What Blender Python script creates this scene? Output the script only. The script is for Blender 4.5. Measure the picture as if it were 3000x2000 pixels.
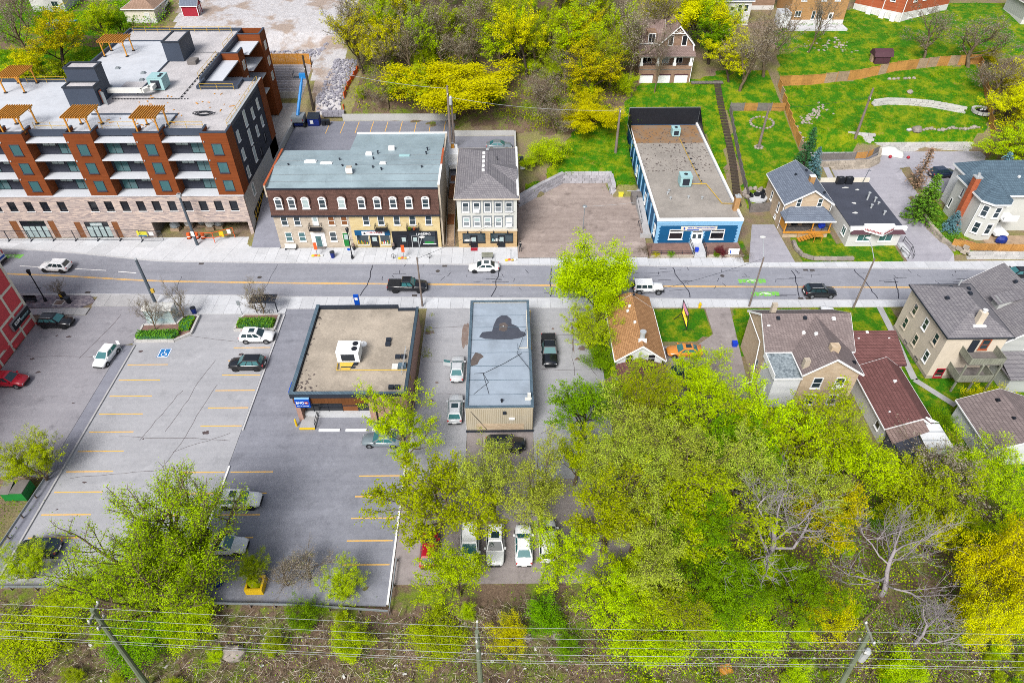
import bpy, bmesh, math, random
import numpy as np
from mathutils import Vector, Matrix
R = math.radians
sc = bpy.context.scene
for o in list(bpy.data.objects):
    bpy.data.objects.remove(o)
C = sc.collection
# ---------------------------------------------------------------- camera, sky, sun, exposure
cd = bpy.data.cameras.new('camera')
cd.lens = 24.0; cd.sensor_width = 36.0; cd.clip_start = 1.0; cd.clip_end = 3000.0
cam = bpy.data.objects.new('camera', cd); C.objects.link(cam)
cam.location = (0, 0, 63.0); cam.rotation_euler = (R(90 - 42.5), 0, R(-0.63))
sc.camera = cam
SUN_EL, SUN_AZ = 46.0, 203.0          # azimuth: degrees clockwise from +Y (the sun stands behind and left of the camera)
w = bpy.data.worlds.new('World'); sc.world = w; w.use_nodes = True
nt = w.node_tree; nt.nodes.clear()
sky = nt.nodes.new('ShaderNodeTexSky'); sky.sky_type = 'NISHITA'; sky.sun_disc = False
sky.sun_elevation = R(SUN_EL); sky.sun_rotation = R(SUN_AZ); sky.air_density = 1.0; sky.dust_density = 4.0; sky.ozone_density = 1.0
hs = nt.nodes.new('ShaderNodeHueSaturation'); hs.inputs['Saturation'].default_value = 0.6
bg = nt.nodes.new('ShaderNodeBackground'); bg.inputs['Strength'].default_value = 0.115
wo = nt.nodes.new('ShaderNodeOutputWorld')
nt.links.new(sky.outputs[0], hs.inputs['Color']); nt.links.new(hs.outputs[0], bg.inputs[0]); nt.links.new(bg.outputs[0], wo.inputs[0])
sl = bpy.data.lights.new('sun', 'SUN'); sl.energy = 3.0; sl.angle = R(22); sl.color = (1.0, 0.985, 0.96)
so = bpy.data.objects.new('sun', sl); C.objects.link(so)
so.rotation_euler = (R(90 - SUN_EL), 0, R(180 - SUN_AZ))
so.location = (-60, -60, 160)
sc.view_settings.view_transform = 'Standard'; sc.view_settings.look = 'None'; sc.view_settings.gamma = 1.0
sc.view_settings.exposure = 0.6
sc.cycles.max_bounces = 6; sc.cycles.diffuse_bounces = 3; sc.cycles.transparent_max_bounces = 8
sc.cycles.use_denoising = False; sc.cycles.filter_width = 0.9
rnd = random.Random(7)
rng = np.random.default_rng(11)

# ---------------------------------------------------------------- terrain
def lerp_tab(t, y):
    if y <= t[0][0]: return t[0][1]
    for (a, u), (b, v) in zip(t, t[1:]):
        if y <= b: return u + (v - u) * (y - a) / (b - a)
    return t[-1][1]
HILL = [(-80,-9),(0,-5),(16,-3.2),(24,-1.9),(31,-.35),(34,-.06),(93,-.06),(100,.6),(106,1.6),(112,2.6),(120,4.2),(128,6),(138,8.2),(150,10.5),(165,12.5),(200,15),(300,19),(420,22)]
PADS = [(-41,-9.6,103,129.6,3.95,3.95,3.),(-9.6,2.0,105,122.6,3.95,3.95,2.5),(-41.2,-36,91,104,-.06,3.95,.4),(-36,2,91,104,-.06,-.06,.3),
 (-9.9,-7.6,91.5,106,-.06,3.95,.3),(-120,-41.2,90,143,-.06,1.9,.3),(2,23.6,86,106,-.06,.2,.8),(6.5,18.9,106,111,.2,.25,.8),(23.7,37.6,88,125,.1,.4,.6),
 (45,54,92,107,-.06,.3,1.),(54,64,86,106.5,-.06,.5,.3),(60,72,86,114,-.06,1.3,1.),(57.5,91,113.5,120,1.3,1.5,1.2),(70.3,90,87.3,104,.9,1.1,.5),(37.8,45,86,101,-.06,.1,.8),(-58,-41.2,149,154,7.95,9.0,4.),(-58,-41.2,143.2,149,3.4,7.95,.4)]
def T(x, y):
    z = lerp_tab(HILL, y)
    for x0, x1, y0, y1, za, zb, m in PADS:
        dx = max(x0 - x, 0, x - x1); dy = max(y0 - y, 0, y - y1); d = math.hypot(dx, dy)
        if d < m:
            k = 1 - d / m; k = k * k * (3 - 2 * k)
            yy = min(max(y, y0), y1); zp = za + (zb - za) * (yy - y0) / (y1 - y0)
            z = z + (zp - z) * k
    return z

# ---------------------------------------------------------------- mesh helpers
class MB:
    def __init__(s): s.v = []; s.f = []; s.m = []
    def add(s, vs, fs, mi=0):
        b = len(s.v); s.v += [tuple(p) for p in vs]; s.f += [tuple(i + b for i in f) for f in fs]; s.m += [mi] * len(fs); return s
    def quad(s, a, b, c, d, mi=0): return s.add([a, b, c, d], [(0,1,2,3)], mi)
    def poly(s, pts, mi=0): return s.add(pts, [tuple(range(len(pts)))], mi)
    def box(s, x0, y0, z0, x1, y1, z1, mi=0):
        if x0 > x1: x0, x1 = x1, x0
        if y0 > y1: y0, y1 = y1, y0
        if z0 > z1: z0, z1 = z1, z0
        return s.add([(x0,y0,z0),(x1,y0,z0),(x1,y1,z0),(x0,y1,z0),(x0,y0,z1),(x1,y0,z1),(x1,y1,z1),(x0,y1,z1)],
              [(0,3,2,1),(4,5,6,7),(0,1,5,4),(1,2,6,5),(2,3,7,6),(3,0,4,7)], mi)
    def obox(s, cx, cy, z0, sx, sy, sz, rz=0, mi=0):
        c, n = math.cos(rz), math.sin(rz); P_ = []
        for z in (z0, z0 + sz):
            for a, b in ((-1,-1),(1,-1),(1,1),(-1,1)):
                x, y = a * sx / 2, b * sy / 2
                P_.append((cx + x * c - y * n, cy + x * n + y * c, z))
        return s.add(P_, [(0,3,2,1),(4,5,6,7),(0,1,5,4),(1,2,6,5),(2,3,7,6),(3,0,4,7)], mi)
    def prism(s, pts, z0, z1, mi=0):
        n = len(pts)
        a = sum(pts[i][0] * pts[(i+1) % n][1] - pts[(i+1) % n][0] * pts[i][1] for i in range(n))
        if a < 0: pts = pts[::-1]
        zf0 = z0 if callable(z0) else (lambda x, y: z0); zf1 = z1 if callable(z1) else (lambda x, y: z1)
        return s.add([(x, y, zf0(x, y)) for x, y in pts] + [(x, y, zf1(x, y)) for x, y in pts],
              [tuple(range(n))[::-1], tuple(range(n, 2*n))] + [(i, (i+1) % n, (i+1) % n + n, i + n) for i in range(n)], mi)
    def tube(s, p, q, r0, r1=None, n=6, cap=True, mi=0):
        if r1 is None: r1 = r0
        p, q = Vector(p), Vector(q); d = (q - p)
        if d.length < 1e-6: return s
        d.normalize(); u = d.orthogonal().normalized(); v = d.cross(u)
        vs = [tuple(p + (u * math.cos(2*math.pi*i/n) + v * math.sin(2*math.pi*i/n)) * r0) for i in range(n)] + \
             [tuple(q + (u * math.cos(2*math.pi*i/n) + v * math.sin(2*math.pi*i/n)) * r1) for i in range(n)]
        fs = [(i, (i+1) % n, (i+1) % n + n, i + n) for i in range(n)]
        if cap: fs += [tuple(range(n))[::-1], tuple(range(n, 2*n))]
        return s.add(vs, fs, mi)
    def path(s, pts, r, n=5, mi=0):
        for a, b in zip(pts, pts[1:]): s.tube(a, b, r, r, n, True, mi)
        return s
    def lathe(s, prof, cx=0, cy=0, n=12, mi=0):
        vs = []; fs = []
        for r, z in prof:
            vs += [(cx + r * math.cos(2*math.pi*i/n), cy + r * math.sin(2*math.pi*i/n), z) for i in range(n)]
        for k in range(len(prof) - 1):
            fs += [(k*n+i, k*n+(i+1) % n, (k+1)*n+(i+1) % n, (k+1)*n+i) for i in range(n)]
        fs += [tuple(range(n))[::-1], tuple(range((len(prof)-1)*n, len(prof)*n))]
        return s.add(vs, fs, mi)
    def blob(s, cx, cy, cz, rx, ry, rz_, seed=0, jit=.18, mi=0, nu=8, nv=5):
        r = random.Random(seed); vs = []; fs = []
        for j in range(nv + 1):
            th = math.pi * j / nv
            for i in range(nu):
                k = 1 + r.uniform(-jit, jit) if 0 < j < nv else 1
                ph = 2 * math.pi * i / nu
                vs.append((cx + rx*k*math.sin(th)*math.cos(ph), cy + ry*k*math.sin(th)*math.sin(ph), cz + rz_*k*math.cos(th)))
        for j in range(nv):
            fs += [(j*nu+i, (j+1)*nu+i, (j+1)*nu+(i+1) % nu, j*nu+(i+1) % nu) for i in range(nu)]
        return s.add(vs, fs, mi)
    def mesh(s, name, mats, off=(0,0,0), smooth=False):
        me = bpy.data.meshes.new(name)
        me.from_pydata([(x-off[0], y-off[1], z-off[2]) for x, y, z in s.v], [], s.f)
        for m in (mats if isinstance(mats, (list, tuple)) else [mats]): me.materials.append(M(m))
        if any(s.m): me.polygons.foreach_set('material_index', s.m)
        if smooth: me.polygons.foreach_set('use_smooth', [True] * len(me.polygons))
        me.update(); return me
ORG = {}
def link(name, me, parent=None, loc=(0,0,0), rz=0):
    o = bpy.data.objects.new(name, me); C.objects.link(o)
    if parent is not None: o.parent = parent
    o.location = loc
    if rz: o.rotation_euler = (0, 0, rz)
    ORG[o.name] = ORG.get(parent.name, (0,0,0)) if parent is not None else (0,0,0)
    return o
def tag(o, label, cat, group=None):
    o['label'] = label; o['category'] = cat
    if group: o['group'] = group
    return o
def thing(name, label, cat, loc=(0,0,0), group=None, rz=0):
    o = bpy.data.objects.new(name, None); C.objects.link(o); o.empty_display_size = .5
    o.location = loc; o.rotation_euler = (0, 0, rz); ORG[o.name] = tuple(loc)
    return tag(o, label, cat, group)
def P(parent, name, mb, mats, label=None, kind=None, smooth=False):
    """a part: verts in world coordinates, stored relative to the thing's origin (things built this way are not rotated)"""
    o = link(name, mb.mesh(name, mats, ORG[parent.name], smooth), parent)
    if label: o['label'] = label
    if kind: o['kind'] = kind
    return o
def L(parent, name, mb, mats, smooth=False, label=None):
    """a part in the thing's local coordinates"""
    o = link(name, mb.mesh(name, mats, (0,0,0), smooth), parent)
    if label: o['label'] = label
    return o
def struct(name, mb, mats, loc=(0,0,0), smooth=False):
    o = link(name, mb.mesh(name, mats, loc, smooth), None, loc); ORG[o.name] = tuple(loc); o['kind'] = 'structure'; return o
def single(name, mb, mats, label, cat, loc=(0,0,0), group=None, smooth=False):
    o = link(name, mb.mesh(name, mats, loc, smooth), None, loc); ORG[o.name] = tuple(loc); return tag(o, label, cat, group)
def npmesh(name, V, F, mats):
    me = bpy.data.meshes.new(name); V = np.asarray(V, np.float32); F = np.asarray(F, np.int32); k = F.shape[1]
    me.vertices.add(len(V)); me.vertices.foreach_set('co', V.ravel())
    me.loops.add(F.size); me.loops.foreach_set('vertex_index', F.ravel())
    me.polygons.add(len(F)); me.polygons.foreach_set('loop_start', np.arange(0, F.size, k, dtype=np.int32))
    for m in (mats if isinstance(mats, (list, tuple)) else [mats]): me.materials.append(M(m))
    me.update(calc_edges=True); return me
def copy_tree(o, parent=None):
    c = o.copy(); C.objects.link(c); c.parent = parent; ORG[c.name] = ORG.get(o.name, (0,0,0))
    for ch in list(o.children): copy_tree(ch, c)
    return c

# ---------------------------------------------------------------- materials
MATS = {}; DEFS = {}
def lin(h, k=.62):
    h = h.lstrip('#'); r = []
    for i in (0, 2, 4):
        c = int(h[i:i+2], 16) / 255; r.append((c / 12.92 if c <= .04045 else ((c + .055) / 1.055) ** 2.4) * k)
    return tuple(r)
def M(name):
    if name not in MATS: MATS[name] = DEFS[name](name)
    return MATS[name]
def base(name):
    m = bpy.data.materials.new(name); m.use_nodes = True; n = m.node_tree.nodes; return m, n, m.node_tree.links, n['Principled BSDF']
def mixc(n, l, fac, a, b, mode='MIX'):
    x = n.new('ShaderNodeMix'); x.data_type = 'RGBA'; x.blend_type = mode
    for sock, val in ((x.inputs['Factor'], fac), (x.inputs['A'], a), (x.inputs['B'], b)):
        if hasattr(val, 'links') or isinstance(val, bpy.types.NodeSocket): l.new(val, sock)
        elif isinstance(val, (int, float)): sock.default_value = val
        else: sock.default_value = (*val[:3], 1)
    return [o for o in x.outputs if o.type == 'RGBA'][0]
def mathn(n, l, op, a, b=None):
    x = n.new('ShaderNodeMath'); x.operation = op
    for i, val in enumerate((a, b)):
        if val is None: continue
        if isinstance(val, bpy.types.NodeSocket): l.new(val, x.inputs[i])
        else: x.inputs[i].default_value = val
    return x.outputs[0]
def noise(n, l, pos, scale, detail=4, rough=.6, lo=.35, hi=.65):
    t = n.new('ShaderNodeTexNoise'); t.inputs['Scale'].default_value = scale; t.inputs['Detail'].default_value = detail; t.inputs['Roughness'].default_value = rough
    l.new(pos, t.inputs['Vector'])
    mr = n.new('ShaderNodeMapRange'); mr.inputs[1].default_value = lo; mr.inputs[2].default_value = hi
    l.new(t.outputs[0], mr.inputs[0]); return mr.outputs[0]
def position(n): return n.new('ShaderNodeNewGeometry').outputs['Position']
def bump(n, l, h, bs, strength, dist=.05):
    b = n.new('ShaderNodeBump'); b.inputs['Strength'].default_value = strength; b.inputs['Distance'].default_value = dist
    l.new(h, b.inputs['Height']); l.new(b.outputs[0], bs.inputs['Normal'])
def plain(col, rough=.7, var=.12, scale=.8, fine=9, spec=.3, metal=0, coat=0, bmp=0, objvar=0, col2=None, fv=.5, patch=0):
    def f(name):
        m, n, l, b = base(name); pos = position(n)
        c2 = col2 if col2 else tuple(min(1, x * (1 + var)) for x in col)
        c1 = col if col2 else tuple(x * (1 - var) for x in col)
        big = noise(n, l, pos, scale); fin = noise(n, l, pos, fine*.6, 4, .8, .3, .7)
        k = mathn(n, l, 'ADD', mathn(n, l, 'MULTIPLY', big, 1 - fv), mathn(n, l, 'MULTIPLY', fin, fv))
        c = mixc(n, l, k, c1, c2)
        if patch:
            c = mixc(n, l, mathn(n, l, 'MULTIPLY', noise(n, l, pos, .3, 7, .75, .5, .7), patch), c, tuple(x * .55 for x in col)); c = mixc(n, l, mathn(n, l, 'MULTIPLY', noise(n, l, pos, .55, 8, .8, .55, .7), patch), c, tuple(min(1, x * 1.4) for x in col))
        if objvar:
            oi = n.new('ShaderNodeObjectInfo'); g = mathn(n, l, 'ADD', mathn(n, l, 'MULTIPLY', oi.outputs['Random'], 2 * objvar), 1 - objvar)
            cb = n.new('ShaderNodeCombineXYZ')
            for i in range(3): l.new(g, cb.inputs[i])
            c = mixc(n, l, 1.0, c, cb.outputs[0], 'MULTIPLY')
        l.new(c, b.inputs['Base Color']); b.inputs['Roughness'].default_value = rough; b.inputs['Specular IOR Level'].default_value = spec
        b.inputs['Metallic'].default_value = metal; b.inputs['Coat Weight'].default_value = coat
        if bmp: bump(n, l, fin, b, bmp)
        return m
    return f
def asphalt(c1, c2, stain=.5, bigs=.12):
    def f(name):
        m, n, l, b = base(name); pos = position(n)
        fine = noise(n, l, pos, 7, 4, .8, .28, .72); mid = noise(n, l, pos, 1.3, 6, .78, .34, .66); big = noise(n, l, pos, bigs, 4, .6, .3, .7)
        st = n.new('ShaderNodeMapping'); st.inputs['Scale'].default_value = (.05, .9, 1); l.new(pos, st.inputs[0])
        streak = noise(n, l, st.outputs[0], 1.0, 3, .6, .35, .65)
        k = mathn(n, l, 'ADD', mathn(n, l, 'ADD', mathn(n, l, 'MULTIPLY', fine, .35), mathn(n, l, 'MULTIPLY', mid, .25)), mathn(n, l, 'ADD', mathn(n, l, 'MULTIPLY', big, .22), mathn(n, l, 'MULTIPLY', streak, .18)))
        c = mixc(n, l, k, c1, c2)
        if stain:
            s = noise(n, l, pos, .4, 8, .78, .54, .74); c = mixc(n, l, mathn(n, l, 'MULTIPLY', s, stain), c, tuple(x * .6 for x in c1)); c = mixc(n, l, mathn(n, l, 'MULTIPLY', noise(n, l, pos, .3, 7, .75, .56, .76), .45), c, tuple(min(1, x * 1.25) for x in c2))
        l.new(c, b.inputs['Base Color']); b.inputs['Roughness'].default_value = .9; b.inputs['Specular IOR Level'].default_value = .2
        bump(n, l, fine, b, .25, .02); return m
    return f
def brickm(c1, c2, mortar, bw=.6, bh=.2, ms=.015, swap=False, sq=1, noisec=None, nk=.5, zk=1, rough=.85, flat=False):
    def f(name):
        m, n, l, b = base(name); pos = position(n); sx = n.new('ShaderNodeSeparateXYZ'); l.new(pos, sx.inputs[0]); cb = n.new('ShaderNodeCombineXYZ')
        if flat: l.new(sx.outputs[0], cb.inputs[0]); l.new(sx.outputs[1], cb.inputs[1])
        else:
            a = mathn(n, l, 'ADD', sx.outputs[0], sx.outputs[1]); z = mathn(n, l, 'MULTIPLY', sx.outputs[2], zk)
            l.new(z if swap else a, cb.inputs[0]); l.new(a if swap else z, cb.inputs[1])
        t = n.new('ShaderNodeTexBrick'); l.new(cb.outputs[0], t.inputs['Vector']); t.inputs['Scale'].default_value = 1
        t.inputs['Brick Width'].default_value = bw; t.inputs['Row Height'].default_value = bh; t.inputs['Mortar Size'].default_value = ms; t.inputs['Bias'].default_value = 0
        t.inputs['Color1'].default_value = (*c1, 1); t.inputs['Color2'].default_value = (*c2, 1); t.inputs['Mortar'].default_value = (*mortar, 1)
        big = noise(n, l, pos, .5, 5, .7, .3, .7)
        c = mixc(n, l, mathn(n, l, 'MULTIPLY', big, nk), t.outputs[0], noisec if noisec else tuple(x * .7 for x in c1))
        l.new(c, b.inputs['Base Color']); b.inputs['Roughness'].default_value = rough; b.inputs['Specular IOR Level'].default_value = .2
        bump(n, l, t.outputs['Fac'], b, -.4, .02); return m
    return f
def glassm(col=(.02,.035,.045), rough=.06):
    def f(name):
        m, n, l, b = base(name); b.inputs['Base Color'].default_value = (*col, 1); b.inputs['Roughness'].default_value = rough; b.inputs['Specular IOR Level'].default_value = .9; return m
    return f
def clearm(col, alpha):
    def f(name):
        m, n, l, b = base(name); b.inputs['Base Color'].default_value = (*col, 1); b.inputs['Roughness'].default_value = .1; b.inputs['Alpha'].default_value = alpha; return m
    return f
def leafm(c1, c2, c3=None, trans=.35):
    def f(name):
        m, n, l, b = base(name); pos = position(n)
        a = noise(n, l, pos, .55, 3, .6, .3, .7); fine = noise(n, l, pos, 5, 2, .6, .25, .75)
        k = mathn(n, l, 'ADD', mathn(n, l, 'MULTIPLY', a, .45), mathn(n, l, 'MULTIPLY', fine, .55)); c = mixc(n, l, k, c1, c2)
        if c3:
            c = mixc(n, l, noise(n, l, pos, 2.2, 2, .5, .58, .72), c, c3)
        oi = n.new('ShaderNodeObjectInfo'); hv = n.new('ShaderNodeHueSaturation'); l.new(c, hv.inputs['Color'])
        l.new(mathn(n, l, 'ADD', mathn(n, l, 'MULTIPLY', oi.outputs['Random'], .022), .502), hv.inputs['Hue'])
        l.new(mathn(n, l, 'ADD', mathn(n, l, 'MULTIPLY', oi.outputs['Random'], .35), .9), hv.inputs['Value'])
        l.new(hv.outputs[0], b.inputs['Base Color']); b.inputs['Roughness'].default_value = .7; b.inputs['Specular IOR Level'].default_value = .08
        tr = n.new('ShaderNodeBsdfTranslucent'); l.new(hv.outputs[0], tr.inputs[0]); mx = n.new('ShaderNodeMixShader'); mx.inputs[0].default_value = trans
        l.new(b.outputs[0], mx.inputs[1]); l.new(tr.outputs[0], mx.inputs[2]); l.new(mx.outputs[0], n['Material Output'].inputs[0]); return m
    return f
def paint(col, rough=.28):
    def f(name):
        m, n, l, b = base(name); pos = position(n); c = mixc(n, l, noise(n, l, pos, 1.3), tuple(x * .93 for x in col), tuple(min(1, x * 1.05) for x in col))
        l.new(c, b.inputs['Base Color']); b.inputs['Roughness'].default_value = rough; b.inputs['Coat Weight'].default_value = .6; b.inputs['Coat Roughness'].default_value = .08; return m
    return f
D = DEFS
D['road'] = asphalt(lin('8b8d97', .56), lin('bcbec8', .56), .3)
D['lot_old'] = asphalt(lin('a6a7ac', .56), lin('d4d4d8', .56), .45)
D['lot_left'] = asphalt(lin('94929a', .54), lin('c2c0c6', .54), .75)
D['lot_new'] = asphalt(lin('7f818c', .54), lin('b9bbc6', .54), .5)
D['lot_dark'] = asphalt(lin('7d7e8a'), lin('a6a8b4'), .3)
D['drive_grey'] = asphalt(lin('9a98a2'), lin('c6c4cc'), .4)
D['gravel'] = asphalt(lin('857c7a', .6), lin('c4bab8', .6), .7, .3)
D['gravel_lot'] = asphalt(lin('7f706a', .64), lin('cdbdb4', .64), .9, .3)
D['concrete'] = plain(lin('dadce0', .62), .9, .12, .6, 4, .2, objvar=.08, bmp=.1, patch=.2)
D['concrete_old'] = plain(lin('bdbcbd'), .9, .18, .6, 5, .2, objvar=.07, bmp=.15)
D['kerb'] = plain(lin('d0d0d2'), .9, .12, .8, 6, .2, bmp=.1)
D['wallconc'] = plain(lin('c8c8c6'), .9, .1, .4, 5, .2, bmp=.1)
D['yellow'] = plain(lin('f7b534', .8), .8, .2, 1.2, 9, .2, col2=lin('d8bf8c', .66))
D['whiteline'] = plain(lin('f2f0ee', .75), .8, .12, 2, 14, .2)
D['tar'] = plain(lin('3c3d48', .6), .5, .2, 2, 9)
D['bluepaint'] = plain(lin('2a7fc4'), .7, .15, 2, 9)
D['greenpaint'] = plain(lin('86d45c'), .8, .2, 1.2, 6)
D['rust'] = plain(lin('80655a', .6), .9, .35, 1, 5, .2, col2=lin('a39892', .58))
D['oil'] = plain(lin('5c4f50'), .8, .3, 2, 8)
D['iron'] = plain(lin('55504f'), .6, .2, 2, 12)
D['white'] = plain(lin('f2f3f3', .75), .6, .05, .7, 6)
D['offwhite'] = plain(lin('e2e2dd', .7), .7, .06, .6, 6)
D['cream'] = plain(lin('e6dfce', .7), .7, .08, .6, 6)
D['black'] = plain(lin('23262e', .6), .5, .2, 1, 8)
D['darkmetal'] = plain(lin('3d4450', .6), .45, .15, 1, 8, metal=.3)
D['greymetal'] = plain(lin('a5adb2', .65), .4, .12, .9, 8, metal=.35)
D['lightmetal'] = plain(lin('c8cdd0', .65), .45, .1, .9, 8, metal=.2)
D['glass'] = glassm(); D['glass_teal'] = glassm((.04,.11,.12), .08); D['glass_light'] = glassm((.30,.38,.38), .15); D['glass_dark'] = glassm((.008,.01,.014), .1)
D['shelterglass'] = clearm((.55,.7,.68), .35)
D['orangewood'] = brickm(lin('8f4a22'), lin('80401c'), lin('5c2d14'), 6, .16, .012, nk=.4, noisec=lin('9c562c'))
D['charbrick'] = brickm(lin('4a4e5c'), lin('3e4250'), lin('2f323d'), .5, .12, .01, nk=.3)
D['charmetal'] = plain(lin('454f60', .62), .5, .1, .6, 5)
D['brownbrick'] = brickm(lin('d6c0b0', .78), lin('948686', .72), lin('b4aba6', .72), .75, .16, .012, nk=.45, noisec=lin('b8aca8', .72))
D['membrane'] = plain(lin('dde1e8', .58), .7, .1, .4, 3, .3, patch=.2)
D['pebbles'] = plain(lin('cbc7c8', .64), .95, .3, .35, 8, .2, bmp=.4, fv=.7, patch=.25)
D['balcony'] = plain(lin('dfe3ea', .62), .7, .06, .5, 4)
D['cedar'] = plain(lin('d9973a', .65), .7, .2, 1.5, 9)
D['cedar_grey'] = plain(lin('b39a80', .62), .85, .3, 1.2, 9, objvar=.1)
D['cedar_new'] = plain(lin('c99350', .62), .8, .25, 1.0, 8, objvar=.16)
D['greywood'] = plain(lin('857f7c', .6), .9, .25, 1.5, 9, objvar=.1)
D['oldwood'] = plain(lin('97998a', .6), .9, .25, 1.5, 9, objvar=.08)
D['tin'] = plain(lin('9fb2b9', .62), .5, .16, .25, 3, .4, fv=.35, patch=.5)
D['mansard'] = brickm(lin('71524a'), lin('584039'), lin('41302c'), .3, .22, .02, nk=.4, noisec=lin('7d5f55'))
D['stone_grey'] = brickm(lin('d3c6b4'), lin('bcae9c'), lin('c8bdb0'), .6, .25, .015, nk=.4, noisec=lin('dccfba'))
D['stone_yellow'] = brickm(lin('e9d6a4'), lin('d9c088'), lin('dac8a0'), .7, .3, .015, nk=.45, noisec=lin('e3cf9e'))
D['stone_warm'] = brickm(lin('e0cbb0'), lin('c9b195'), lin('cdbba3'), .55, .22, .012, nk=.45, noisec=lin('d6bf9f'))
D['stone_front'] = brickm(lin('d8b888'), lin('b9966b'), lin('c6ab85'), .8, .3, .02, nk=.45, noisec=lin('e2c596'))
D['stucco_grey'] = plain(lin('d5d6d0', .68), .9, .05, .5, 6)
D['stucco_tan'] = plain(lin('e0d3c0', .66), .9, .12, .5, 5)
D['stucco_white'] = plain(lin('dedddb', .68), .9, .06, .5, 6)
def shingle(a, b, c): return brickm(lin(a, .82), lin(b, .78), lin(c, .72), .35, .3, .03, nk=.5, zk=2.0, noisec=lin(b, .7))
D['sh_brown'] = shingle('8d807e', '776b6a', '5f5656'); D['sh_grey'] = shingle('8d8a8c', '777479', '5f5d62'); D['sh_slate'] = shingle('5f7482', '4f6270', '3d4c58')
D['sh_bluegrey'] = shingle('7c8695', '687180', '545b68'); D['sh_orange'] = shingle('c29468', 'a67a52', '7d5c40'); D['sh_maroon'] = shingle('7d5654', '6b4846', '523836')
D['sh_redbrown'] = shingle('98847e', '84706a', '665652'); D['sh_speck'] = plain(lin('4f5c66', .6), .9, .3, 3, 5, .2, col2=lin('b4c0c6', .62), fv=.8)
D['sh_tan'] = shingle('a88c7c', '937866', '75604f')
D['siding_white'] = brickm(lin('e8eaec', .72), lin('e2e4e7', .72), lin('bfc3c8', .7), 30, .2, .02, nk=.1)
D['siding_grey'] = brickm(lin('c9ccc9', .68), lin('c2c6c4', .68), lin('a5a9a8', .65), 30, .2, .02, nk=.1)
D['corrugated'] = brickm(lin('d0c8b6'), lin('c8bfac'), lin('a79d88'), 30, .22, .03, swap=True, nk=.3, noisec=lin('d9c39a'))
D['redbrick'] = brickm(lin('c4653f'), lin('a8502f'), lin('b07a60'), .4, .14, .012, nk=.35, noisec=lin('cc7048'))
D['tanbrick'] = brickm(lin('c79a64'), lin('b0854f'), lin('b59a74'), .4, .14, .012, nk=.35, noisec=lin('cf9a6a'))
D['pinkbrick'] = brickm(lin('c39a8a'), lin('b08878'), lin('c4aea2'), .4, .14, .012, nk=.3, noisec=lin('bb9383'))
D['housebrick'] = brickm(lin('ab8a74'), lin('8a6a54'), lin('a08c7c'), .4, .16, .014, nk=.4, noisec=lin('b0947e'))
D['red_stucco'] = plain(lin('e0545a', .66), .85, .05, .6, 6)
D['blue_wall'] = plain(lin('0f5f92', .6), .6, .12, .6, 5)
D['lightblue'] = plain(lin('8fc4ea', .68), .6, .06, .6, 5)
D['signblue'] = plain(lin('1258cf', .6), .4, .04, .6, 5)
D['gravelroof'] = plain(lin('a8a199', .64), .95, .28, .28, 7, .2, bmp=.3, fv=.55, patch=.5)
D['tanroof'] = plain(lin('b8ac9c', .64), .95, .28, .25, 7, .2, bmp=.3, fv=.5, patch=.6)
D['blueroof'] = plain(lin('a9b6c4', .62), .7, .12, .35, 3, .3, fv=.4, patch=.4)
D['blackroof'] = plain(lin('4b4f5c'), .8, .2, .35, 4, .3, patch=.4)
D['mossroof'] = plain(lin('a8763a'), .95, .3, .6, 6, .2, col2=lin('8f857a'))
D['litter'] = plain(lin('6e6460'), .95, .3, 1.2, 8, .2)
D['copper_brown'] = brickm(lin('7d4f2c'), lin('744826'), lin('5a371c'), 30, .4, .02, swap=True, nk=.25)
D['brownpanel'] = plain(lin('8f5a34', .6), .6, .12, 1, 6)
D['tealunit'] = plain(lin('a8cfd2', .66), .6, .08, 1, 6)
D['yellowpipe'] = plain(lin('d9b445', .66), .5, .1, 1, 6)
D['boom_blue'] = plain(lin('2f8fdc', .62), .4, .08, 1, 6)
D['bin_blue'] = plain(lin('20368c', .6), .5, .15, 1, 6)
D['brightblue'] = plain(lin('1c46d8', .62), .5, .1, 1, 6)
D['orange'] = plain(lin('f06a32', .66), .6, .1, 1, 6)
D['signyellow'] = plain(lin('e8e040', .68), .6, .08, 1, 6)
D['safety'] = plain(lin('f2c81e', .68), .6, .08, 1, 6)
D['redpaint'] = plain(lin('b0283a', .62), .6, .12, 1, 6)
D['maroon'] = plain(lin('5a3a44', .6), .7, .15, 1, 6)
D['greenbin'] = plain(lin('1f8a3c', .6), .6, .2, 1, 6)
D['tarp'] = plain(lin('2b86d8', .62), .6, .15, 1, 6)
D['block_grey'] = plain(lin('bbb9bf', .68), .9, .18, 1.2, 7, .2, objvar=.16, bmp=.3)
D['block_light'] = plain(lin('cdcbc8', .66), .9, .12, 1.2, 7, .2, objvar=.1, bmp=.3)
D['block_tan'] = plain(lin('b9ae9f', .64), .9, .2, 1.2, 7, .2, objvar=.2, bmp=.3)
D['rock'] = plain(lin('a89e95', .62), .9, .25, 1.0, 6, .2, objvar=.2, bmp=.4)
D['riprap'] = plain(lin('9d9ba6', .64), .9, .45, 2.5, 6, .2, bmp=.4)
D['mulch'] = plain(lin('93756b'), .95, .3, 1, 9, .2, bmp=.3)
D['paver'] = brickm(lin('6f6a78'), lin('b3a9ad'), lin('857e88'), .42, .28, .02, nk=.2, flat=True)
D['rubber'] = plain(lin('26272b', .5), .85, .15, 3, 10)
D['rim'] = plain(lin('b4b8bc', .6), .3, .05, 1, 5, metal=.7)
D['rimdark'] = plain(lin('3b3d42', .5), .4, .05, 1, 5, metal=.4)
D['carglass'] = glassm((.012,.03,.036), .04); D['carglass_teal'] = glassm((.03,.12,.13), .05)
D['headlight'] = glassm((.6,.62,.64), .1); D['taillight'] = glassm((.4,.02,.02), .15)
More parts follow.
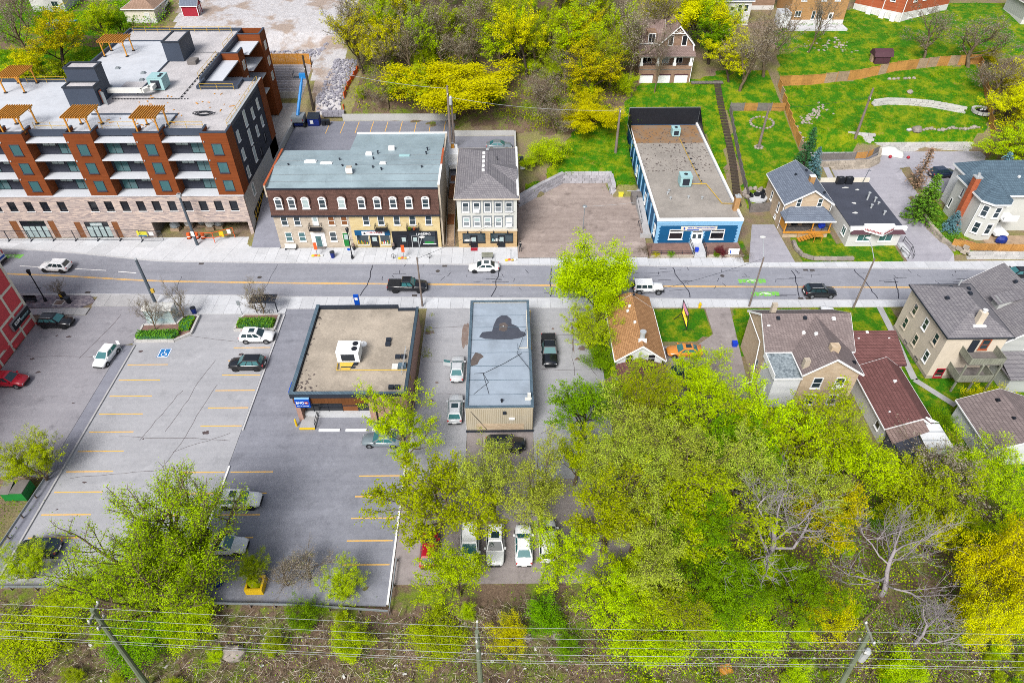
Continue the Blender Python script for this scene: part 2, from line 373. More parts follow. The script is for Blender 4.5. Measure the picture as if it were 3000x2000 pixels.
D['plastic'] = plain(lin('2b2d31', .55), .6, .1, 2, 8)
for k_, h_ in dict(c_white='f4f5f6', c_silver='d6dade', c_black='14181f', c_red='b81a30', c_orange='f29a3c', c_green='3d6b5c', c_dkblue='27364d', c_grey='7f8c93').items():
    D[k_] = paint(lin(h_, .75 if h_ == 'f4f5f6' else .62))
D['bark'] = plain(lin('85765f', .58), .95, .3, 2, 9, .1, bmp=.3)
D['bark_dark'] = plain(lin('52483f', .6), .95, .3, 2, 9, .2, bmp=.3)
D['bark_grey'] = plain(lin('aaa2a6', .62), .95, .2, 2, 9, .2, bmp=.2)
D['bark_green'] = plain(lin('7f8a72', .6), .9, .25, 1, 7, .2)
D['polegrey'] = plain(lin('5d6873', .6), .7, .12, 1, 6)
D['polewood'] = plain(lin('8d8078', .6), .9, .2, 1, 7)
D['lf_lime'] = leafm(lin('869c00', .72), lin('dcec00', .9)); D['lf_olive'] = leafm(lin('8c9800', .72), lin('ccd600', .82), lin('b0a850', .66))
D['lf_grey'] = leafm(lin('98a224', .72), lin('d4dc50', .82), lin('b0c000', .78)); D['lf_yellow'] = leafm(lin('b4b000', .74), lin('f0e400', .9))
D['lf_green'] = leafm(lin('5c8c00', .64), lin('a6c808', .74)); D['lf_amber'] = leafm(lin('aca000', .74), lin('e6d800', .86), lin('9a8c20', .66))
D['lf_spruce'] = leafm(lin('2f5c3c', .7), lin('4f8a4e', .75), None, .1); D['lf_bluespruce'] = leafm(lin('4f7f86', .7), lin('7fb0b4', .75), None, .1)
D['lf_dead'] = leafm(lin('8f6a5c', .7), lin('b58e7a', .7), None, .1); D['lf_fir'] = leafm(lin('4a7a22', .7), lin('86ad2e', .75), None, .15)
D['lf_maroon'] = leafm(lin('5c2434', .65), lin('7a3246', .65), None, .15); D['lf_bud'] = leafm(lin('8d8078', .6), lin('b5aa9a', .62), lin('a0a040', .62), .2)
D['lf_big'] = leafm(lin('7c9400', .72), lin('c6d80c', .82)); D['stain_dark'] = plain(lin('565a66', .55), .6, .2, 1, 8); D['lf_pink'] = leafm(lin('c77a9a', .7), lin('e0a8bc', .7), None, .2)
# ================================================================ SETTING
def inpoly(x, y, p):
    c = False; j = len(p) - 1
    for i in range(len(p)):
        if (p[i][1] > y) != (p[j][1] > y) and x < (p[j][0]-p[i][0]) * (y-p[i][1]) / (p[j][1]-p[i][1]) + p[i][0]: c = not c
        j = i
    return c
GRASS = [[(2.5,104),(3.3,106.4),(6,109),(12.2,121),(14.2,123.7),(21.5,127),(24,128),(24,107),(19,107.5),(19,111.3),(10.3,111.3),(6,107.5)],
 [(23.5,125.5),(24,131),(28,138),(37,138),(44,140),(43.8,134),(42,122),(39,108),(37.8,125)],
 [(41.5,101),(54.4,107),(54.4,128.4),(43.5,128.4)],[(44,128),(55,128),(55,142),(44,142)],
 [(55,114.6),(56,136),(72,138),(81,141),(99,143.5),(96,130),(92,122),(88.5,120.4),(76,120.4),(68,121),(58,114.5)],
 [(56,137),(72,139),(99,144),(125,150),(125,172),(84,170),(60,157)],
 [(46.5,86.5),(62.5,86.5),(62,91.6),(54,91.6),(53,96),(46.5,95)],[(20.5,76),(28.6,76),(28.4,70),(26,68.3),(20.5,68.3)],[(11.6,62),(13.8,62),(13.8,76),(12.2,76)],
 [(32.4,76),(43,76),(43,66),(31,66),(31,52),(29,52),(30.6,66)],[(43.2,76),(56,76),(54.5,62),(75,62),(78,36),(52,44),(49.3,60),(44,66)],
 [(-115,118),(-74,118),(-73,140),(-72,148),(-84,152),(-115,150)],[(37,87.5),(39,87.5),(39,93),(37.2,93)],[(70.5,88),(74,88),(75,104),(70.5,104)],[(-80,168),(-118,170),(-118,158),(-86,156)]]
SAND = [[(-73,158),(-77,178),(-78,240),(-20,240),(-34,178),(-36,160),(-33,146),(-41,146),(-42,149),(-52,149),(-66,150)],[(-41,146),(-33,146),(-32,131),(-37,131)],[(-74,127),(-74,142),(-80,140),(-79,127)]]
UNDER = [[(-60,20),(80,16),(80,34),(52,46),(30,58),(20,58),(14,44),(12,34),(-60,33)],[(-30,131),(2,123),(12,121),(22,128),(28,138),(20,180),(-28,180)],[(88,112),(130,110),(130,150),(98,142),(93,122)],[(-130,150),(-74,150),(-78,175),(-130,175)]]
def mask(polys, x, y): return 1.0 if any(inpoly(x, y, p) for p in polys) else 0.0
xs = [-900,-500,-320,-240,-190,-160,-145] + [-135 + i for i in range(271)] + [145,160,190,240,320,500,900]
ys = [-700,-300,-120,-60,-30,-10,0] + [6 + i for i in range(190)] + [200,210,225,245,280,340,440,700,1400]
gv = []; gm = []
for y in ys:
    for x in xs:
        wild = mask(UNDER, x, y); z = T(x, y)
        if wild: z += .22 * math.sin(x * 1.3 + y * .7) * math.sin(y * 1.1 - x * .4)
        gv.append((x, y, z)); gm.append((mask(GRASS, x, y), mask(SAND, x, y), wild, 1))
nx = len(xs); gf = [(j*nx+i, j*nx+i+1, (j+1)*nx+i+1, (j+1)*nx+i) for j in range(len(ys)-1) for i in range(nx-1)]
def ground_mat(name):
    m, n, l, b = base(name); pos = position(n)
    at_ = n.new('ShaderNodeAttribute'); at_.attribute_name = 'zone'; sp = n.new('ShaderNodeSeparateColor'); l.new(at_.outputs['Color'], sp.inputs[0])
    n1 = noise(n, l, pos, .9, 5, .7, .3, .7); n2 = noise(n, l, pos, 6, 4, .75, .25, .75); n3 = noise(n, l, pos, .22, 4, .6, .35, .65); nz = noise(n, l, pos, 1.6, 4, .7, 0, 1)
    def zone(i, wob=.55):
        s = mathn(n, l, 'ADD', sp.outputs[i], mathn(n, l, 'MULTIPLY', mathn(n, l, 'SUBTRACT', nz, .5), wob))
        r = n.new('ShaderNodeMapRange'); r.inputs[1].default_value = .42; r.inputs[2].default_value = .58; l.new(s, r.inputs[0]); return r.outputs[0]
    dirt = mixc(n, l, n2, lin('7a5f50'), lin('b39c88')); dirt = mixc(n, l, mathn(n, l, 'MULTIPLY', n1, .6), dirt, lin('8d7d72'))
    weeds = mixc(n, l, n2, lin('6f7d22'), lin('a3b03a')); dirt = mixc(n, l, mathn(n, l, 'MULTIPLY', n3, .55), dirt, weeds)
    wild = mixc(n, l, n2, lin('5e4a3e'), lin('98836e')); wild = mixc(n, l, noise(n, l, pos, .35, 5, .7, .48, .62), wild, mixc(n, l, n2, lin('55751a'), lin('93a332')))
    grass = mixc(n, l, n2, lin('1a5e04', .54), lin('549c08', .58)); grass = mixc(n, l, noise(n, l, pos, .4, 7, .78, .45, .62), grass, mixc(n, l, n2, lin('718c00', .56), lin('b6b818', .62)))
    grass = mixc(n, l, noise(n, l, pos, .8, 7, .78, .58, .7), grass, mixc(n, l, n2, lin('7d6a40', .5), lin('b09a60', .55)))
    sand = mixc(n, l, n1, lin('c8c4c4'), lin('e4e3e6')); sand = mixc(n, l, noise(n, l, pos, .12, 4, .6, .54, .62), sand, lin('b8a698')); sand = mixc(n, l, mathn(n, l, 'MULTIPLY', n2, .25), sand, lin('a3989a'))
    c = mixc(n, l, zone(2), dirt, wild); c = mixc(n, l, zone(1), c, sand); c = mixc(n, l, zone(0), c, grass)
    l.new(c, b.inputs['Base Color']); b.inputs['Roughness'].default_value = .95; b.inputs['Specular IOR Level'].default_value = .15
    bump(n, l, n2, b, .6, .12); return m
DEFS['ground'] = ground_mat
me = npmesh('ground', gv, gf, 'ground'); ca = me.color_attributes.new('zone', 'FLOAT_COLOR', 'POINT'); ca.data.foreach_set('color', np.array(gm, np.float32).ravel())
me.polygons.foreach_set('use_smooth', [True] * len(me.polygons))
g = link('ground', me); g['kind'] = 'structure'

CU = [(-140,97),(-79.4,91.3),(-75.3,91.1),(-68.6,90.2),(-62.3,89.1),(-55.6,88),(-51.4,87.65),(-40.7,87.35),(-29.6,87),(21.9,85.7),(38,85.3),(79.8,84.1),(140,83)]
CL = [(-140,84.5),(-71.8,80),(-61.9,79.8),(-39.5,79.25),(-33.5,78.9),(-5.1,78.3),(17.6,78),(35.8,77.4),(57,77.1),(75.7,76.8),(140,76)]
YL = [(-140,90.5),(-76.4,84.9),(-68.4,84.4),(-57.5,83.25),(-51.9,82.8),(-35.1,82.2),(3.5,81.2),(36.6,80.45),(77.4,79.8),(140,79)]
yU = lambda x: lerp_tab(CU, x); yLo = lambda x: lerp_tab(CL, x); yY = lambda x: lerp_tab(YL, x)
def ribbon(mb, f0, f1, x0, x1, z0, z1, step=3.):
    n_ = max(1, int((x1 - x0) / step)); X = [x0 + (x1-x0) * i / n_ for i in range(n_+1)]
    vs = []; fs = []
    for x in X: vs += [(x, f0(x), z0), (x, f1(x), z0), (x, f1(x), z1), (x, f0(x), z1)]
    for i in range(n_):
        a = 4*i; b = a + 4
        fs += [(a+3, b+3, b+2, a+2), (a, b, b+3, a+3), (a+2, b+2, b+1, a+1), (a+1, b+1, b, a)]
    fs += [(0,3,2,1), (4*n_, 4*n_+1, 4*n_+2, 4*n_+3)]
    return mb.add(vs, fs)
road = struct('road', ribbon(MB(), yLo, yU, -140, 140, -.12, 0.), 'road')
for s in (.1, -.1): P(road, 'yellow_line', ribbon(MB(), lambda x: yY(x)+s-.065, lambda x: yY(x)+s+.065, -139, 139, .002, .006), 'yellow')
def strip(mb, pts, w, z):
    for (ax, ay), (bx, by) in zip(pts, pts[1:]):
        dx, dy = bx-ax, by-ay; d = math.hypot(dx, dy) or 1; nx_, ny_ = -dy/d*w/2, dx/d*w/2
        mb.quad((ax-nx_, ay-ny_, z), (bx-nx_, by-ny_, z), (bx+nx_, by+ny_, z), (ax+nx_, ay+ny_, z))
    return mb
for a, b in (((-75.5,86.9),(-71.5,86.6)), ((-66.6,86.1),(-61.6,85.6)), ((-59.6,85.3),(-56.7,84.9)), ((-86,88),(-81,87.5))):
    P(road, 'lane_dash', strip(MB(), [a, b], .16, .006), 'whiteline')
rr = random.Random(5)
def wig(x, y, dx, dy, n_, j):
    p = [(x, y)]
    for i in range(n_): x += dx/n_ + rr.uniform(-j, j); y += dy/n_ + rr.uniform(-j, j)*.6; p.append((x, y))
    return p
for x, full in ((-21.5,1),(-2.2,1),(6.5,1),(27,1),(43,1),(54.5,1),(57.5,.7),(-49,.5),(-36,1)):
    P(road, 'tar_seam', strip(MB(), wig(x, yLo(x)+.3, rr.uniform(-1,1.5), (yU(x)-yLo(x)-.6)*full, 9, .22), .14 if x > -30 else .05, .008), 'tar')
for i in range(95):
    x = rr.uniform(-19, 79); x = x if x > 20 or rr.random() < .6 else rr.uniform(20, 79)
    y = rr.uniform(yY(x)+.5, yU(x)-.4) if rr.random() < .75 else rr.uniform(yLo(x)+.4, yY(x)-.4)
    a = rr.choice([0, 0, .1, 1.2, -1.1, 1.57]); ln = rr.uniform(.5, 3.2 if abs(a) < .2 else 1.2)
    P(road, 'tar_seam', strip(MB(), wig(x, y, math.cos(a)*ln, math.sin(a)*ln, 4, .08), .08, .008), 'tar')
for x0, y0 in ((37.2,81.9),(38.3,78.8),(-78.5,89.6)):
    gm_ = MB()
    for k in range(7):
        xa = x0 - 2.1 + k*.6; gm_.poly([(xa+rr.uniform(-.05,.1), y0-.5+rr.uniform(-.1,.12), .007), (xa+.5, y0-.52+rr.uniform(-.1,.12), .007), (xa+.62, y0+rr.uniform(.3,.5), .007), (xa+.08, y0+rr.uniform(.3,.52), .007)])
    P(road, 'green_bike_marking', gm_, 'greenpaint'); P(road, 'bike_symbol', strip(MB(), [(x0-.9,y0-.2),(x0-.3,y0+.2),(x0+.4,y0+.15),(x0+.9,y0-.2),(x0+.1,y0-.1),(x0-.3,y0+.2)], .1, .011), 'whiteline')
for x0, y0 in ((46.2,84.55),(47.2,84.5),(43.2,77.6),(44.3,77.6),(-9.5,86.2),(9.6,85.7),(-13.5,78.9),(-47.5,87.2),(-62,80.2)):
    P(road, 'catch_basin', MB().box(x0-.38, y0-.24, .002, x0+.38, y0+.24, .012), 'iron')
for x0, y0 in ((-37.5,83.6),(-10.5,84.9),(33,83.2)): P(road, 'manhole_cover', MB().lathe([(.33,.002),(.33,.012)], x0, y0, 14), 'iron')
# kerbs
kb = struct('kerb_far', ribbon(MB(), yU, lambda x: yU(x)+.2, -140, 140, -.1, .13), 'kerb')
kb2 = struct('kerb_near', ribbon(MB(), lambda x: yLo(x)-.2, yLo, -140, 140, -.1, .1), 'kerb')
# sidewalks: every slab a piece of its own
sb = struct('sidewalk_far', ribbon(MB(), lambda x: yU(x)+.2, lambda x: yU(x)+.6, -140, 140, -.1, .06), 'concrete_old')
def slabs(parent, x0, x1, f0, f1, dx, rows, ztop, mat, sk=0):
    n_ = round((x1-x0)/dx); w_ = (x1-x0)/n_; g_ = .012
    for i in range(n_):
        a, b = x0 + i*w_ + g_, x0 + (i+1)*w_ - g_
        for j in range(rows):
            def yy(x, t): return f0(x) + (f1(x)-f0(x))*t
            t0, t1 = j/rows, (j+1)/rows; s0, s1 = sk*t0, sk*t1
            pts = [(a+s0, yy(a, t0)+g_), (b+s0, yy(b, t0)+g_), (b+s1, yy(b, t1)-g_), (a+s1, yy(a, t1)-g_)]
            P(parent, 'slab', MB().prism(pts, -.08, ztop + rr.uniform(-.006, .006)), mat)
u0 = lambda x: yU(x) + .205
slabs(sb, -95, -41.2, u0, lambda x: 94.4, 3.2, 2, .13, 'concrete', 1.6)
slabs(sb, -41.2, -36.2, u0, lambda x: 91.3, 1.7, 2, .13, 'concrete')
slabs(sb, -36.2, 1.9, u0, lambda x: 91.15, 1.75, 2, .13, 'concrete')
slabs(sb, 1.9, 22.3, u0, lambda x: 88.0, 1.75, 1, .13, 'concrete')
slabs(sb, 22.3, 37.2, u0, lambda x: 87.75, 1.75, 1, .13, 'concrete')
slabs(sb, 37.2, 83, u0, lambda x: 86.45, 1.75, 1, .13, 'concrete')
sn = struct('sidewalk_near', ribbon(MB(), lambda x: yLo(x)-.6, lambda x: yLo(x)-.2, -140, 140, -.1, .04), 'concrete_old')
l0 = lambda x: yLo(x) - .205
slabs(sn, -60, -51, lambda x: 76.9, l0, 1.8, 1, .1, 'concrete_old')
slabs(sn, -51, -31.6, lambda x: 75.0, l0, 1.8, 2, .1, 'concrete')
slabs(sn, -31.6, 77, lambda x: 76.05 - (x+31)*.006, l0, 1.8, 1, .1, 'concrete')
slabs(sn, -72, -60, lambda x: 75.0, lambda x: 76.5, 1.8, 1, .1, 'concrete_old')
P(sn, 'paver_patch', MB().prism([(-71.6,79.5),(-61.2,79.35),(-59.9,78),(-61.4,76.65),(-72,76.6)], -.08, .105), 'paver')
# parking lots and drives
def lot(name, pts, mat, z=0.): return struct(name, MB().prism(pts, z-.05, z), mat)
lot_l = lot('parking_lot_left', [(-66.1,47.2),(-52.1,46.8),(-52.1,68.6),(-50.9,69),(-50.9,76.85),(-59.9,76.85),(-59.9,74.9),(-66.1,74.9)], 'lot_left')
P(lot_l, 'asphalt_strip', MB().box(-52.05, 34, -.05, -50.45, 68.6, .006), 'lot_dark')
lot_m = lot('parking_lot_middle', [(-50.4,33.7),(-31.8,33.7),(-31.8,74.95),(-50.85,74.95),(-50.85,68.7),(-50.4,68.7)], 'lot_old', .004)
lot_b = lot('parking_lot_bank', [(-31.76,31.9),(-11.75,31.3),(-11.75,55.5),(-24.9,55.5),(-24.9,76),(-31.76,76)], 'lot_new')
lot_d = lot('driveway_beside_bank', [(-11.45,46),(-4.8,46),(-4.8,76),(-11.45,76)], 'lot_old', .004)
lot_e = lot('driveway_beside_blue_roof', [(3.1,46),(12.6,46),(12.6,76),(3.1,76)], 'lot_old', .004)
lot_f = lot('back_yard_lot', [(-11.5,33.5),(13,33.5),(13,45.95),(3.05,45.95),(3.05,53.2),(-4.75,53.2),(-4.75,45.95),(-11.5,45.95)], 'gravel')
lot_g = lot('gravel_drive', [(28.7,75.6),(32.3,75.6),(31,62),(30.4,54),(21,56),(20.6,67.6),(26,67.8),(28.6,70)], 'gravel', -.01)
lot_h = lot('driveway_by_cottage', [(37.9,86.4),(45.2,86.4),(45,101),(42.5,101)], 'drive_grey', .06)
lot_i = lot('gravel_lot_by_beige_building', [(1.95,87.95),(22.4,87.95),(23.5,106.3),(18.9,106.6),(18.8,110.9),(10.5,110.9),(6.2,107.2),(2.0,103)], 'gravel_lot', .26)
lot_j = lot('raised_parking_lot', [(-40.7,104),(-25.1,104),(-25.1,110.6),(-9.8,110.6),(-9.8,129),(-40.9,129)], 'lot_dark', 4.0)
lot_k = lot('raised_parking_by_beige_building', [(-9.7,104.5),(1.7,104.5),(1.7,122.2),(-9.7,122.2)], 'lot_dark', 4.0)
rp = MB()
for i in range(8):
    a, b = 91.3 + i*1.6, 91.3 + (i+1)*1.6; za, zb = [.13 + 3.9*min(1, max(0, (q-91.3)/12.8)) for q in (a, b)]
    rp.quad((-40.8,a,za),(-36.05,a,za),(-36.05,b,zb),(-40.8,b,zb))
struct('ramp_beside_apartments', rp, 'lot_dark')
mp = MB()
def drape(mb, x0, x1, y0, y1, dz=.05, st=1.0):
    nx_, ny_ = max(1, round((x1-x0)/st)), max(1, round((y1-y0)/st))
    for i in range(nx_):
        for j in range(ny_):
            X = [x0+(x1-x0)*k/nx_ for k in (i, i+1)]; Y = [y0+(y1-y0)*k/ny_ for k in (j, j+1)]
            mb.quad(*[(x, y, T(x, y)+dz) for x, y in ((X[0],Y[0]),(X[1],Y[0]),(X[1],Y[1]),(X[0],Y[1]))])
    return mb
drape(mp, 62.9, 70.2, 86.4, 114); drape(mp, 57.6, 62.9, 106.8, 114); drape(mp, 57.6, 91, 114, 119.9); drape(mp, 70.2, 74.6, 104.3, 114); drape(mp, 74.6, 88, 105, 114)
struct('laundromat_parking_lot', mp, 'drive_grey')
# patio/yard concrete behind the apartments
struct('concrete_yard', drape(MB(), -51, -41.4, 117, 142.9, .05, 1.6), 'concrete_old')
# parking lines
def hline(par, x0, x1, y, z, w=.16): P(par, 'parking_line', strip(MB(), [(x0, y), (x1, y)], w, z), 'yellow')
for y in (64.75,61.93,59.13,56.14,53.31,50.41,47.52,44.75,41.87,39.08): hline(lot_m, -49.9, -44.6, y, .009)
for y in (67.9,65.4,62.7,59.96,57.02,54.1): hline(lot_m, -36.9, -31.95, y, .009)
for y in (47.27,44.4,41.65,38.9,36.3): hline(lot_m, -36.8, -31.95, y, .009); hline(lot_b, -31.3, -26.5, y, .006)
for y in (46.57,43.83,41.09,38.39,35.67): hline(lot_b, -16.7, -11.95, y, .006)
for i in range(9):
    x = -34.4 + i*2.83; P(lot_j, 'parking_line', strip(MB(), [(x, 123.6), (x+.05, 128.7)], .13, 4.006), 'yellow')
P(lot_m, 'blue_parking_square', MB().prism([(-46.65,66.1),(-45.1,66.1),(-45.15,67.9),(-46.7,67.9)], .005, .008), 'bluepaint')
sm = MB(); cx, cy = -45.9, 66.8
strip(sm, [(-46.55,66.18),(-45.2,66.18),(-45.22,67.82),(-46.6,67.82),(-46.55,66.18)], .1, .011)
strip(sm, [(cx+.32*math.cos(R(a)), cy-.08+.32*math.sin(R(a))) for a in range(-230, 51, 20)], .1, .0112); strip(sm, [(cx-.05,cy+.5),(cx-.02,cy+.1),(cx+.3,cy+.08),(cx+.42,cy-.25)], .1, .0114)
sm.lathe([(.1,.009),(.1,.0115)], cx-.05, cy+.68, 8); P(lot_m, 'wheelchair_symbol', sm, 'whiteline')
# kerbs of the lots
def kerb(name, pts, w=.22, h=.14, mat='kerb', z=0):
    mb = MB()
    for (ax, ay), (bx, by) in zip(pts, pts[1:]):
        d = math.hypot(bx-ax, by-ay); mb.obox((ax+bx)/2, (ay+by)/2, z-.05, d+w*.6, w, h+.05, math.atan2(by-ay, bx-ax))
    return struct(name, mb, mat)
kerb('kerb_of_middle_lot', [(-50.4,34.2),(-50.4,68.4)], .2, .15, 'concrete_old')
kerb('kerb_between_lots', [(-31.6,53.4),(-31.6,74.6)], .2, .15); kerb('kerb_between_lots', [(-31.62,34),(-31.62,48)], .2, .15, 'whiteline'); kerb('kerb_bank_right', [(-11.62,31.5),(-11.62,50)], .2, .15, 'whiteline')
kerb('kerb_bottom', [(-50.2,36.6),(-45,36.5),(-44.2,35.6),(-43.5,34.2),(-36,34.2),(-35.3,35.6),(-34.2,36.4),(-31.9,36.5)], .2, .14)
for i in range(3): P(lot_b, 'parking_block', MB().box(-22.5+i*3.2, 53.1-i*.01, 0, -20+i*3.2, 53.4-i*.01, .15), 'white')
# cracks, stains and potholes on the old lots
for par, x0, y0, dx, dy, n_ in ((lot_m,-49,46.6,10,1.2,9),(lot_m,-46,52.6,13,-1.2,12),(lot_m,-38.6,65.5,-2.2,-12,12),(lot_m,-41,60,-2.5,-8,8),(lot_m,-37,61,-2,-13,12),(lot_m,-33,53,-6,-3,7),(lot_m,-44,70.5,7,-1.4,7),(lot_l,-64,66.6,9,-.4,8),(lot_l,-55,75,-2,-9,8),(lot_l,-60,52,3,-8,7),
        (lot_d,-11,65,6,-.2,6),(lot_d,-10.8,59.4,4,-.3,5),(lot_d,-10.9,71.6,6,.1,6),(lot_e,9.3,72,-.2,-10,9),(lot_e,3.4,70,9,-.1,8),(lot_e,4,63.5,8,-.2,8),(lot_e,4,52.5,5,3,6),(lot_e,10,66,1.5,-4,5)):
    P(par, 'crack', strip(MB(), wig(x0, y0, dx, dy, n_, .18), .05, .0105), 'oil')
def blotch(par, x, y, rx, ry, mat, z=.0098, seed=0):
    q = random.Random(seed + int(x*10)); k = 1.0; pts = []
    for a in range(26): k = min(1.1, max(.35, k + q.uniform(-.28, .28))); pts.append((x+rx*k*math.cos(a*.2417), y+ry*k*math.sin(a*.2417), z))
    P(par, 'stain', MB().poly(pts), mat)
for i, (x, y, a, b) in enumerate(((-35.6,66.6,.45,.3),(-36,53.1,.5,.35),(-49.2,67.3,.3,.22),(-43,52.2,.12,.1),(-47.2,46,.3,.15),(-48.6,42.5,.2,.15))): blotch(lot_m, x, y, a, b, 'oil', seed=i)
for i, (x, y, a, b) in enumerate(((-60.2,70.3,.4,.25),(-62,70.6,.3,.18),(-63,66,.3,.2),(-61,63.5,.35,.2),(-56,50,.55,.4),(-55,51,.3,.3),(-54,58,.25,.2))): blotch(lot_l, x, y, a, b, 'oil', .006, i)
for i, (x, y, a, b) in enumerate(((-10.6,70.6,.7,.5),(-5.6,70,.55,2.6),(-9,61,.3,.2),(-9.4,58,.4,.2))): blotch(lot_d, x, y, a, b, 'rust', seed=i)
for i, (x, y, a, b) in enumerate(((10.8,71.5,.7,1.2),(10.6,69.4,.8,.6),(10.2,67.3,.7,.5),(11.6,68.5,.6,.6),(9.4,65.2,.5,.4),(9.2,70.8,.2,1.0),(9,67.6,.12,1.6),(6.4,71.2,.3,.3))): blotch(lot_e, x, y, a, b, 'rust', seed=i)
# planted islands
def planter(label, pts, hedge, beds):
    t = thing('planter', label, 'planter', (pts[0][0], pts[0][1], 0)); n_ = len(pts)
    for i in range(n_):
        (ax, ay), (bx, by) = pts[i], pts[(i+1) % n_]; d = math.hypot(bx-ax, by-ay); k = max(1, round(d/.9)); rz = math.atan2(by-ay, bx-ax)
        for j in range(k):
            for r_ in range(2):
                u = (j+.5)/k; P(t, 'block', MB().obox(ax+(bx-ax)*u, ay+(by-ay)*u, r_*.2, d/k-.02, .28, .19, rz), 'block_light')
    P(t, 'soil', MB().prism([(pts[0][0]*.04+x*.96, pts[0][1]*.04+y*.96) for x, y in pts], 0, .3), 'mulch')
    return t
pl1 = planter('angular stone planter beside the glass bus shelter', [(-50.6,69.2),(-45.3,69.2),(-43.5,70.7),(-43.6,74.4),(-45.6,74.4),(-46.1,72.6),(-50.7,72.4)], 0, 0)
pl2 = planter('stone planter with hedge below the dark bike shelter', [(-37.7,71.3),(-32.2,71.3),(-32.2,74.5),(-37.1,74.5),(-37.7,73.6)], 0, 0)
# ================================================================ BUILDING HELPERS
ROT = {'S': 0, 'E': math.pi/2, 'N': math.pi, 'W': -math.pi/2}
WC = {}
def cached(key, fn):
    if key not in WC: WC[key] = fn()
    return WC[key]
def win(par, x, y, z, side, w, h, style='double', frame='white', glass='glass', sill=True, t=.07, name='window', rz=None, label=None):
    rot = ROT[side] if rz is None else rz
    def fm():
        b = MB(); d0, d1 = -.08, .02
        b.box(-w/2-t, d0, -t, -w/2, d1, h+t); b.box(w/2, d0, -t, w/2+t, d1, h+t); b.box(-w/2, d0, -t, w/2, d1, 0); b.box(-w/2, d0, h, w/2, d1, h+t)
        if style == 'double': b.box(-w/2, d0+.01, h*.5-.03, w/2, d1, h*.5+.03)
        if style in ('slider', 'grid'): b.box(-.025, d0+.01, 0, .025, d1, h)
        if style == 'grid': b.box(-w/2, d0+.012, h*.5-.025, w/2, d1, h*.5+.025)
        if style == 'arch':
            b.box(-w/2, d0+.01, h*.45-.03, w/2, d1, h*.45+.03)
            for s in (-1, 1): b.add([(s*w/2, d0, h+t), (s*(w/2+t), d0, h+t), (s*(w/2+t), d0, h*.82), (s*w/2, d0, h*.82)], [(0,1,2,3)])
            n_ = 7
            for i in range(n_):
                a0, a1 = math.pi*i/n_, math.pi*(i+1)/n_; r0, r1 = w/2, w/2+t*1.6
                q = [(r*math.cos(a), h+t*.3+r*.75*math.sin(a)) for r, a in ((r0,a0),(r1,a0),(r1,a1),(r0,a1))]
                b.add([(X, d0-.03, Z) for X, Z in q] + [(X, d1, Z) for X, Z in q], [(0,1,2,3),(7,6,5,4),(0,4,5,1),(1,5,6,2),(2,6,7,3),(3,7,4,0)])
        return b.mesh('window', frame)
    o = link(name, cached(('f', w, h, style, frame, t), fm), par, Vector((x, y, z)) - Vector(ORG[par.name]), rot)
    if label: o['label'] = label
    def pane(x0, z0, x1, z1, yy=-.02):
        me = cached(('p', round(x0,3), round(z0,3), round(x1,3), round(z1,3), glass, yy), lambda: MB().box(x0, yy, z0, x1, .01, z1).mesh('pane', glass)); link('pane', me, o)
    if style == 'double': pane(-w/2, 0, w/2, h*.5-.03); pane(-w/2, h*.5+.03, w/2, h, -.035)
    elif style == 'arch':
        pane(-w/2, 0, w/2, h*.45-.03); pane(-w/2, h*.45+.03, w/2, h, -.035)
        def am():
            b = MB(); pts = [(w/2*math.cos(math.pi*i/8), h+t*.3+w*.375*math.sin(math.pi*i/8)) for i in range(9)]; b.poly([(X, -.035, Z) for X, Z in pts][::-1]); return b.mesh('pane', glass)
        link('pane', cached(('pa', w, h, glass), am), o)
    elif style == 'slider': pane(-w/2, 0, -.025, h); pane(.025, 0, w/2, h, -.035)
    elif style == 'grid':
        for a, b in ((-w/2, -.025), (.025, w/2)):
            for c, d in ((0, h*.5-.025), (h*.5+.025, h)): pane(a, c, b, d)
    else: pane(-w/2, 0, w/2, h)
    if sill: link('sill', cached(('s', w, frame, t), lambda: MB().box(-w/2-t-.06, -.16, -t-.1, w/2+t+.06, .01, -t).mesh('sill', frame)), o)
    return o
def door(par, x, y, z, side, w, h, mat='white', frame='white', glassy=None, rz=None, label=None):
    rot = ROT[side] if rz is None else rz
    fm = cached(('d', w, h, mat), lambda: MB().box(-w/2, -.05, 0, w/2, .01, h).mesh('door', mat))
    o = link('door', fm, par, Vector((x, y, z)) - Vector(ORG[par.name]), rot)
    if label: o['label'] = label
    link('door_frame', cached(('df', w, h, frame), lambda: MB().box(-w/2-.1, -.09, 0, -w/2, .01, h+.1).box(w/2, -.09, 0, w/2+.1, .01, h+.1).box(-w/2, -.09, h, w/2, .01, h+.1).mesh('door_frame', frame)), o)
    link('handle', cached(('dh', w), lambda: MB().box(w*.32, -.1, 1.0, w*.36, -.05, 1.18).mesh('handle', 'lightmetal')), o)
    if glassy: link('pane', cached(('dg', w, h, glassy), lambda: MB().box(-w*.33, -.062, h*.5, w*.33, -.05, h*.88).mesh('pane', glassy)), o)
    return o
def text(par, s, loc, size, side, mat, rz=None, tilt=90, align='CENTER', name='lettering', ext=.01, bold=False, sx=1.0):
    c = bpy.data.curves.new(name, 'FONT'); c.body = s; c.size = size; c.extrude = ext; c.align_x = align; c.align_y = 'CENTER'; c.materials.append(M(mat))
    if bold: c.offset = size * .025
    tmp = bpy.data.objects.new('tmp', c); C.objects.link(tmp); me = bpy.data.meshes.new_from_object(tmp.evaluated_get(bpy.context.evaluated_depsgraph_get())); bpy.data.objects.remove(tmp)
    me.transform(Matrix.Diagonal((sx, 1, 1, 1))); o = link(name, me, par, Vector(loc) - Vector(ORG[par.name])); o.rotation_euler = (R(tilt), 0, ROT[side] if rz is None else rz); return o
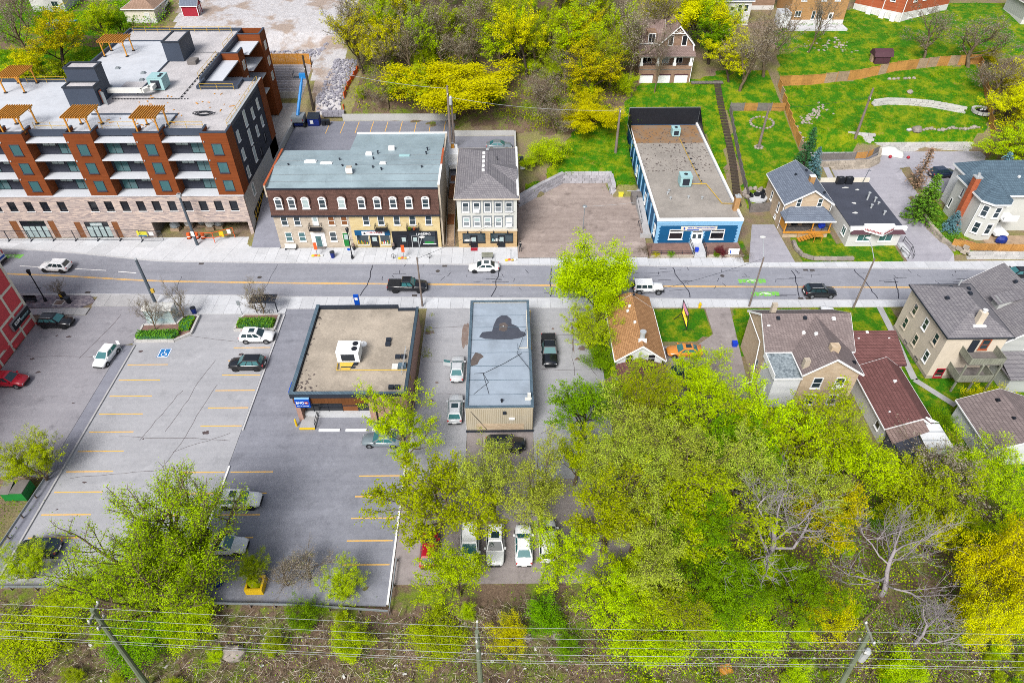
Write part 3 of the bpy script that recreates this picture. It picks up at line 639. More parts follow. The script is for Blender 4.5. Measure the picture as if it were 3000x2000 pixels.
def roof_slab(mb, a, b, c, d, t=.16, mi=0):
    """thick roof plane from four corners (counter-clockwise seen from above)"""
    P4 = [Vector(p) for p in (a, b, c, d)]; lo = [p - Vector((0,0,t)) for p in P4]
    return mb.add([tuple(p) for p in P4+lo], [(0,1,2,3),(7,6,5,4),(0,4,5,1),(1,5,6,2),(2,6,7,3),(3,7,4,0)], mi)
def gable_y(b, x0, x1, y0, y1, z0, ze, zr, wall, roof, ov=.4, xr=None, fascia='white', rname='roof'):
    """ridge runs along y; gable walls at y0 and y1"""
    xr = (x0+x1)/2 if xr is None else xr
    mb = MB().add([(x0,y0,z0),(x1,y0,z0),(x1,y0,ze),(xr,y0,zr),(x0,y0,ze),(x0,y1,z0),(x1,y1,z0),(x1,y1,ze),(xr,y1,zr),(x0,y1,ze)],
        [(0,1,2,3,4),(9,8,7,6,5),(0,5,6,1),(1,6,7,2),(0,4,9,5),(2,7,8,3),(3,8,9,4)])
    wo_ = P(b, 'wall', mb, wall); r = MB(); kl = (zr-ze)/(xr-x0); kr = (zr-ze)/(x1-xr); u = .17
    roof_slab(r, (x0-ov, y0-ov, ze-ov*kl+u), (xr, y0-ov, zr+u), (xr, y1+ov, zr+u), (x0-ov, y1+ov, ze-ov*kl+u))
    roof_slab(r, (xr, y0-ov, zr+u), (x1+ov, y0-ov, ze-ov*kr+u), (x1+ov, y1+ov, ze-ov*kr+u), (xr, y1+ov, zr+u))
    ro = P(b, rname, r, roof)
    f = MB()
    for yy in (y0-ov-.03, y1+ov):
        f.add([(x0-ov, yy, ze-ov*kl+u+.02), (x0-ov, yy, ze-ov*kl-.12), (xr, yy, zr-.12), (xr, yy, zr+u+.02), (x0-ov, yy+.03, ze-ov*kl+u+.02), (x0-ov, yy+.03, ze-ov*kl-.12), (xr, yy+.03, zr-.12), (xr, yy+.03, zr+u+.02)], [(0,1,2,3),(7,6,5,4),(0,3,7,4),(1,5,6,2)])
        f.add([(xr, yy, zr+u+.02), (xr, yy, zr-.12), (x1+ov, yy, ze-ov*kr-.12), (x1+ov, yy, ze-ov*kr+u+.02), (xr, yy+.03, zr+u+.02), (xr, yy+.03, zr-.12), (x1+ov, yy+.03, ze-ov*kr-.12), (x1+ov, yy+.03, ze-ov*kr+u+.02)], [(0,1,2,3),(7,6,5,4),(0,3,7,4),(1,5,6,2)])
    for xx, k in ((x0-ov-.09, kl), (x1+ov, kr)): f.box(xx, y0-ov, ze-ov*k-.03, xx+.09, y1+ov, ze-ov*k+.12)
    link('fascia', f.mesh('fascia', fascia, ORG[b.name]), ro)
    return wo_, ro
def gable_x(b, x0, x1, y0, y1, z0, ze, zr, wall, roof, ov=.4, yr=None, fascia='white'):
    yr = (y0+y1)/2 if yr is None else yr
    mb = MB().add([(x0,y0,z0),(x0,y1,z0),(x0,y1,ze),(x0,yr,zr),(x0,y0,ze),(x1,y0,z0),(x1,y1,z0),(x1,y1,ze),(x1,yr,zr),(x1,y0,ze)],
        [(4,3,2,1,0),(5,6,7,8,9),(0,1,6,5),(1,2,7,6),(0,5,9,4),(2,3,8,7),(3,4,9,8)])
    wo_ = P(b, 'wall', mb, wall); r = MB(); kf = (zr-ze)/(yr-y0); kb_ = (zr-ze)/(y1-yr); u = .17
    roof_slab(r, (x0-ov, y0-ov, ze-ov*kf+u), (x1+ov, y0-ov, ze-ov*kf+u), (x1+ov, yr, zr+u), (x0-ov, yr, zr+u))
    roof_slab(r, (x0-ov, yr, zr+u), (x1+ov, yr, zr+u), (x1+ov, y1+ov, ze-ov*kb_+u), (x0-ov, y1+ov, ze-ov*kb_+u))
    ro = P(b, 'roof', r, roof); f = MB()
    for yy, k in ((y0-ov-.09, kf), (y1+ov, kb_)): f.box(x0-ov, yy, ze-ov*k-.03, x1+ov, yy+.09, ze-ov*k+.12)
    for xx in (x0-ov-.03, x1+ov):
        for ya, za, yb, zb in ((y0-ov, ze-ov*kf, yr, zr), (yr, zr, y1+ov, ze-ov*kb_)):
            f.add([(xx,ya,za+u+.02),(xx,yb,zb+u+.02),(xx,yb,zb-.12),(xx,ya,za-.12),(xx+.03,ya,za+u+.02),(xx+.03,yb,zb+u+.02),(xx+.03,yb,zb-.12),(xx+.03,ya,za-.12)], [(0,1,2,3),(7,6,5,4),(0,4,5,1),(3,2,6,7)])
    link('fascia', f.mesh('fascia', fascia, ORG[b.name]), ro)
    return wo_, ro
def hip(b, x0, x1, y0, y1, ze, zr, roof, ra, rb, ov=.4, fascia='white'):
    """hip roof with the ridge from point ra to rb"""
    x0 -= ov; x1 += ov; y0 -= ov; y1 += ov
    A, B_, C_, D_ = (x0,y0,ze), (x1,y0,ze), (x1,y1,ze), (x0,y1,ze); ra = (*ra, zr); rb = (*rb, zr); mb = MB(); t = .14
    along_y = abs(ra[1]-rb[1]) >= abs(ra[0]-rb[0])
    if along_y:
        for f in ([A, B_, ra], [B_, C_, rb, ra], [C_, D_, rb], [D_, A, ra, rb]): mb.poly(f)
    else:
        for f in ([A, B_, rb, ra], [B_, C_, rb], [C_, D_, ra, rb], [D_, A, ra]): mb.poly(f)
    mb.box(x0, y0, ze-t, x1, y1, ze-.004)
    ro = P(b, 'roof', mb, roof)
    link('fascia', MB().box(x0-.06, y0-.06, ze-t-.04, x1+.06, y0, ze+.02).box(x0-.06, y1, ze-t-.04, x1+.06, y1+.06, ze+.02).box(x0-.06, y0, ze-t-.04, x0, y1, ze+.02).box(x1, y0, ze-t-.04, x1+.06, y1, ze+.02).mesh('fascia', fascia, ORG[b.name]), ro)
    return ro
def flat_box(b, x0, x1, y0, y1, z0, zd, zp, wall, deck, coping, pw=.3, cope_h=.08, co=.06):
    P(b, 'wall', MB().box(x0, y0, z0, x1, y1, zd-.02), wall)
    P(b, 'roof', MB().box(x0+pw, y0+pw, zd-.02, x1-pw, y1-pw, zd+.02), deck)
    P(b, 'parapet', MB().box(x0, y0, zd-.02, x1, y0+pw, zp).box(x0, y1-pw, zd-.02, x1, y1, zp).box(x0, y0+pw, zd-.02, x0+pw, y1-pw, zp).box(x1-pw, y0+pw, zd-.02, x1, y1-pw, zp), wall)
    P(b, 'coping', MB().box(x0-co, y0-co, zp, x1+co, y0+pw+co, zp+cope_h).box(x0-co, y1-pw-co, zp, x1+co, y1+co, zp+cope_h).box(x0-co, y0+pw+co, zp, x0+pw+co, y1-pw-co, zp+cope_h).box(x1-pw-co, y0+pw+co, zp, x1+co, y1-pw-co, zp+cope_h), coping)
def vent(par, x, y, z, mat='lightmetal', s=.4): P(par, 'roof_vent', MB().box(x-s/2, y-s/2, z-.1, x+s/2, y+s/2, z+.14).box(x-s*.36, y-s*.36, z+.14, x+s*.36, y+s*.36, z+.24), mat)
def pipe(par, x, y, z, h=.5, r=.07, mat='darkmetal'): P(par, 'vent_pipe', MB().lathe([(r,z-.1),(r,z+h),(r*1.7,z+h),(r*1.7,z+h+.1)], x, y, 7), mat)
def hvac(par, x, y, z, sx, sy, sz, mat, fans=1, name='air_handler'):
    o = P(par, name, MB().box(x-sx/2, y-sy/2, z+.15, x+sx/2, y+sy/2, z+sz).box(x-sx*.42, y-sy*.42, z, x+sx*.42, y+sy*.42, z+.15).box(x-sx/2-.04, y-sy/2-.04, z+sz, x+sx/2+.04, y+sy/2+.04, z+sz+.05), mat)
    for i in range(fans): P(o, 'fan', MB().lathe([(.32,z+sz+.05),(.32,z+sz+.12),(.1,z+sz+.14)], x+sx*(.25 if fans > 1 else 0), y+(i-(fans-1)/2)*.8, 12), 'black')
    P(o, 'grille', MB().box(x-sx*.3, y-sy/2-.02, z+.35, x+sx*.3, y-sy/2, z+sz-.3), 'darkmetal')
    return o
def rail(mb, pts, h=1.0, n=2, r=.03, post=True):
    for a, b in zip(pts, pts[1:]):
        for k in range(n): mb.tube((a[0],a[1],a[2]+h*(k+1)/n), (b[0],b[1],b[2]+h*(k+1)/n), r, r, 4)
    if post:
        for p in pts: mb.tube(p, (p[0],p[1],p[2]+h), r*1.2, r*1.2, 4)
    return mb

# ================================================================ THE APARTMENT BLOCK
A = thing('apartment_building', 'five storey apartment block with orange wood panelled bays over a brick base', 'apartment building', (-60, 94.5, 0))
XR, XL, YF = -41.0, -101.0, 94.5
bays = [(-44.65,-40.78),(-54.4,-50.6),(-64.5,-60.5),(-74.4,-70.5),(-84.3,-80.4),(-94.2,-90.3)]
def wall_holes(par, name, x0, x1, z0, z1, y0, y1, holes, mat):
    """front wall with real rectangular openings: holes = [(x0,x1,z0,z1)]"""
    X = sorted({x0, x1, *[h[0] for h in holes], *[h[1] for h in holes]}); Z = sorted({z0, z1, *[h[2] for h in holes], *[h[3] for h in holes]}); mb = MB()
    for i in range(len(X)-1):
        for j in range(len(Z)-1):
            cx_, cz_ = (X[i]+X[i+1])/2, (Z[j]+Z[j+1])/2
            if not any(h[0] < cx_ < h[1] and h[2] < cz_ < h[3] for h in holes): mb.box(X[i], y0, Z[j], X[i+1], y1, Z[j+1])
    return P(par, name, mb, mat)
bw = [-44.95+2.46*-k for k in range(-1, 9)] + [-69.9-2.46*k for k in range(0, 11)]
bw = [(x-.62, x+.62) for x in [-42.9,-45.3,-47.7,-50.15,-52.6,-55.05,-57.5,-60,-62.5,-65] + [-69.9,-72.6,-75.1,-77.7,-80.2,-82.8,-85.3,-87.9]]
holes = [(a, b, 5.05, 6.8) for a, b in bw] + [(-57.0,-41.55,0,2.95)] + [(-78.0,-74.0,.1,3.35),(-67.8,-64.0,.1,3.1)] + [(-79.6,-78.4,.1,3.35),(-73.5,-72.5,.1,3.35),(-69.4,-68.4,.1,3.1),(-63.4,-62.4,.1,3.1)]
wall_holes(A, 'brick_base', XL, XR, 0, 7.7, YF, YF+.35, holes, 'brownbrick')
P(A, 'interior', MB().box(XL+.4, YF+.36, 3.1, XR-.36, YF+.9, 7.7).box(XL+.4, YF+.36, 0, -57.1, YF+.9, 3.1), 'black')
P(A, 'garage_interior', MB().box(-57.0, YF+7.6, 0, -41.6, YF+7.8, 3.0).box(-57.1, YF+.36, 0, -57.0, YF+7.7, 3.1).box(-57.1, YF+.9, 2.98, XR-.36, YF+7.8, 3.1), 'greywood')
P(A, 'cornice', MB().box(XL, YF-.12, 7.7, XR+.12, YF+.45, 7.86), 'balcony')
for a, b in bw: win(A, (a+b)/2, YF+.22, 5.12, 'S', b-a-.14, 1.6, 'single', 'darkmetal', 'glass_dark', False, .05); P(A, 'window_sill', MB().box(a-.08, YF-.08, 4.95, b+.08, YF+.2, 5.05), 'white')
for a, b, z1 in ((-78.0,-74.0,3.35),(-67.8,-64.0,3.1)):
    s = P(A, 'storefront', MB().box(a, YF+.1, .1, b, YF+.16, z1), 'glass_light')
    f = MB()
    for q in (0, .28, .52, .76, 1): f.box(a+(b-a)*q-.05, YF+.04, .1, a+(b-a)*q+.05, YF+.18, z1)
    f.box(a, YF+.03, z1*.7, b, YF+.17, z1*.7+.1).box(a, YF+.03, z1-.1, b, YF+.17, z1).box(a, YF+.03, .1, b, YF+.17, .22); P(s, 'frame', f, 'black')
    for q in (.28, .52): P(s, 'door', MB().box(a+(b-a)*q+.1, YF+.02, .25, a+(b-a)*(q+.24)-.1, YF+.09, z1*.7-.06), 'glass_light')
    P(s, 'transom', MB().box(a+.06, YF+.06, z1*.7+.11, b-.06, YF+.12, z1-.11), 'glass_dark')
bl = P(A, 'entrance_sign', MB().box(-66.9, YF-.02, 2.35, -65.0, YF+.05, 2.85), 'glass_light'); text(A, 'CONCEPT', (-65.85, YF-.04, 2.6), .34, 'S', 'white')
for a, b, z1 in ((-79.6,-78.4,3.35),(-73.5,-72.5,3.35),(-69.4,-68.4,3.1),(-63.4,-62.4,3.1)): P(A, 'brown_panel', MB().box(a, YF+.05, .1, b, YF+.2, z1), 'brownpanel')
# upper floors
W0, YW = 7.7, 96.5
P(A, 'upper_wall', MB().box(XL, YW, W0, XR, 115.3, 17.5), 'charbrick')
P(A, 'wing_wall', MB().box(-73.1, 115.3, 0, -51.2, 140.3, 17.5), 'charbrick')
P(A, 'rear_wall', MB().box(-73.1, 111, 0, XR, 115.25, W0).box(XL, YF+8, 0, -57.2, 115.2, W0-.01), 'charbrick')
P(A, 'side_wall', MB().box(XR-.35, YF+.36, 0, XR, 115.25, W0), 'wallconc')
sidef = MB()
for k in range(7): sidef.tube((XR+.05, 97.2+k*1.2, 1.4+k*.18), (XR+.05, 97.2+k*1.2, 3.4+k*.12), .05, .05, 4)
P(A, 'ramp_opening', MB().add([(XR+.012, 96.6, .9), (XR+.012, 105.6, 2.6), (XR+.012, 105.6, 4.2), (XR+.012, 96.6, 3.4)], [(0,1,2,3)]), 'black')
for k in range(2): sidef.tube((XR+.05, 96.6, 1.6+k*.9), (XR+.05, 105.6, 2.9+k*.7), .05, .05, 4)
P(A, 'yellow_side_rail', sidef, 'yellowpipe')
for i, (a, b) in enumerate(bays):
    o = P(A, 'bay', MB().box(a, YF, 7.86, b, YW, 17.3), 'orangewood')
    P(A, 'bay_parapet', MB().box(a, YF, 17.3, b, YF+.22, 18.1).box(a, YF+.22, 17.3, a+.22, YW+.6, 18.1).box(b-.22, YF+.22, 17.3, b, YW+.6, 18.1), 'orangewood')
    P(A, 'bay_coping', MB().box(a-.05, YF-.05, 18.1, b+.05, YF+.27, 18.2).box(a-.05, YF+.27, 18.1, a+.27, YW+.65, 18.2).box(b-.27, YF+.27, 18.1, b+.05, YW+.65, 18.2), 'charmetal')
    P(A, 'bay_roof', MB().box(a+.22, YF+.22, 17.3, b-.22, YW, 17.34), 'pebbles')
    for z in (14.75, 11.75, 8.75): win(A, (a+b)/2+.05, YF, z, 'S', 1.38, 1.6, 'single', 'charmetal', 'glass_teal', True, .05)
    for z in (16.75, 13.75, 10.7): P(A, 'wall_light', MB().box(a+.2, YF-.1, z-.1, a+.38, YF, z+.1), 'lightmetal')
    if i+1 < len(bays):
        l_, r_ = bays[i+1][1], a
        for z in (16.75, 13.85, 10.85, 7.87): P(A, 'balcony_slab', MB().box(l_, YF+.05, z-.18, r_, YW, z), 'balcony')
        P(A, 'band', MB().box(l_, YW-.35, 16.95, r_, YW, 17.9), 'charmetal')
        for z in (14.0, 11.0, 8.0):
            win(A, l_+1.5 if i % 2 else r_-1.7, YW, z, 'S', 2.1, 2.2, 'slider', 'black', 'glass_teal', False, .05, 'balcony_door')
            win(A, r_-1.6 if i % 2 else l_+1.9, YW, z+1.25, 'S', 1.9, .95, 'slider', 'black', 'glass_light', False, .05)
# right hand wall of the block
P(A, 'corner_panel', MB().box(XR-.02, YF+.1, 7.87, XR+.1, 97.6, 18.1), 'orangewood')
P(A, 'rear_corner_panel', MB().box(XR-.02, 112.9, 7.9, XR+.1, 115.32, 18.1), 'orangewood')
for y, z, w_, h_ in ((99.1,14.6,1.0,1.6),(99.1,11.6,1.0,1.6),(99.1,8.6,1.0,1.6),(99.1,5.3,1.0,1.9),(103.6,15,1.0,2.4),(103.6,11.9,1.0,2.4),(103.6,8.9,1.0,2.4),(107.3,14.6,.9,1.6),(107.3,11.6,.9,1.6),(110.5,14.8,.9,1.6),(110.5,11.8,.9,1.6),(106.6,8.2,.8,1.4),(110,9.2,.8,1.4)):
    win(A, XR, y, z, 'E', w_, h_, 'single', 'white' if z > 9.3 or y < 104 else 'black', 'glass_light' if z > 9.3 or y < 104 else 'glass_dark', True, .05)
P(A, 'parapet', MB().box(XR-.3, 97.1, 17.5, XR, 115.25, 18.05).box(-50.5, 111.7, 17.5, -44, 112, 18.05).box(-44.3, 112, 17.5, -44, 115.2, 18.05).box(-44, 114.9, 17.5, XR-.3, 115.2, 18.05).box(-50.8, 111.7, 17.5, -50.5, 115.3, 18.05)
  .box(-51.5, 115.3, 17.5, -51.2, 140.3, 18.05).box(-73.1, 140, 17.5, -51.5, 140.3, 18.05).box(-73.1, 115.3, 17.5, -72.8, 140, 18.05).box(XL, 115, 17.5, -72.8, 115.3, 18.05), 'charmetal')
P(A, 'parapet_cap', MB().box(XR-.34, 97.1, 18.05, XR+.04, 115.2, 18.12), 'lightmetal')
P(A, 'roof', MB().box(XL, 96.5, 17.5, -63.7, 115, 17.54).box(-63.7, 96.5, 17.5, -50.6, 102.1, 17.54).box(-72.8, 115, 17.5, -59.8, 134.4, 17.543), 'membrane')
P(A, 'gravel_roof', MB().box(-63.7, 102.1, 17.5, -50.8, 115, 17.537).box(-50.8, 102.1, 17.5, XR-.3, 111.7, 17.537).box(-50.6, 96.5, 17.5, XR-.3, 102.1, 17.537).box(-44, 111.7, 17.5, XR-.3, 114.9, 17.537).box(-59.8, 115, 17.5, -51.5, 140, 17.537).box(-72.8, 134.4, 17.5, -59.8, 140, 17.537), 'pebbles')
P(A, 'roof_kerb', MB().box(-63.8, 102.0, 17.54, -50.5, 102.2, 17.72).box(-50.7, 96.6, 17.54, -50.5, 102, 17.72).box(-59.9, 110, 17.54, -59.7, 134.4, 17.72).box(-72.8, 134.3, 17.54, -59.9, 134.5, 17.72), 'charmetal')
# rear right balconies with orange fins
for y0, y1 in ((126.6,129.6),(136.6,140.3)):
    P(A, 'fin', MB().box(-51.2, y0, 2, -46.9, y0+.3, 18).box(-47.2, y0+.3, 2, -46.9, y1, 18).box(-51.2, y1-.3, 2, -47.2, y1, 18) if y1 > 130 else MB().box(-51.2, y0, 2, -48.2, y0+.3, 18).box(-48.5, y0+.3, 2, -48.2, y1, 18), 'orangewood')
    P(A, 'fin_cap', MB().box(-51.2, y0-.04, 18, -46.86 if y1 > 130 else -48.16, y0+.34, 18.1).box(-47.24 if y1 > 130 else -48.54, y0+.34, 18, -46.86 if y1 > 130 else -48.16, y1, 18.1), 'charmetal')
    for z in (14.6, 11.6, 8.6): win(A, -46.9 if y1 > 130 else -48.2, (y0+y1)/2+.1, z, 'E', 1.2, 1.5, 'single', 'white', 'glass_light', False, .05)
for z in (16.8, 13.8, 10.8, 7.8):
    P(A, 'balcony_slab', MB().box(-51.2, 115.4, z-.2, -48.4, 126.5, z), 'balcony'); P(A, 'balcony_slab', MB().box(-51.2, 129.7, z-.2, -47.3, 136.5, z), 'balcony')
for z in (14, 11, 8):
    for y in (118, 123, 132, 135): win(A, -51.2, y, z, 'E', 1.6, 2.1, 'slider', 'black', 'glass_teal', False, .05, 'balcony_door')
# stair towers, ducts and plant on the roof
def tower(x0, x1, y0, y1, z1):
    o = P(A, 'stair_tower', MB().box(x0, y0, 17.54, x1, y1, z1), 'charmetal')
    P(o, 'cap', MB().box(x0-.08, y0-.08, z1, x1+.08, y0+.24, z1+.2).box(x0-.08, y1-.24, z1, x1+.08, y1+.08, z1+.2).box(x0-.08, y0+.24, z1, x0+.24, y1-.24, z1+.2).box(x1-.24, y0+.24, z1, x1+.08, y1-.24, z1+.2), 'darkmetal')
    P(o, 'gravel_top', MB().box(x0+.24, y0+.24, z1, x1-.24, y1-.24, z1+.03), 'pebbles')
tower(-68.6, -63.8, 105.3, 107.6, 20.4); tower(-68.6, -63.8, 107.6, 110.1, 22.5); tower(-60, -57, 124, 129.8, 20.8)
door(A, -63.79, 106.5, 17.6, 'E', .9, 2.0, 'orange', 'darkmetal', label='orange door standing open'); P(A, 'open_door_leaf', MB().obox(-63.2, 105.9, 17.6, 1.0, .06, 2.0, -.5), 'greymetal')
hvac(A, -56.9, 112.3, 17.6, 2.4, 2.6, 2.0, 'tealunit', 2)
P(A, 'duct', MB().box(-63.7, 108.4, 18.3, -58.2, 109.2, 18.9).obox(-57.8, 109.2, 18.3, .8, 1.6, .6, -.5).box(-57.6, 109.4, 18.3, -56.8, 111, 18.9), 'offwhite')
gl = MB()
for i in range(26): gl.box(-63+i*.48, 107.7, 17.56, -62.85+i*.48, 107.85, 17.66)
gl.tube((-63,107.78,17.7), (-52.2,107.6,17.7), .04, .04, 4); gl.tube((-52.2,107.6,17.7), (-52,128,17.7), .04, .04, 4); gl.tube((-52,128,17.7), (-57,128.2,17.7), .04, .04, 4)
for i in range(16): gl.box(-52.25, 108.5+i*1.25, 17.56, -52.0, 108.75+i*1.25, 17.68)
P(A, 'gas_line', gl, 'black')
for a, b in (((-41.5,97.5),(-41.5,114.5)),((-50,97.2),(-45,97.2)),((-60,97.2),(-55,97.2)),((-70,97.2),(-65,97.2)),((-51.8,116),(-51.8,126)),((-72,139.2),(-53,139.2)),((-50,111.3),(-44.5,111.3)),((-80,114.6),(-73.5,114.6)),((-51.8,130),(-51.8,136))):
    n_ = max(2, int(math.hypot(b[0]-a[0], b[1]-a[1])/2.2)); P(A, 'roof_guard_rail', rail(MB(), [(a[0]+(b[0]-a[0])*i/n_, a[1]+(b[1]-a[1])*i/n_, 17.55) for i in range(n_+1)], 1.05, 2, .03), 'yellowpipe')
lit = MB()
for i in range(40):
    x, y = rr.uniform(-62, -43), rr.uniform(97.5, 110); lit.obox(x, y, 17.55, rr.uniform(.08,.9), rr.uniform(.06,.2), .08, rr.uniform(0,3))
P(A, 'loose_material', lit, 'cedar', kind='stuff')
hose = MB(); hp = [(-46.5+.8*math.cos(t*.7)*(1+.05*t), 102+.7*math.sin(t*.7), 17.6+.01*t) for t in range(28)]; hose.path(hp, .06, 4); P(A, 'coiled_hose', hose, 'black')
P(A, 'pallet', MB().box(-55.9, 122.4, 17.55, -54.4, 124.2, 18.2), 'greywood')
for x, y in ((-65.6,112.9),(-62.2,118.6),(-67.5,120.8),(-61.3,115.6)): vent(A, x, y, 17.6, 'greymetal', .7)
# cedar pergolas on the roof terraces
def pergola(x0, x1, y0, y1, label):
    t = thing('pergola', label, 'pergola', ((x0+x1)/2, (y0+y1)/2, 17.54), 'cedar pergolas on the apartment roof')
    zt = 20.0
    for x in (x0+.35, x1-.35):
        for y in (y0+.5, y1-.5):
            po = P(t, 'post', MB().box(x-.09, y-.09, 17.54, x+.09, y+.09, zt), 'cedar'); P(po, 'post_base', MB().box(x-.22, y-.22, 17.54, x+.22, y+.22, 17.7), 'black')
            P(t, 'brace', MB().tube((x, y, 19.2), (x+(.6 if x < (x0+x1)/2 else -.6), y, zt), .05, .05, 4), 'cedar')
    for y in (y0+.4, y1-.6): P(t, 'beam', MB().box(x0, y, zt, x1, y+.1, zt+.25), 'cedar')
    n_ = 11
    for i in range(n_):
        x = x0 + .1 + (x1-x0-.2)*i/(n_-1); P(t, 'rafter', MB().box(x-.045, y0, zt+.2, x+.045, y1, zt+.42), 'cedar')
pergola(-64.2, -60.4, 94.9, 99.3, 'cedar pergola behind the second orange bay from the open garage')
pergola(-54.2, -50.4, 94.7, 99.0, 'cedar pergola over the gravel edge, nearest the grey side wall')
pergola(-74.0, -70.2, 95.0, 99.4, 'cedar pergola on the front edge, cut by the picture edge')
pergola(-72.5, -67.8, 126.0, 129.9, 'cedar pergola farthest back beside the small stair tower')
pergola(-81.8, -78.0, 110.0, 115.0, 'cedar pergola at the rear edge above the treetops')
# ================================================================ MANSARD ROW
B = thing('mansard_building', 'long stone building with brown mansard roof, white arched dormers and two shopfronts', 'building', (-23, 91.3, 0))
MX0, MX1, MY = -36.0, -10.3, 91.3
XM = -24.3
P(B, 'wall', MB().box(MX0, MY, 0, XM, 103.3, 6.2), 'stone_grey'); P(B, 'wall', MB().box(XM, MY+.001, 0, MX1, 103.3, 6.2), 'stone_yellow')
P(B, 'rear_wall', MB().box(-25.2, 103.3, 0, MX1, 110.4, 10.2), 'stone_grey')
def slope_roof(name, mb, mat): return P(B, name, mb, mat)
P(B, 'mansard_roof', MB().add([(MX0-.1,MY-.25,6.2),(MX1+.1,MY-.25,6.2),(MX1+.05,MY+.45,10.4),(MX0-.05,MY+.45,10.4),(MX0-.1,103.3,6.2),(MX1+.1,103.3,6.2),(MX1+.05,103.2,10.4),(MX0-.05,103.2,10.4)], [(0,1,2,3),(1,5,6,2),(5,4,7,6),(4,0,3,7),(3,2,6,7),(0,4,5,1)]), 'mansard')
P(B, 'cornice', MB().box(MX0-.15, MY-.4, 6.0, MX1+.15, MY, 6.2).box(MX0-.1, MY+.28, 10.35, MX1+.1, MY+.5, 10.52), 'darkmetal')
tin = MB()
def low_roof(z): return z
tin.add([(MX0-.1,MY+.42,10.5),(MX1+.1,MY+.42,10.5),(MX1+.1,97.6,11.15),(MX0-.1,97.6,11.15),(MX1+.1,103.5,10.75),(MX0-.1,103.5,10.75),(-25.3,103.5,10.75),(-25.3,110.6,10.2),(MX1+.1,110.6,10.2)], [(0,1,2,3),(3,2,4,5),(6,4,8,7)])
P(B, 'tin_roof', tin, 'tin')
ts = MB()
for y, z in ((93.4,10.72),(95.2,10.92),(97.6,11.15),(99.4,11.04),(101.4,10.9)): ts.box(MX0-.08, y-.03, z-.02, MX1+.08, y+.03, z+.03)
P(B, 'roof_seam', ts, 'greymetal')
P(B, 'side_parapet', MB().box(MX0-.35, MY+.4, 9, MX0-.1, 103.4, 11.0).box(MX1+.1, MY+.4, 0, MX1+.4, 103.4, 11.0).box(MX1+.1, 103.4, 0, MX1+.4, 110.6, 10.3), 'stone_grey')
P(B, 'red_tile_cap', MB().box(MX0-.38, MY+.4, 11.0, MX0-.05, 103.4, 11.12).box(MX1+.1, 98, 11.0, MX1+.42, 103.4, 11.12), 'redbrick'); P(B, 'white_cap', MB().box(MX1+.08, MY+.4, 11.0, MX1+.42, 98, 11.1).box(-25.3, 110.4, 10.2, MX1+.4, 110.7, 10.4), 'white')
P(B, 'side_wall_white', MB().box(MX1+.4, 103.4, 3.9, MX1+.5, 110.6, 9.6), 'siding_white')
for x in (-34.55,-32.55,-30.45,-27.9,-24.95,-21.95,-19.55,-17.15,-14.75,-12.2):
    d = P(B, 'dormer', MB().box(x-.72, MY-.12, 7.3, x+.72, MY+.9, 9.0).add([(x+.72*math.cos(math.pi*i/8), yy, 9.0+.62*math.sin(math.pi*i/8)) for yy in (MY-.12, MY+.9) for i in range(9)], [tuple(range(8,-1,-1)), tuple(range(9,18))] + [(i, i+1, i+10, i+9) for i in range(8)]), 'mansard')
    win(B, x, MY-.12, 7.5, 'S', .84, 1.35, 'arch', 'white', 'glass_light' if x in (-30.45,-24.95) else 'glass', True, .14)
for i, x in enumerate((-34.4,-32.4,-29.6,-27.1,-25.1)):
    if i == 2: door(B, x, MY, 4.15, 'S', .8, 1.75, 'white', 'offwhite', 'glass_light')
    else: win(B, x, MY, 4.35, 'S', .84, 1.45, 'double', 'white' if i < 2 else 'offwhite', 'glass' if i < 2 else 'brownpanel', True, .09)
for x in (-21.7,-19.4,-16.95,-14.5,-12.0): win(B, x, MY, 4.35, 'S', .84, 1.5, 'double', 'white', 'glass', True, .08)
for x in (-34.3,-32.2): win(B, x, MY, 1.4, 'S', .9, 1.55, 'double', 'white', 'glass_teal', True, .08)
win(B, -27.3, MY, 1.4, 'S', .9, 1.55, 'double', 'white', 'glass', True, .08)
P(B, 'entrance', MB().box(-30.8, MY-.06, .3, -28.6, MY+.02, 2.9), 'white'); door(B, -29.7, MY-.06, .35, 'S', .9, 2.0, 'glass_teal', 'white'); P(B, 'entrance_step', MB().box(-30.6, MY-.5, .13, -28.8, MY, .32), 'greywood')
door(B, -25.3, MY, .35, 'S', .95, 2.5, 'greenbin', 'cream', 'glass_light')
# shopfronts
P(B, 'blue_fascia', MB().box(-23.8, MY-.22, 2.45, -18.3, MY, 3.3), 'blue_wall'); sg = P(B, 'white_sign', MB().box(-22.7, MY-.26, 2.5, -19.1, MY-.22, 3.25), 'white')
text(B, 'CYPROUDA\'S', (-20.7, MY-.28, 3.0), .4, 'S', 'redpaint', bold=True); P(sg, 'small_print', MB().box(-22, MY-.27, 2.63, -19.6, MY-.262, 2.73), 'greymetal'); P(sg, 'round_logo', MB().add([(-22.25+.18*math.cos(i*.628), MY-.28, 2.85+.2*math.sin(i*.628)) for i in range(10)], [tuple(range(10))]), 'darkmetal')
for a, b in ((-23.6,-21.8),(-19.9,-18.4)):
    s = P(B, 'display_window', MB().box(a, MY-.08, .75, b, MY+.02, 2.4), 'glass'); P(s, 'frame', MB().box(a-.07, MY-.12, .68, a, MY, 2.45).box(b, MY-.12, .68, b+.07, MY, 2.45).box(a-.07, MY-.14, .45, b+.07, MY, .68), 'cream')
    for k in range(9): P(s, 'window_goods', MB().box(a+.1+(b-a-.3)*k/9, MY-.1, .78, a+.1+(b-a-.3)*k/9+.14, MY-.082, .95+.5*rr.random()), rr.choice(['redpaint','safety','orange','greenbin','white','cedar']))
door(B, -20.85, MY, .15, 'S', 1.1, 2.15, 'black', 'black', 'glass_light')
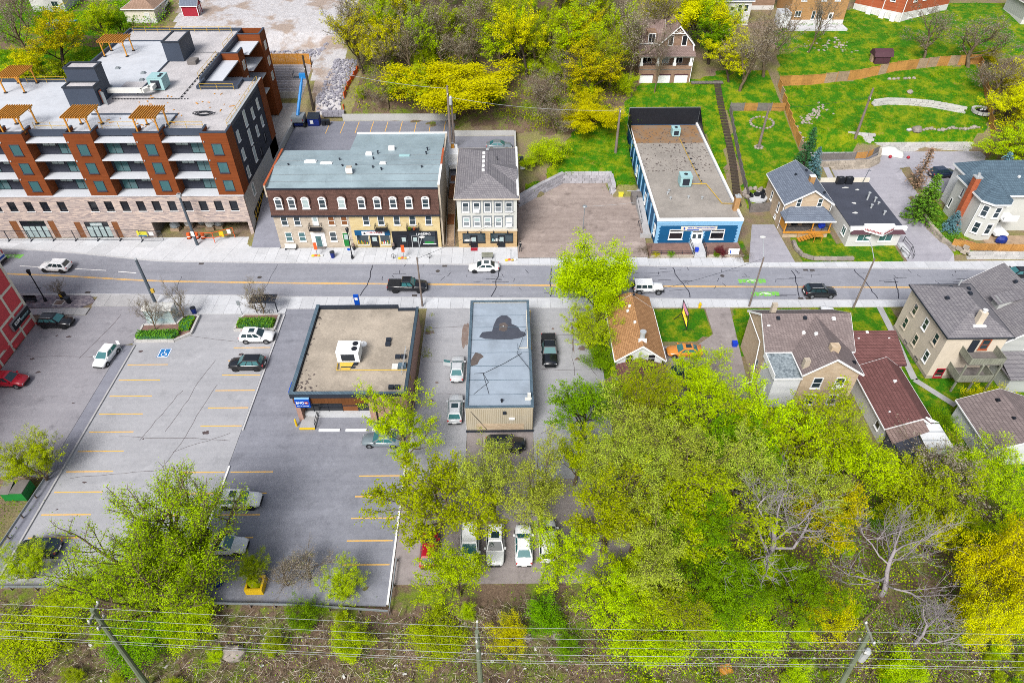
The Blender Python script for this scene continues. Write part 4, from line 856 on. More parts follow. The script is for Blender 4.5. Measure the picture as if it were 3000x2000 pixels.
sf = P(B, 'black_shopfront', MB().box(-18.0, MY-.1, .13, -10.85, MY, 3.1), 'black'); P(B, 'grey_sign', MB().box(-15.2, MY-.2, 2.3, -11.1, MY-.1, 3.05), 'darkmetal'); text(B, '( JARDIN )', (-13.0, MY-.22, 2.68), .5, 'S', 'white', bold=True)
door(B, -16.2, MY-.1, .15, 'S', .95, 2.1, 'black', 'darkmetal', 'glass_light'); door(B, -14.4, MY-.1, .15, 'S', .95, 2.1, 'black', 'lightmetal', 'glass_light')
s = P(B, 'display_window', MB().box(-13.1, MY-.14, .8, -11.2, MY-.08, 2.2), 'glass'); P(s, 'frame', MB().box(-13.2, MY-.2, .68, -11.1, MY-.1, .8), 'white'); P(s, 'window_goods', MB().box(-12.9, MY-.155, .82, -11.5, MY-.14, 1.2), 'greenbin')
def balcony(x, z, flower=False):
    o = P(B, 'balcony', MB().box(x-.95, MY-1.0, z-.12, x+.95, MY, z), 'black'); m = MB(); rail(m, [(x-.92, MY, z), (x-.92, MY-.95, z), (x+.92, MY-.95, z), (x+.92, MY, z)], .9, 2, .03)
    for k in range(12): m.tube((x-.85+k*.155, MY-.95, z), (x-.85+k*.155, MY-.95, z+.9), .015, .015, 3)
    P(o, 'railing', m, 'black')
    if flower: P(o, 'flower_box', MB().blob(x-.5, MY-.6, z+.25, .3, .25, .25, 3), 'lf_green'); P(o, 'pumpkin', MB().blob(x+.2, MY-.6, z+.2, .24, .24, .2, 4, .05), 'orange')
balcony(-29.7, 3.85); balcony(-19.45, 3.75); balcony(-14.5, 3.7, True)
sk = [(-30.7,98.9,1.9,.6),(-28.1,98.3,1.9,.6),(-21.9,101.6,1.0,.7),(-18.5,103.6,1.0,.8),(-19.2,98.2,1.0,.7)]
for x, y, w_, d_ in sk: P(B, 'skylight', MB().box(x-w_/2, y-d_/2, 10.7, x+w_/2, y+d_/2, 11.25).box(x-w_*.4, y-d_*.4, 11.25, x+w_*.4, y+d_*.4, 11.35), 'white')
P(B, 'green_skylight', MB().box(-17, 100.8, 10.8, -15.3, 101.3, 11.12), 'tealunit')
P(B, 'chimney', MB().box(-24.4, 95.2, 10.8, -23.6, 95.9, 12.0), 'stone_grey'); P(B, 'chimney_cap', MB().box(-24.5, 95.1, 11.1, -23.5, 95.5, 11.9), 'white')
for x, y in ((-20.5,101.9),(-20.9,99.8),(-19.2,96.3),(-12.6,103),(-12.7,101.6),(-25.4,97.4),(-20.6,96.9),(-13,96.9),(-33.9,97.8),(-26.2,99.5),(-23.3,97.6)): pipe(B, x, y, 10.95, .35, .1)
# ================================================================ BEIGE THREE STOREY BUILDING
E_ = thing('beige_building', 'three storey beige building with hip roof and stone ground floor', 'building', (-2.9, 91.1, 0))
ex0, ex1, ey = -7.45, 1.75, 91.1
P(E_, 'wall', MB().box(ex0, ey, 3.3, ex1, 106.8, 9.0), 'stucco_grey'); P(E_, 'ground_floor', MB().box(ex0-.06, ey-.06, 0, ex1+.06, 106.8, 3.2), 'stone_front'); P(E_, 'cornice', MB().box(ex0-.1, ey-.18, 3.2, ex1+.1, ey+.2, 3.42), 'stucco_tan')
P(E_, 'parapet_strip', MB().box(ex1-.02, ey+.4, 9.0, ex1+.3, 106.9, 9.5), 'white')
ro = hip(E_, ex0, ex1, ey, 106.8, 9.1, 11.2, 'sh_grey', (-2.85, 95.0), (-2.85, 101.9), .35, 'stucco_tan')
P(E_, 'cross_gable', MB().add([(-2.3,98.2,11.0),(1.9,94.6,9.12),(1.9,97.9,10.1),(1.9,101.4,9.12)], [(0,1,2),(0,2,3),(1,3,2)]), 'sh_grey')
for y in (96,97.4,98.8,100.2,101.6): vent(E_, -3.4, y, 11.05, 'white', .45)
pipe(E_, -1.3, 100.2, 10.6, .4, .06, 'black'); vent(E_, -2.9, 104.3, 10.2, 'lightmetal', .5)
for i in range(5):
    x = -6.1 + i*1.66
    o = win(E_, x, ey, 6.75, 'S', .82, 1.5, 'double', 'white', 'glass', True, .1); P(E_, 'window_surround', MB().box(x-.68, ey-.03, 6.45, x+.68, ey+.005, 8.6), 'greymetal')
    win(E_, x, ey, 4.15, 'S', .82, 1.4, 'double', 'white', 'glass_light' if i < 4 else 'offwhite', True, .1); P(E_, 'window_surround', MB().box(x-.68, ey-.03, 3.9, x+.68, ey+.005, 5.95), 'greymetal')
for x, z in ((-4.44, 6.75), (.54, 4.15)): P(E_, 'window_air_conditioner', MB().box(x-.4, ey-.4, z-.05, x+.4, ey, z+.42), 'white')
for a, b, d_ in ((-6.75,-3.3,-5.05),(-2.35,1.1,-.65)):
    s = P(E_, 'shop_window', MB().box(a, ey-.1, 1.15, b, ey-.05, 2.7), 'glass'); P(s, 'frame', MB().box(a-.08, ey-.12, 1.05, a, ey-.05, 2.75).box(b, ey-.12, 1.05, b+.08, ey-.05, 2.75).box(a-.08, ey-.12, 2.7, b+.08, ey-.05, 2.8).box(a-.1, ey-.2, .98, b+.1, ey-.05, 1.1), 'black')
    for k in range(5): P(s, 'poster', MB().box(a+.2+k*.28, ey-.112, 1.3, a+.42+k*.28, ey-.1, 1.5+.5*rr.random()), rr.choice(['white','offwhite','tealunit']))
    door(E_, d_, ey-.06, .13, 'S', .95, 2.2, 'black', 'black', 'glass_light')
    P(E_, 'mailbox', MB().box(a+.9, ey-.2, .55, a+1.3, ey-.06, .8), 'black')
for x in (-6,-3.9,-1.9,.3): P(E_, 'wall_lamp', MB().tube((x, ey-.05, 3.3), (x, ey-.5, 3.1), .04, .1, 6), 'black')
# ================================================================ BLUE PHYSIO BUILDING
U = thing('blue_building', 'long blue painted single storey building with gravel roof and pale blue trim', 'building', (30.6, 91.4, 0))
ux0, ux1, uy, uy1 = 23.9, 37.2, 91.4, 125.6
P(U, 'wall', MB().box(ux0, uy, 0, ux1, uy1, 4.55), 'blue_wall')
P(U, 'roof', MB().box(ux0+.3, uy+.3, 4.55, ux1-.3, 108.5, 4.6), 'gravelroof'); P(U, 'old_roof', MB().box(ux0+.3, 108.5, 4.55, ux1-.3, 117.8, 4.605), 'gravelroof', label='flaking leaf covered part of the roof'); P(U, 'mossy_roof', MB().box(ux0+.3, 117.8, 4.55, ux1-.3, uy1-.3, 4.603), 'mossroof')
P(U, 'coping', MB().box(ux0-.15, uy-.15, 4.6, ux1+.15, uy+.3, 4.95).box(ux0-.1, uy+.3, 4.6, ux0+.25, uy1, 4.95).box(ux1-.25, uy+.3, 4.6, ux1+.1, uy1, 4.95), 'white')
P(U, 'cornice', MB().box(ux0-.12, uy-.12, 4.2, ux1+.12, uy, 4.5).box(ux0-.06, uy-.07, 3.75, ux1+.06, uy, 3.95).box(ux0-.08, uy-.1, 4.0, ux1+.08, uy, 4.12), 'lightblue')
for i in range(12):
    for x, s in ((ux0, 1), (ux1, -1)): P(U, 'quoin', MB().box(x-.04*s, uy-.06, .1+i*.3, x+s*(.55 if i % 2 else .4), uy, .38+i*.3), 'lightblue')
for i in range(8):
    for x, s in ((29.7, -1), (31.4, 1)): P(U, 'quoin', MB().box(x, uy-.05, .15+i*.32, x+s*(.3 if i % 2 else .18), uy, .45+i*.32), 'lightblue')
for x in (27.1, 33.7):
    o = win(U, x, uy, 1.3, 'S', 2.0, 1.1, 'single', 'white', 'glass_dark', True, .12); P(o, 'transom', MB(), 'white') if False else None
    win(U, x, uy, 2.6, 'S', 2.0, .32, 'single', 'white', 'glass_dark', False, .1)
door(U, 30.1, uy, .3, 'S', .8, 2.05, 'white', 'white', 'glass'); door(U, 30.95, uy, .3, 'S', .8, 2.05, 'white', 'white', 'glass'); win(U, 30.5, uy, 2.5, 'S', 1.5, .25, 'single', 'white', 'glass_dark', False, .06)
P(U, 'sign_board', MB().box(27.7, uy-.2, 2.9, 33.4, uy-.1, 3.65), 'cream')
text(U, 'HESPELER COMMUNITY PHYSIOTHERAPY', (30.95, uy-.22, 3.42), .3, 'S', 'signblue', bold=True, sx=.8); P(U, 'small_print', MB().box(28.7, uy-.21, 3.0, 30.6, uy-.202, 3.14).box(31.0, uy-.21, 3.04, 33.1, uy-.202, 3.1), 'signblue')
P(U, 'sign_figure', MB().box(28.15, uy-.22, 3.05, 28.3, uy-.2, 3.4).box(27.95, uy-.22, 3.3, 28.45, uy-.2, 3.38).box(28.15, uy-.22, 3.42, 28.3, uy-.2, 3.55), 'signblue')
for i in range(9): P(U, 'pilaster', MB().box(ux0-.12, 93.8+i*3.2, .2, ux0, 94.3+i*3.2, 4.2), 'lightblue')
for i in range(3): win(U, ux0, 92.6+i*9.6, 1.4, 'W', .9, 1.7, 'double', 'white', 'glass_light', True)
hvac(U, 30.2, 102.6, 4.6, 1.9, 1.9, 1.9, 'tealunit', 1); hvac(U, 32.1, 121, 4.6, 1.5, 1.6, 1.5, 'tealunit', 1)
yp = MB().path([(31.2,102.5,4.75),(33.9,102.6,4.75),(35.1,96.3,4.75),(37,96.2,4.75)], .07, 5).path([(33.2,102.6,4.75),(32.9,109,4.75),(32.6,119.6,4.75)], .05, 5); P(U, 'gas_pipe', yp, 'yellowpipe')
for i in range(8): P(U, 'pipe_block', MB().box(33.1-i*.03, 103.5+i*2, 4.6, 33.5-i*.03, 103.75+i*2, 4.72), 'black')
P(U, 'chimney', MB().box(36.4, 94.2, 4.6, 37.2, 95, 7.0), 'tanbrick'); P(U, 'chimney_cap', MB().box(36.35, 94.15, 7.0, 37.25, 95.05, 7.12).lathe([(.18,7.12),(.18,7.4)], 36.8, 94.6, 8), 'lightmetal')
for x, y in ((26.8,99.4),(27,97.8),(30,98.1),(32.2,97.9),(27.2,100.2)): pipe(U, x, y, 4.6, .35, .12, 'lightmetal')
P(U, 'black_screen', MB().box(ux0-.1, uy1-.05, 3, ux1+.1, uy1+.05, 8.0).add([(ux0-.12, 116, 4.9), (ux0-.12, uy1, 4.9), (ux0-.12, uy1, 8.0), (ux0-.12, 121.5, 5.6)], [(0,1,2,3)]).add([(ux1+.12, 116, 4.9), (ux1+.12, 121.5, 5.6), (ux1+.12, uy1, 8.0), (ux1+.12, uy1, 4.9)], [(0,1,2,3)]), 'black')
P(U, 'screen_frame', MB().tube((ux0-.1, uy1, 8), (ux1+.1, uy1, 8), .06, .06, 5).tube((ux0-.1, uy1, 4), (ux0-.1, uy1, 8), .06, .06, 5).tube((ux1+.1, uy1, 4), (ux1+.1, uy1, 8), .06, .06, 5), 'greymetal')
fl = MB()
for i in range(420):
    x, y = rr.uniform(ux0+.5, ux1-.6), rr.uniform(107, 124); fl.obox(x, y, 4.606, rr.uniform(.08,.35), rr.uniform(.06,.25), .02, rr.uniform(0,3))
P(U, 'roof_litter', fl, 'litter', kind='stuff')
P(U, 'entry_steps', MB().box(29.5, 88.6, 0, 31.6, uy, .55).box(29.6, 88.2, 0, 31.5, 88.6, .38).box(29.6, 87.85, 0, 31.5, 88.2, .22), 'concrete'); m = MB(); rail(m, [(29.55,87.9,.2),(29.55,88.8,.55),(29.55,91.2,.55)], .9, 2, .04); rail(m, [(31.55,87.9,.2),(31.55,88.8,.55),(31.55,91.2,.55)], .9, 2, .04); P(U, 'stair_railing', m, 'black')
P(U, 'side_ramp', MB().add([(22.6,93.6,.3),(23.7,93.6,.3),(23.7,103.5,1.6),(22.6,103.5,1.6),(22.6,93.6,.1),(22.6,103.5,.1)], [(0,1,2,3),(0,3,5,4)]).box(21.9, 93.2, .2, 23.7, 93.6, .9), 'concrete_old'); m = MB(); rail(m, [(22.0,93.4,.3),(22.0,96.6,.4),(22.6,96.6,.6),(22.6,103,1.5)], .9, 1, .04); P(U, 'ramp_railing', m, 'darkmetal')
P(U, 'side_steps', MB().box(22, 103.6, .2, 23.7, 105.5, 1.7).box(22, 103.2, .2, 23.7, 103.6, 1.3), 'greywood')
# ================================================================ STONE COTTAGE
K = thing('stone_cottage', 'pale stone cottage with grey gable roof and a cedar posted porch', 'house', (49, 95.6, 0))
gable_y(K, 45.4, 52.7, 95.9, 105.2, 0, 5.0, 7.3, 'stone_warm', 'sh_bluegrey', .4, 49.3)
for x in (47.4, 50.8): win(K, x, 95.9, 4.35, 'S', .6, 1.3, 'double', 'white', 'glass', True, .1)
for y, z in ((98.3,2.0),(102,2.0),(98.5,.6)): win(K, 45.4, y, z, 'W', .6, 1.5 if z > 1 else .5, 'double', 'white', 'glass', True, .08)
P(K, 'porch_base', MB().box(45.2, 93.4, 0, 52.5, 95.9, 1.1), 'stone_warm'); P(K, 'porch_deck', MB().box(45.1, 93.2, 1.1, 52.6, 95.9, 1.25), 'greywood'); P(K, 'deck_edge', MB().box(45, 93.1, 1.0, 52.7, 93.25, 1.35), 'cedar')
for x in (45.2, 49.6, 52.4): P(K, 'porch_post', MB().box(x-.09, 93.25, 1.25, x+.09, 93.43, 3.3), 'cedar')
P(K, 'porch_roof', MB().add([(44.8,93.0,3.3),(52.9,93.0,3.3),(51.6,95.9,4.3),(46.2,95.9,4.3),(44.8,95.9,3.3),(52.9,95.9,3.3)], [(0,1,2,3),(0,3,4),(1,5,2)]).box(44.8, 93.0, 3.16, 52.9, 95.89, 3.29), 'sh_bluegrey'); P(K, 'gutter', MB().box(44.7, 92.88, 3.14, 53, 92.99, 3.34), 'white')
P(K, 'porch_lattice', MB().box(45.15, 93.5, 1.3, 45.2, 95.7, 2.8), 'cedar'); m = MB(); rail(m, [(45.3,93.3,1.25),(49.5,93.3,1.25)], .85, 2, .03)
for i in range(20): m.tube((45.4+i*.21,93.3,1.25), (45.4+i*.21,93.3,2.1), .015, .015, 3)
rail(m, [(51.2,93.3,1.25),(52.3,93.3,1.25)], .85, 2, .03); P(K, 'porch_railing', m, 'black')
door(K, 50.2, 95.9, 1.25, 'S', .9, 2.05, 'black', 'white'); win(K, 47, 95.9, 2.0, 'S', .8, 1.0, 'double', 'white', 'glass'); door(K, 52, 95.9, 1.25, 'S', .8, 1.9, 'redpaint', 'white')
stp = MB()
for i in range(6): stp.box(47.6+i*.3, 92.2, .05, 50.2, 93.15, .2+i*.19) if False else stp.box(47.5+i*.42, 92.0, .12+i*.18, 47.5+(i+1)*.42, 93.1, .2+i*.18)
stp.box(50.0, 91.9, 1.1, 51.2, 93.1, 1.22); P(K, 'porch_steps', stp, 'cedar'); m = MB(); rail(m, [(47.5,92.0,.15),(50.0,92.0,1.2),(51.2,92.0,1.2)], .8, 2, .03); rail(m, [(47.5,93.1,.15),(50.0,93.1,1.2)], .8, 2, .03)
for x, y in ((49.9,92.0),(51.1,92.0)): m.tube((x,y,0), (x,y,1.1), .06, .06, 4)
P(K, 'stair_railing', m, 'cedar')
P(K, 'chimney', MB().box(49.2, 98.2, 6.8, 50.0, 98.9, 8.3), 'tanbrick'); P(K, 'chimney_cap', MB().box(49.15, 98.15, 8.3, 50.05, 98.95, 8.42), 'white')
for x, y, z in ((48.2,101.6,6.9),(50.4,103,6.9),(50.5,101,6.9),(51.6,97,6.2)): vent(K, x, y, z, 'darkmetal', .35)
P(K, 'downspout', MB().tube((45.2,95.9,.2), (45.2,95.9,4.8), .07, .07, 5).tube((52.9,95.9,3.4), (52.9,95.9,4.8), .06, .06, 5), 'white')
for i in range(3): P(K, 'porch_chair', MB().box(46.2+i*.9, 95, 1.25, 46.8+i*.9, 95.6, 1.65).box(46.2+i*.9, 95.5, 1.65, 46.8+i*.9, 95.6, 2.1), ('cedar_grey','black','cedar_grey')[i])
# ================================================================ LAUNDROMAT
N_ = thing('laundromat', 'low white laundromat with black flat roof and a pointed sign canopy', 'shop', (58.6, 90.7, 0))
P(N_, 'wall', MB().box(54.5, 90.7, 0, 62.8, 105.2, 3.4), 'stucco_white'); P(N_, 'roof', MB().box(54.45, 91.0, 3.4, 62.85, 105.2, 3.5), 'blackroof'); P(N_, 'rear_parapet', MB().box(54.4, 105.0, 3.4, 62.9, 105.35, 4.2), 'cream')
P(N_, 'front_parapet', MB().box(54.3, 90.5, 3.1, 63.2, 90.95, 3.75).box(56.4, 90.45, 3.2, 61.1, 91.0, 4.15), 'white')
P(N_, 'maroon_awning', MB().add([(54.4,90.0,2.75),(63.1,90.0,2.75),(62.6,90.5,3.3),(54.9,90.5,3.3),(54.4,90.5,2.75),(63.1,90.5,2.75)], [(0,1,2,3),(0,3,4),(1,5,2),(0,4,5,1)]), 'maroon')
sg = P(N_, 'sign_canopy', MB().prism([(56.4,90.45),(58.75,88.9),(61.1,90.45)], 3.1, 4.0), 'white')
a1 = math.atan2(-1.55, 2.35); text(N_, 'LAUNDROMAT', (57.55, 89.62, 3.55), .46, 'S', 'redpaint', rz=a1, bold=True, sx=.82); text(N_, 'LAUNDROMAT', (59.95, 89.62, 3.55), .46, 'S', 'redpaint', rz=-a1, bold=True, sx=.82)
for x in (57.0, 60.5): win(N_, x, 90.7, 1.15, 'S', 1.95, 1.15, 'slider', 'white', 'glass_teal', True, .1)
win(N_, 54.5, 92.6, 1.2, 'W', 1.1, 1.3, 'slider', 'white', 'glass_teal', True, .09)
for x in (57.6, 59.1): P(N_, 'black_air_unit', MB().box(x-.6, 104.2, 3.5, x+.6, 105, 4.7).blob(x, 104.6, 4.6, .6, .4, .3, 2, .03), 'black')
for x, y, h_ in ((60.3,99.2,1.3),(59.9,96.6,.6),(61.3,98.6,.7),(61.6,97.8,.3),(61.2,94.6,.6)): pipe(N_, x, y, 3.5, h_, .14, 'lightmetal')
for x, y, a, b in ((56.8,95.2,.6,.3),(58.2,103.2,.7,.25),(60,102.5,.5,.3),(57.8,98.2,.5,.4)):
    q = random.Random(int(x*7)); P(N_, 'roof_patch', MB().poly([(x+a*q.uniform(.5,1.1)*math.cos(k*.6283), y+b*q.uniform(.5,1.1)*math.sin(k*.6283), 3.508) for k in range(10)]), 'offwhite')
P(N_, 'entry_steps', MB().box(63.0, 88.6, .05, 64.0, 91, .5).box(62.8, 87.6, .05, 63.8, 88.6, .25), 'concrete'); m = MB(); rail(m, [(62.6,88.9,.4),(63.2,87.2,.15)], .9, 2, .035); rail(m, [(64.1,91.4,.5),(64.2,88.8,.5),(63.9,87.1,.15)], .9, 2, .035); P(N_, 'railing', m, 'black')
P(N_, 'antenna_mast', MB().tube((61.6,104.6,3.5), (61.9,104.6,6.2), .05, .05, 4).tube((61.5,104.6,5.8), (62.3,104.6,5.9), .04, .04, 4), 'polegrey')
# ================================================================ GREY HOUSE WITH SLATE ROOF ON THE CORNER
Q = thing('pale_grey_house', 'two storey pale grey house with slate blue roof and red brick chimney', 'house', (78, 93, 1))
P(Q, 'wall', MB().box(74.2, 93.6, .9, 88, 99.6, 7.6), 'stucco_grey'); P(Q, 'rear_wall', MB().box(75.6, 99.6, .9, 88, 103.4, 7.6), 'siding_white')
bay = [(74.2,93.6),(74.2,92.1),(75.4,90.9),(77.4,90.9),(78.3,92.0),(78.3,93.6)]; P(Q, 'bay_front', MB().prism(bay, .9, 7.6), 'stucco_grey')
r = MB(); e = 7.7
r.poly([(73.8,99.7,e),(73.8,93.2,e),(77.2,96.6,9.6)]).poly([(73.8,99.7,e),(77.2,96.6,9.6),(86,96.6,9.6),(88.4,99.7,e)]).poly([(78.7,93.2,e),(88.4,93.2,e),(86,96.6,9.6),(77.2,96.6,9.6)])
bo = [(73.8,93.2),(73.8,91.9),(75.2,90.5),(77.6,90.5),(78.7,91.8),(78.7,93.2)]
for p, q in zip(bo, bo[1:]): r.poly([(*p, e), (*q, e), (77.2,94.2,9.1)])
r.poly([(73.8,93.2,e),(77.2,94.2,9.1),(77.2,96.6,9.6)]).poly([(77.2,94.2,9.1),(78.7,93.2,e),(77.2,96.6,9.6)])
r.poly([(75.2,99.7,e),(75.2,103.8,e),(79,101.7,9.3)][::-1]).poly([(75.2,99.7,e),(79,101.7,9.3),(88.4,101.7,9.3),(88.4,99.7,e)][::-1]).poly([(75.2,103.8,e),(88.4,103.8,e),(88.4,101.7,9.3),(79,101.7,9.3)][::-1])
ro = P(Q, 'roof', r, 'sh_slate'); f = MB().box(73.75, 93.2, e-.3, 73.85, 99.7, e-.01).box(75.15, 99.75, e-.3, 75.25, 103.8, e-.01).box(78.7, 93.12, e-.3, 88.4, 93.22, e-.01)
for p, q in zip(bo, bo[1:]): f.obox((p[0]+q[0])/2, (p[1]+q[1])/2, e-.3, math.hypot(q[0]-p[0], q[1]-p[1]), .1, .29, math.atan2(q[1]-p[1], q[0]-p[0]))
P(ro, 'eaves', f, 'white')
P(Q, 'chimney', MB().box(73.3, 94.6, .9, 74.18, 95.5, 9.9), 'redbrick'); P(Q, 'chimney_top', MB().box(73.2, 94.5, 9.9, 74.3, 95.6, 10.1).lathe([(.22,10.1),(.22,10.6)], 73.75, 95.05, 8), 'lightmetal')
for z in (5.2, 2.2):
    win(Q, 74.8, 91.45, z, 'S', .75, 1.7, 'double', 'white', 'glass', True, .14, rz=R(-45)); win(Q, 76.4, 90.9, z, 'S', .75, 1.7, 'double', 'white', 'glass', True, .14)
for y, z in ((97.2,5.2),(98.8,2.4),(100.6,4.6)): win(Q, 74.2 if y < 99.6 else 75.6, y, z, 'W', .45, 1.5, 'single', 'white', 'glass', True, .08)
P(Q, 'upper_porch', MB().box(78.3, 91.2, 4.2, 80.6, 93.6, 4.4).box(78.35, 91.2, 4.4, 80.6, 91.3, 5.2), 'white'); P(Q, 'lower_porch', MB().box(78.3, 91.1, 1.6, 80.4, 93.6, 2.0), 'white'); P(Q, 'porch_window', MB().box(78.9, 93.5, 2.6, 79.9, 93.6, 3.6), 'glass')
P(Q, 'downspout', MB().tube((74.15,92.2,1), (74.15,92.2,7.4), .07, .07, 5), 'white'); vent(Q, 81, 96, 9.4, 'white', .3)
P(Q, 'brick_path', MB().prism([(72.2,100.2),(72.8,100),(73,94),(73.6,91.4),(75,90.2),(74.6,89.4),(72.8,90.6),(72.2,94)], .9, .98), 'redbrick')
# ================================================================ RED STUCCO BUILDING
r_ = thing('red_stucco_building', 'red stucco building with cream grid bands and a dark sign board', 'building', (-72, 68, 0))
rx = -66.2
P(r_, 'wall', MB().box(-96, 36, 0, rx, 73.35, 14), 'red_stucco')
band = MB()
for z in (1.3, 3.9, 6.9, 9.9, 13.6): band.box(rx, 36, z-.16, rx+.07, 73.2, z+.16)
P(r_, 'horizontal_band', band, 'cream')
for y in (70.5,67.6,64.7,61.8,58.9,56,53,50): P(r_, 'vertical_band', MB().box(rx, y-.16, 0, rx+.074, y+.16, 14), 'cream')
P(r_, 'corner_trim', MB().box(rx-.3, 73.1, 0, rx+.09, 73.5, 14), 'cream')
for y, z in ((66.6,1.5),(68,.6)): P(r_, 'small_awning', MB().box(rx, y-.4, z, rx+.5, y+.4, z+.12), 'red_stucco')
s = P(r_, 'sign_board', MB().box(rx+.07, 69.2, 2.15, rx+.4, 73.2, 3.3), 'black'); P(s, 'sign_rim', MB().box(rx+.06, 69.12, 2.1, rx+.36, 73.26, 2.15).box(rx+.06, 69.12, 3.3, rx+.36, 73.26, 3.36).box(rx+.06, 69.1, 2.1, rx+.36, 69.2, 3.36), 'greymetal')
text(r_, 'EXIM', (rx+.42, 70.3, 2.85), .62, 'E', 'white', bold=True); text(r_, 'EMPORIUM', (rx+.42, 71.9, 2.62), .38, 'E', 'tealunit', bold=True)
# ================================================================ BANK
K2 = thing('bank', 'low bank with beige gravel roof, dark trim and blue corner sign', 'bank', (-18.4, 54.7, 0))
bx0, bx1, by0, by1 = -25.1, -11.8, 54.7, 70.6
P(K2, 'wall', MB().box(bx0+.1, by0+1.1, 0, bx1, by1, 4.3).box(-16.4, by0, 0, bx1, by0+1.1, 4.3).box(bx0, by0+.05, 0, bx0+.55, by0+1.1, 3.4), 'pinkbrick')
P(K2, 'roof', MB().box(bx0+.3, by0+.3, 4.5, bx1-.3, by1-.3, 4.62), 'tanroof')
P(K2, 'trim', MB().box(bx0-.2, by0-.2, 4.3, -16.2, by0+.25, 5.0).box(-16.2, by0-.05, 4.3, bx1+.1, by0+.25, 4.85).box(bx0-.2, by0+.25, 4.3, bx0+.25, by1+.15, 5.0).box(bx1-.25, by0+.25, 4.3, bx1+.1, by1-.3, 4.9).box(bx0+.25, by1-.25, 4.3, -14.4, by1+.15, 5.0).box(-14.4, by1-.75, 4.3, bx1+.1, by1-.35, 4.85), 'darkmetal')
P(K2, 'trim_cap', MB().box(bx0-.24, by0-.24, 5.0, -16.16, by0+.2, 5.06).box(bx0-.24, by0+.2, 5.0, bx0+.2, by1+.2, 5.06).box(-16.16, by0-.09, 4.85, bx1+.14, by0+.2, 4.91).box(bx1-.2, by0+.2, 4.9, bx1+.14, by1-.3, 4.96), 'sh_slate')
P(K2, 'brown_fascia', MB().box(bx0, by0-.1, 3.3, -16.3, by0+.1, 4.3), 'copper_brown'); P(K2, 'soffit', MB().box(bx0, by0+.1, 3.3, -16.3, by0+1.1, 3.5), 'darkmetal')
P(K2, 'ledge', MB().box(bx0+.6, by0+.6, .0, -16.4, by0+1.1, .75), 'concrete')
for i, (a, b) in enumerate(((-24.4,-23.4),(-23.35,-21.6),(-21.55,-19.9),(-19.85,-18.0),(-17.95,-16.5))):
    mm = ('glass_dark','glass_dark','glass_dark','brownpanel','glass_dark')[i]
    for z0, z1 in ((.8,1.7),(1.8,3.25)): P(K2, 'pane', MB().box(a, by0+.98, z0, b, by0+1.08, z1), mm)
P(K2, 'mullion', MB().box(-24.4, by0+.9, 1.7, -16.5, by0+1.1, 1.8).box(-23.4, by0+.9, .8, -23.35, by0+1.1, 3.25).box(-21.6, by0+.9, .8, -21.55, by0+1.1, 3.25).box(-19.9, by0+.9, .8, -19.85, by0+1.1, 3.25).box(-18, by0+.9, .8, -17.95, by0+1.1, 3.25), 'darkmetal')
P(K2, 'window_lamp_bar', MB().box(-21.4, by0+.95, 2.3, -19.4, by0+.98, 2.42).box(-17.6, by0+.95, 2.4, -16.8, by0+.98, 2.55), 'lightmetal')
sg = P(K2, 'blue_sign', MB().box(-24.75, by0-.5, 3.05, -23.05, by0-.12, 4.45), 'signblue'); P(sg, 'sign_top', MB().box(-24.75, by0-.5, 4.45, -23.05, by0-.12, 4.48), 'lightblue')
text(K2, 'BMO', (-24.15, by0-.52, 3.85), .46, 'S', 'white', bold=True); text(K2, 'Bank of Montreal', (-23.9, by0-.52, 3.35), .2, 'S', 'white'); P(sg, 'round_logo', MB().add([(-23.42+.24*math.cos(i*.5236), by0-.515, 3.85+.26*math.sin(i*.5236)) for i in range(12)], [tuple(range(12))]), 'redpaint')
P(sg, 'logo_mark', MB().box(-23.55, by0-.53, 3.75, -23.3, by0-.518, 3.95), 'white')
P(K2, 'side_sign', MB().box(bx0-.35, by0+.2, 4.2, bx0-.2, by0+1.8, 5.0), 'signblue'); P(K2, 'machine_sign', MB().add([(-24.0+.45*math.cos(i*.5236), by0+.96, 2.3+.45*math.sin(i*.5236)) for i in range(12)], [tuple(range(12))]), 'signblue')
P(K2, 'step', MB().box(-24.8, by0-1.3, 0, -23.0, by0+.6, .28), 'concrete_old'); P(K2, 'step_edge', MB().box(-24.82, by0-1.36, .05, -22.98, by0-1.24, .29), 'safety'); m = MB(); rail(m, [(-22.9,by0-1.2,.28),(-22.9,by0+.5,.28)], .95, 2, .04); P(K2, 'railing', m, 'black')
u = hvac(K2, -19.2, 60.8, 4.9, 2.7, 2.1, 1.7, 'white', 0); P(u, 'fan', MB().lathe([(.36,6.66),(.36,6.72),(.1,6.74)], -18.4, 61.3, 12), 'black'); P(u, 'fan', MB().lathe([(.36,6.66),(.36,6.72),(.1,6.74)], -18.4, 60.4, 12), 'black')
P(u, 'stand', MB().box(-20.3, 59.6, 4.62, -18.2, 59.9, 4.95).box(-20.1, 59.1, 4.62, -18.4, 59.3, 4.8), 'darkmetal'); P(u, 'service_ramp', MB().add([(-20.3,59.7,5.0),(-18.6,59.7,5.0),(-19,58.9,4.65),(-20.1,58.9,4.65)], [(3,2,1,0)]), 'yellowpipe')
P(K2, 'gas_pipe', MB().path([(-20.6,59.8,4.8),(-20.5,58.6,4.8),(-11.9,58.6,4.8),(-11.7,58.6,3)], .06, 5), 'yellowpipe')
P(K2, 'roof_dome', MB().lathe([(.55,4.6),(.5,4.72),(.18,4.78),(.12,4.95)], -18.1, 63.4, 14), 'white')
for x, y in ((-14.9,63.2),(-14.9,64),(-13.4,60.9),(-12.7,60.9),(-13.6,55.7),(-12.9,55.7)): P(K2, 'roof_box', MB().box(x-.3, y-.25, 4.62, x+.3, y+.25, 5.0), 'darkmetal')
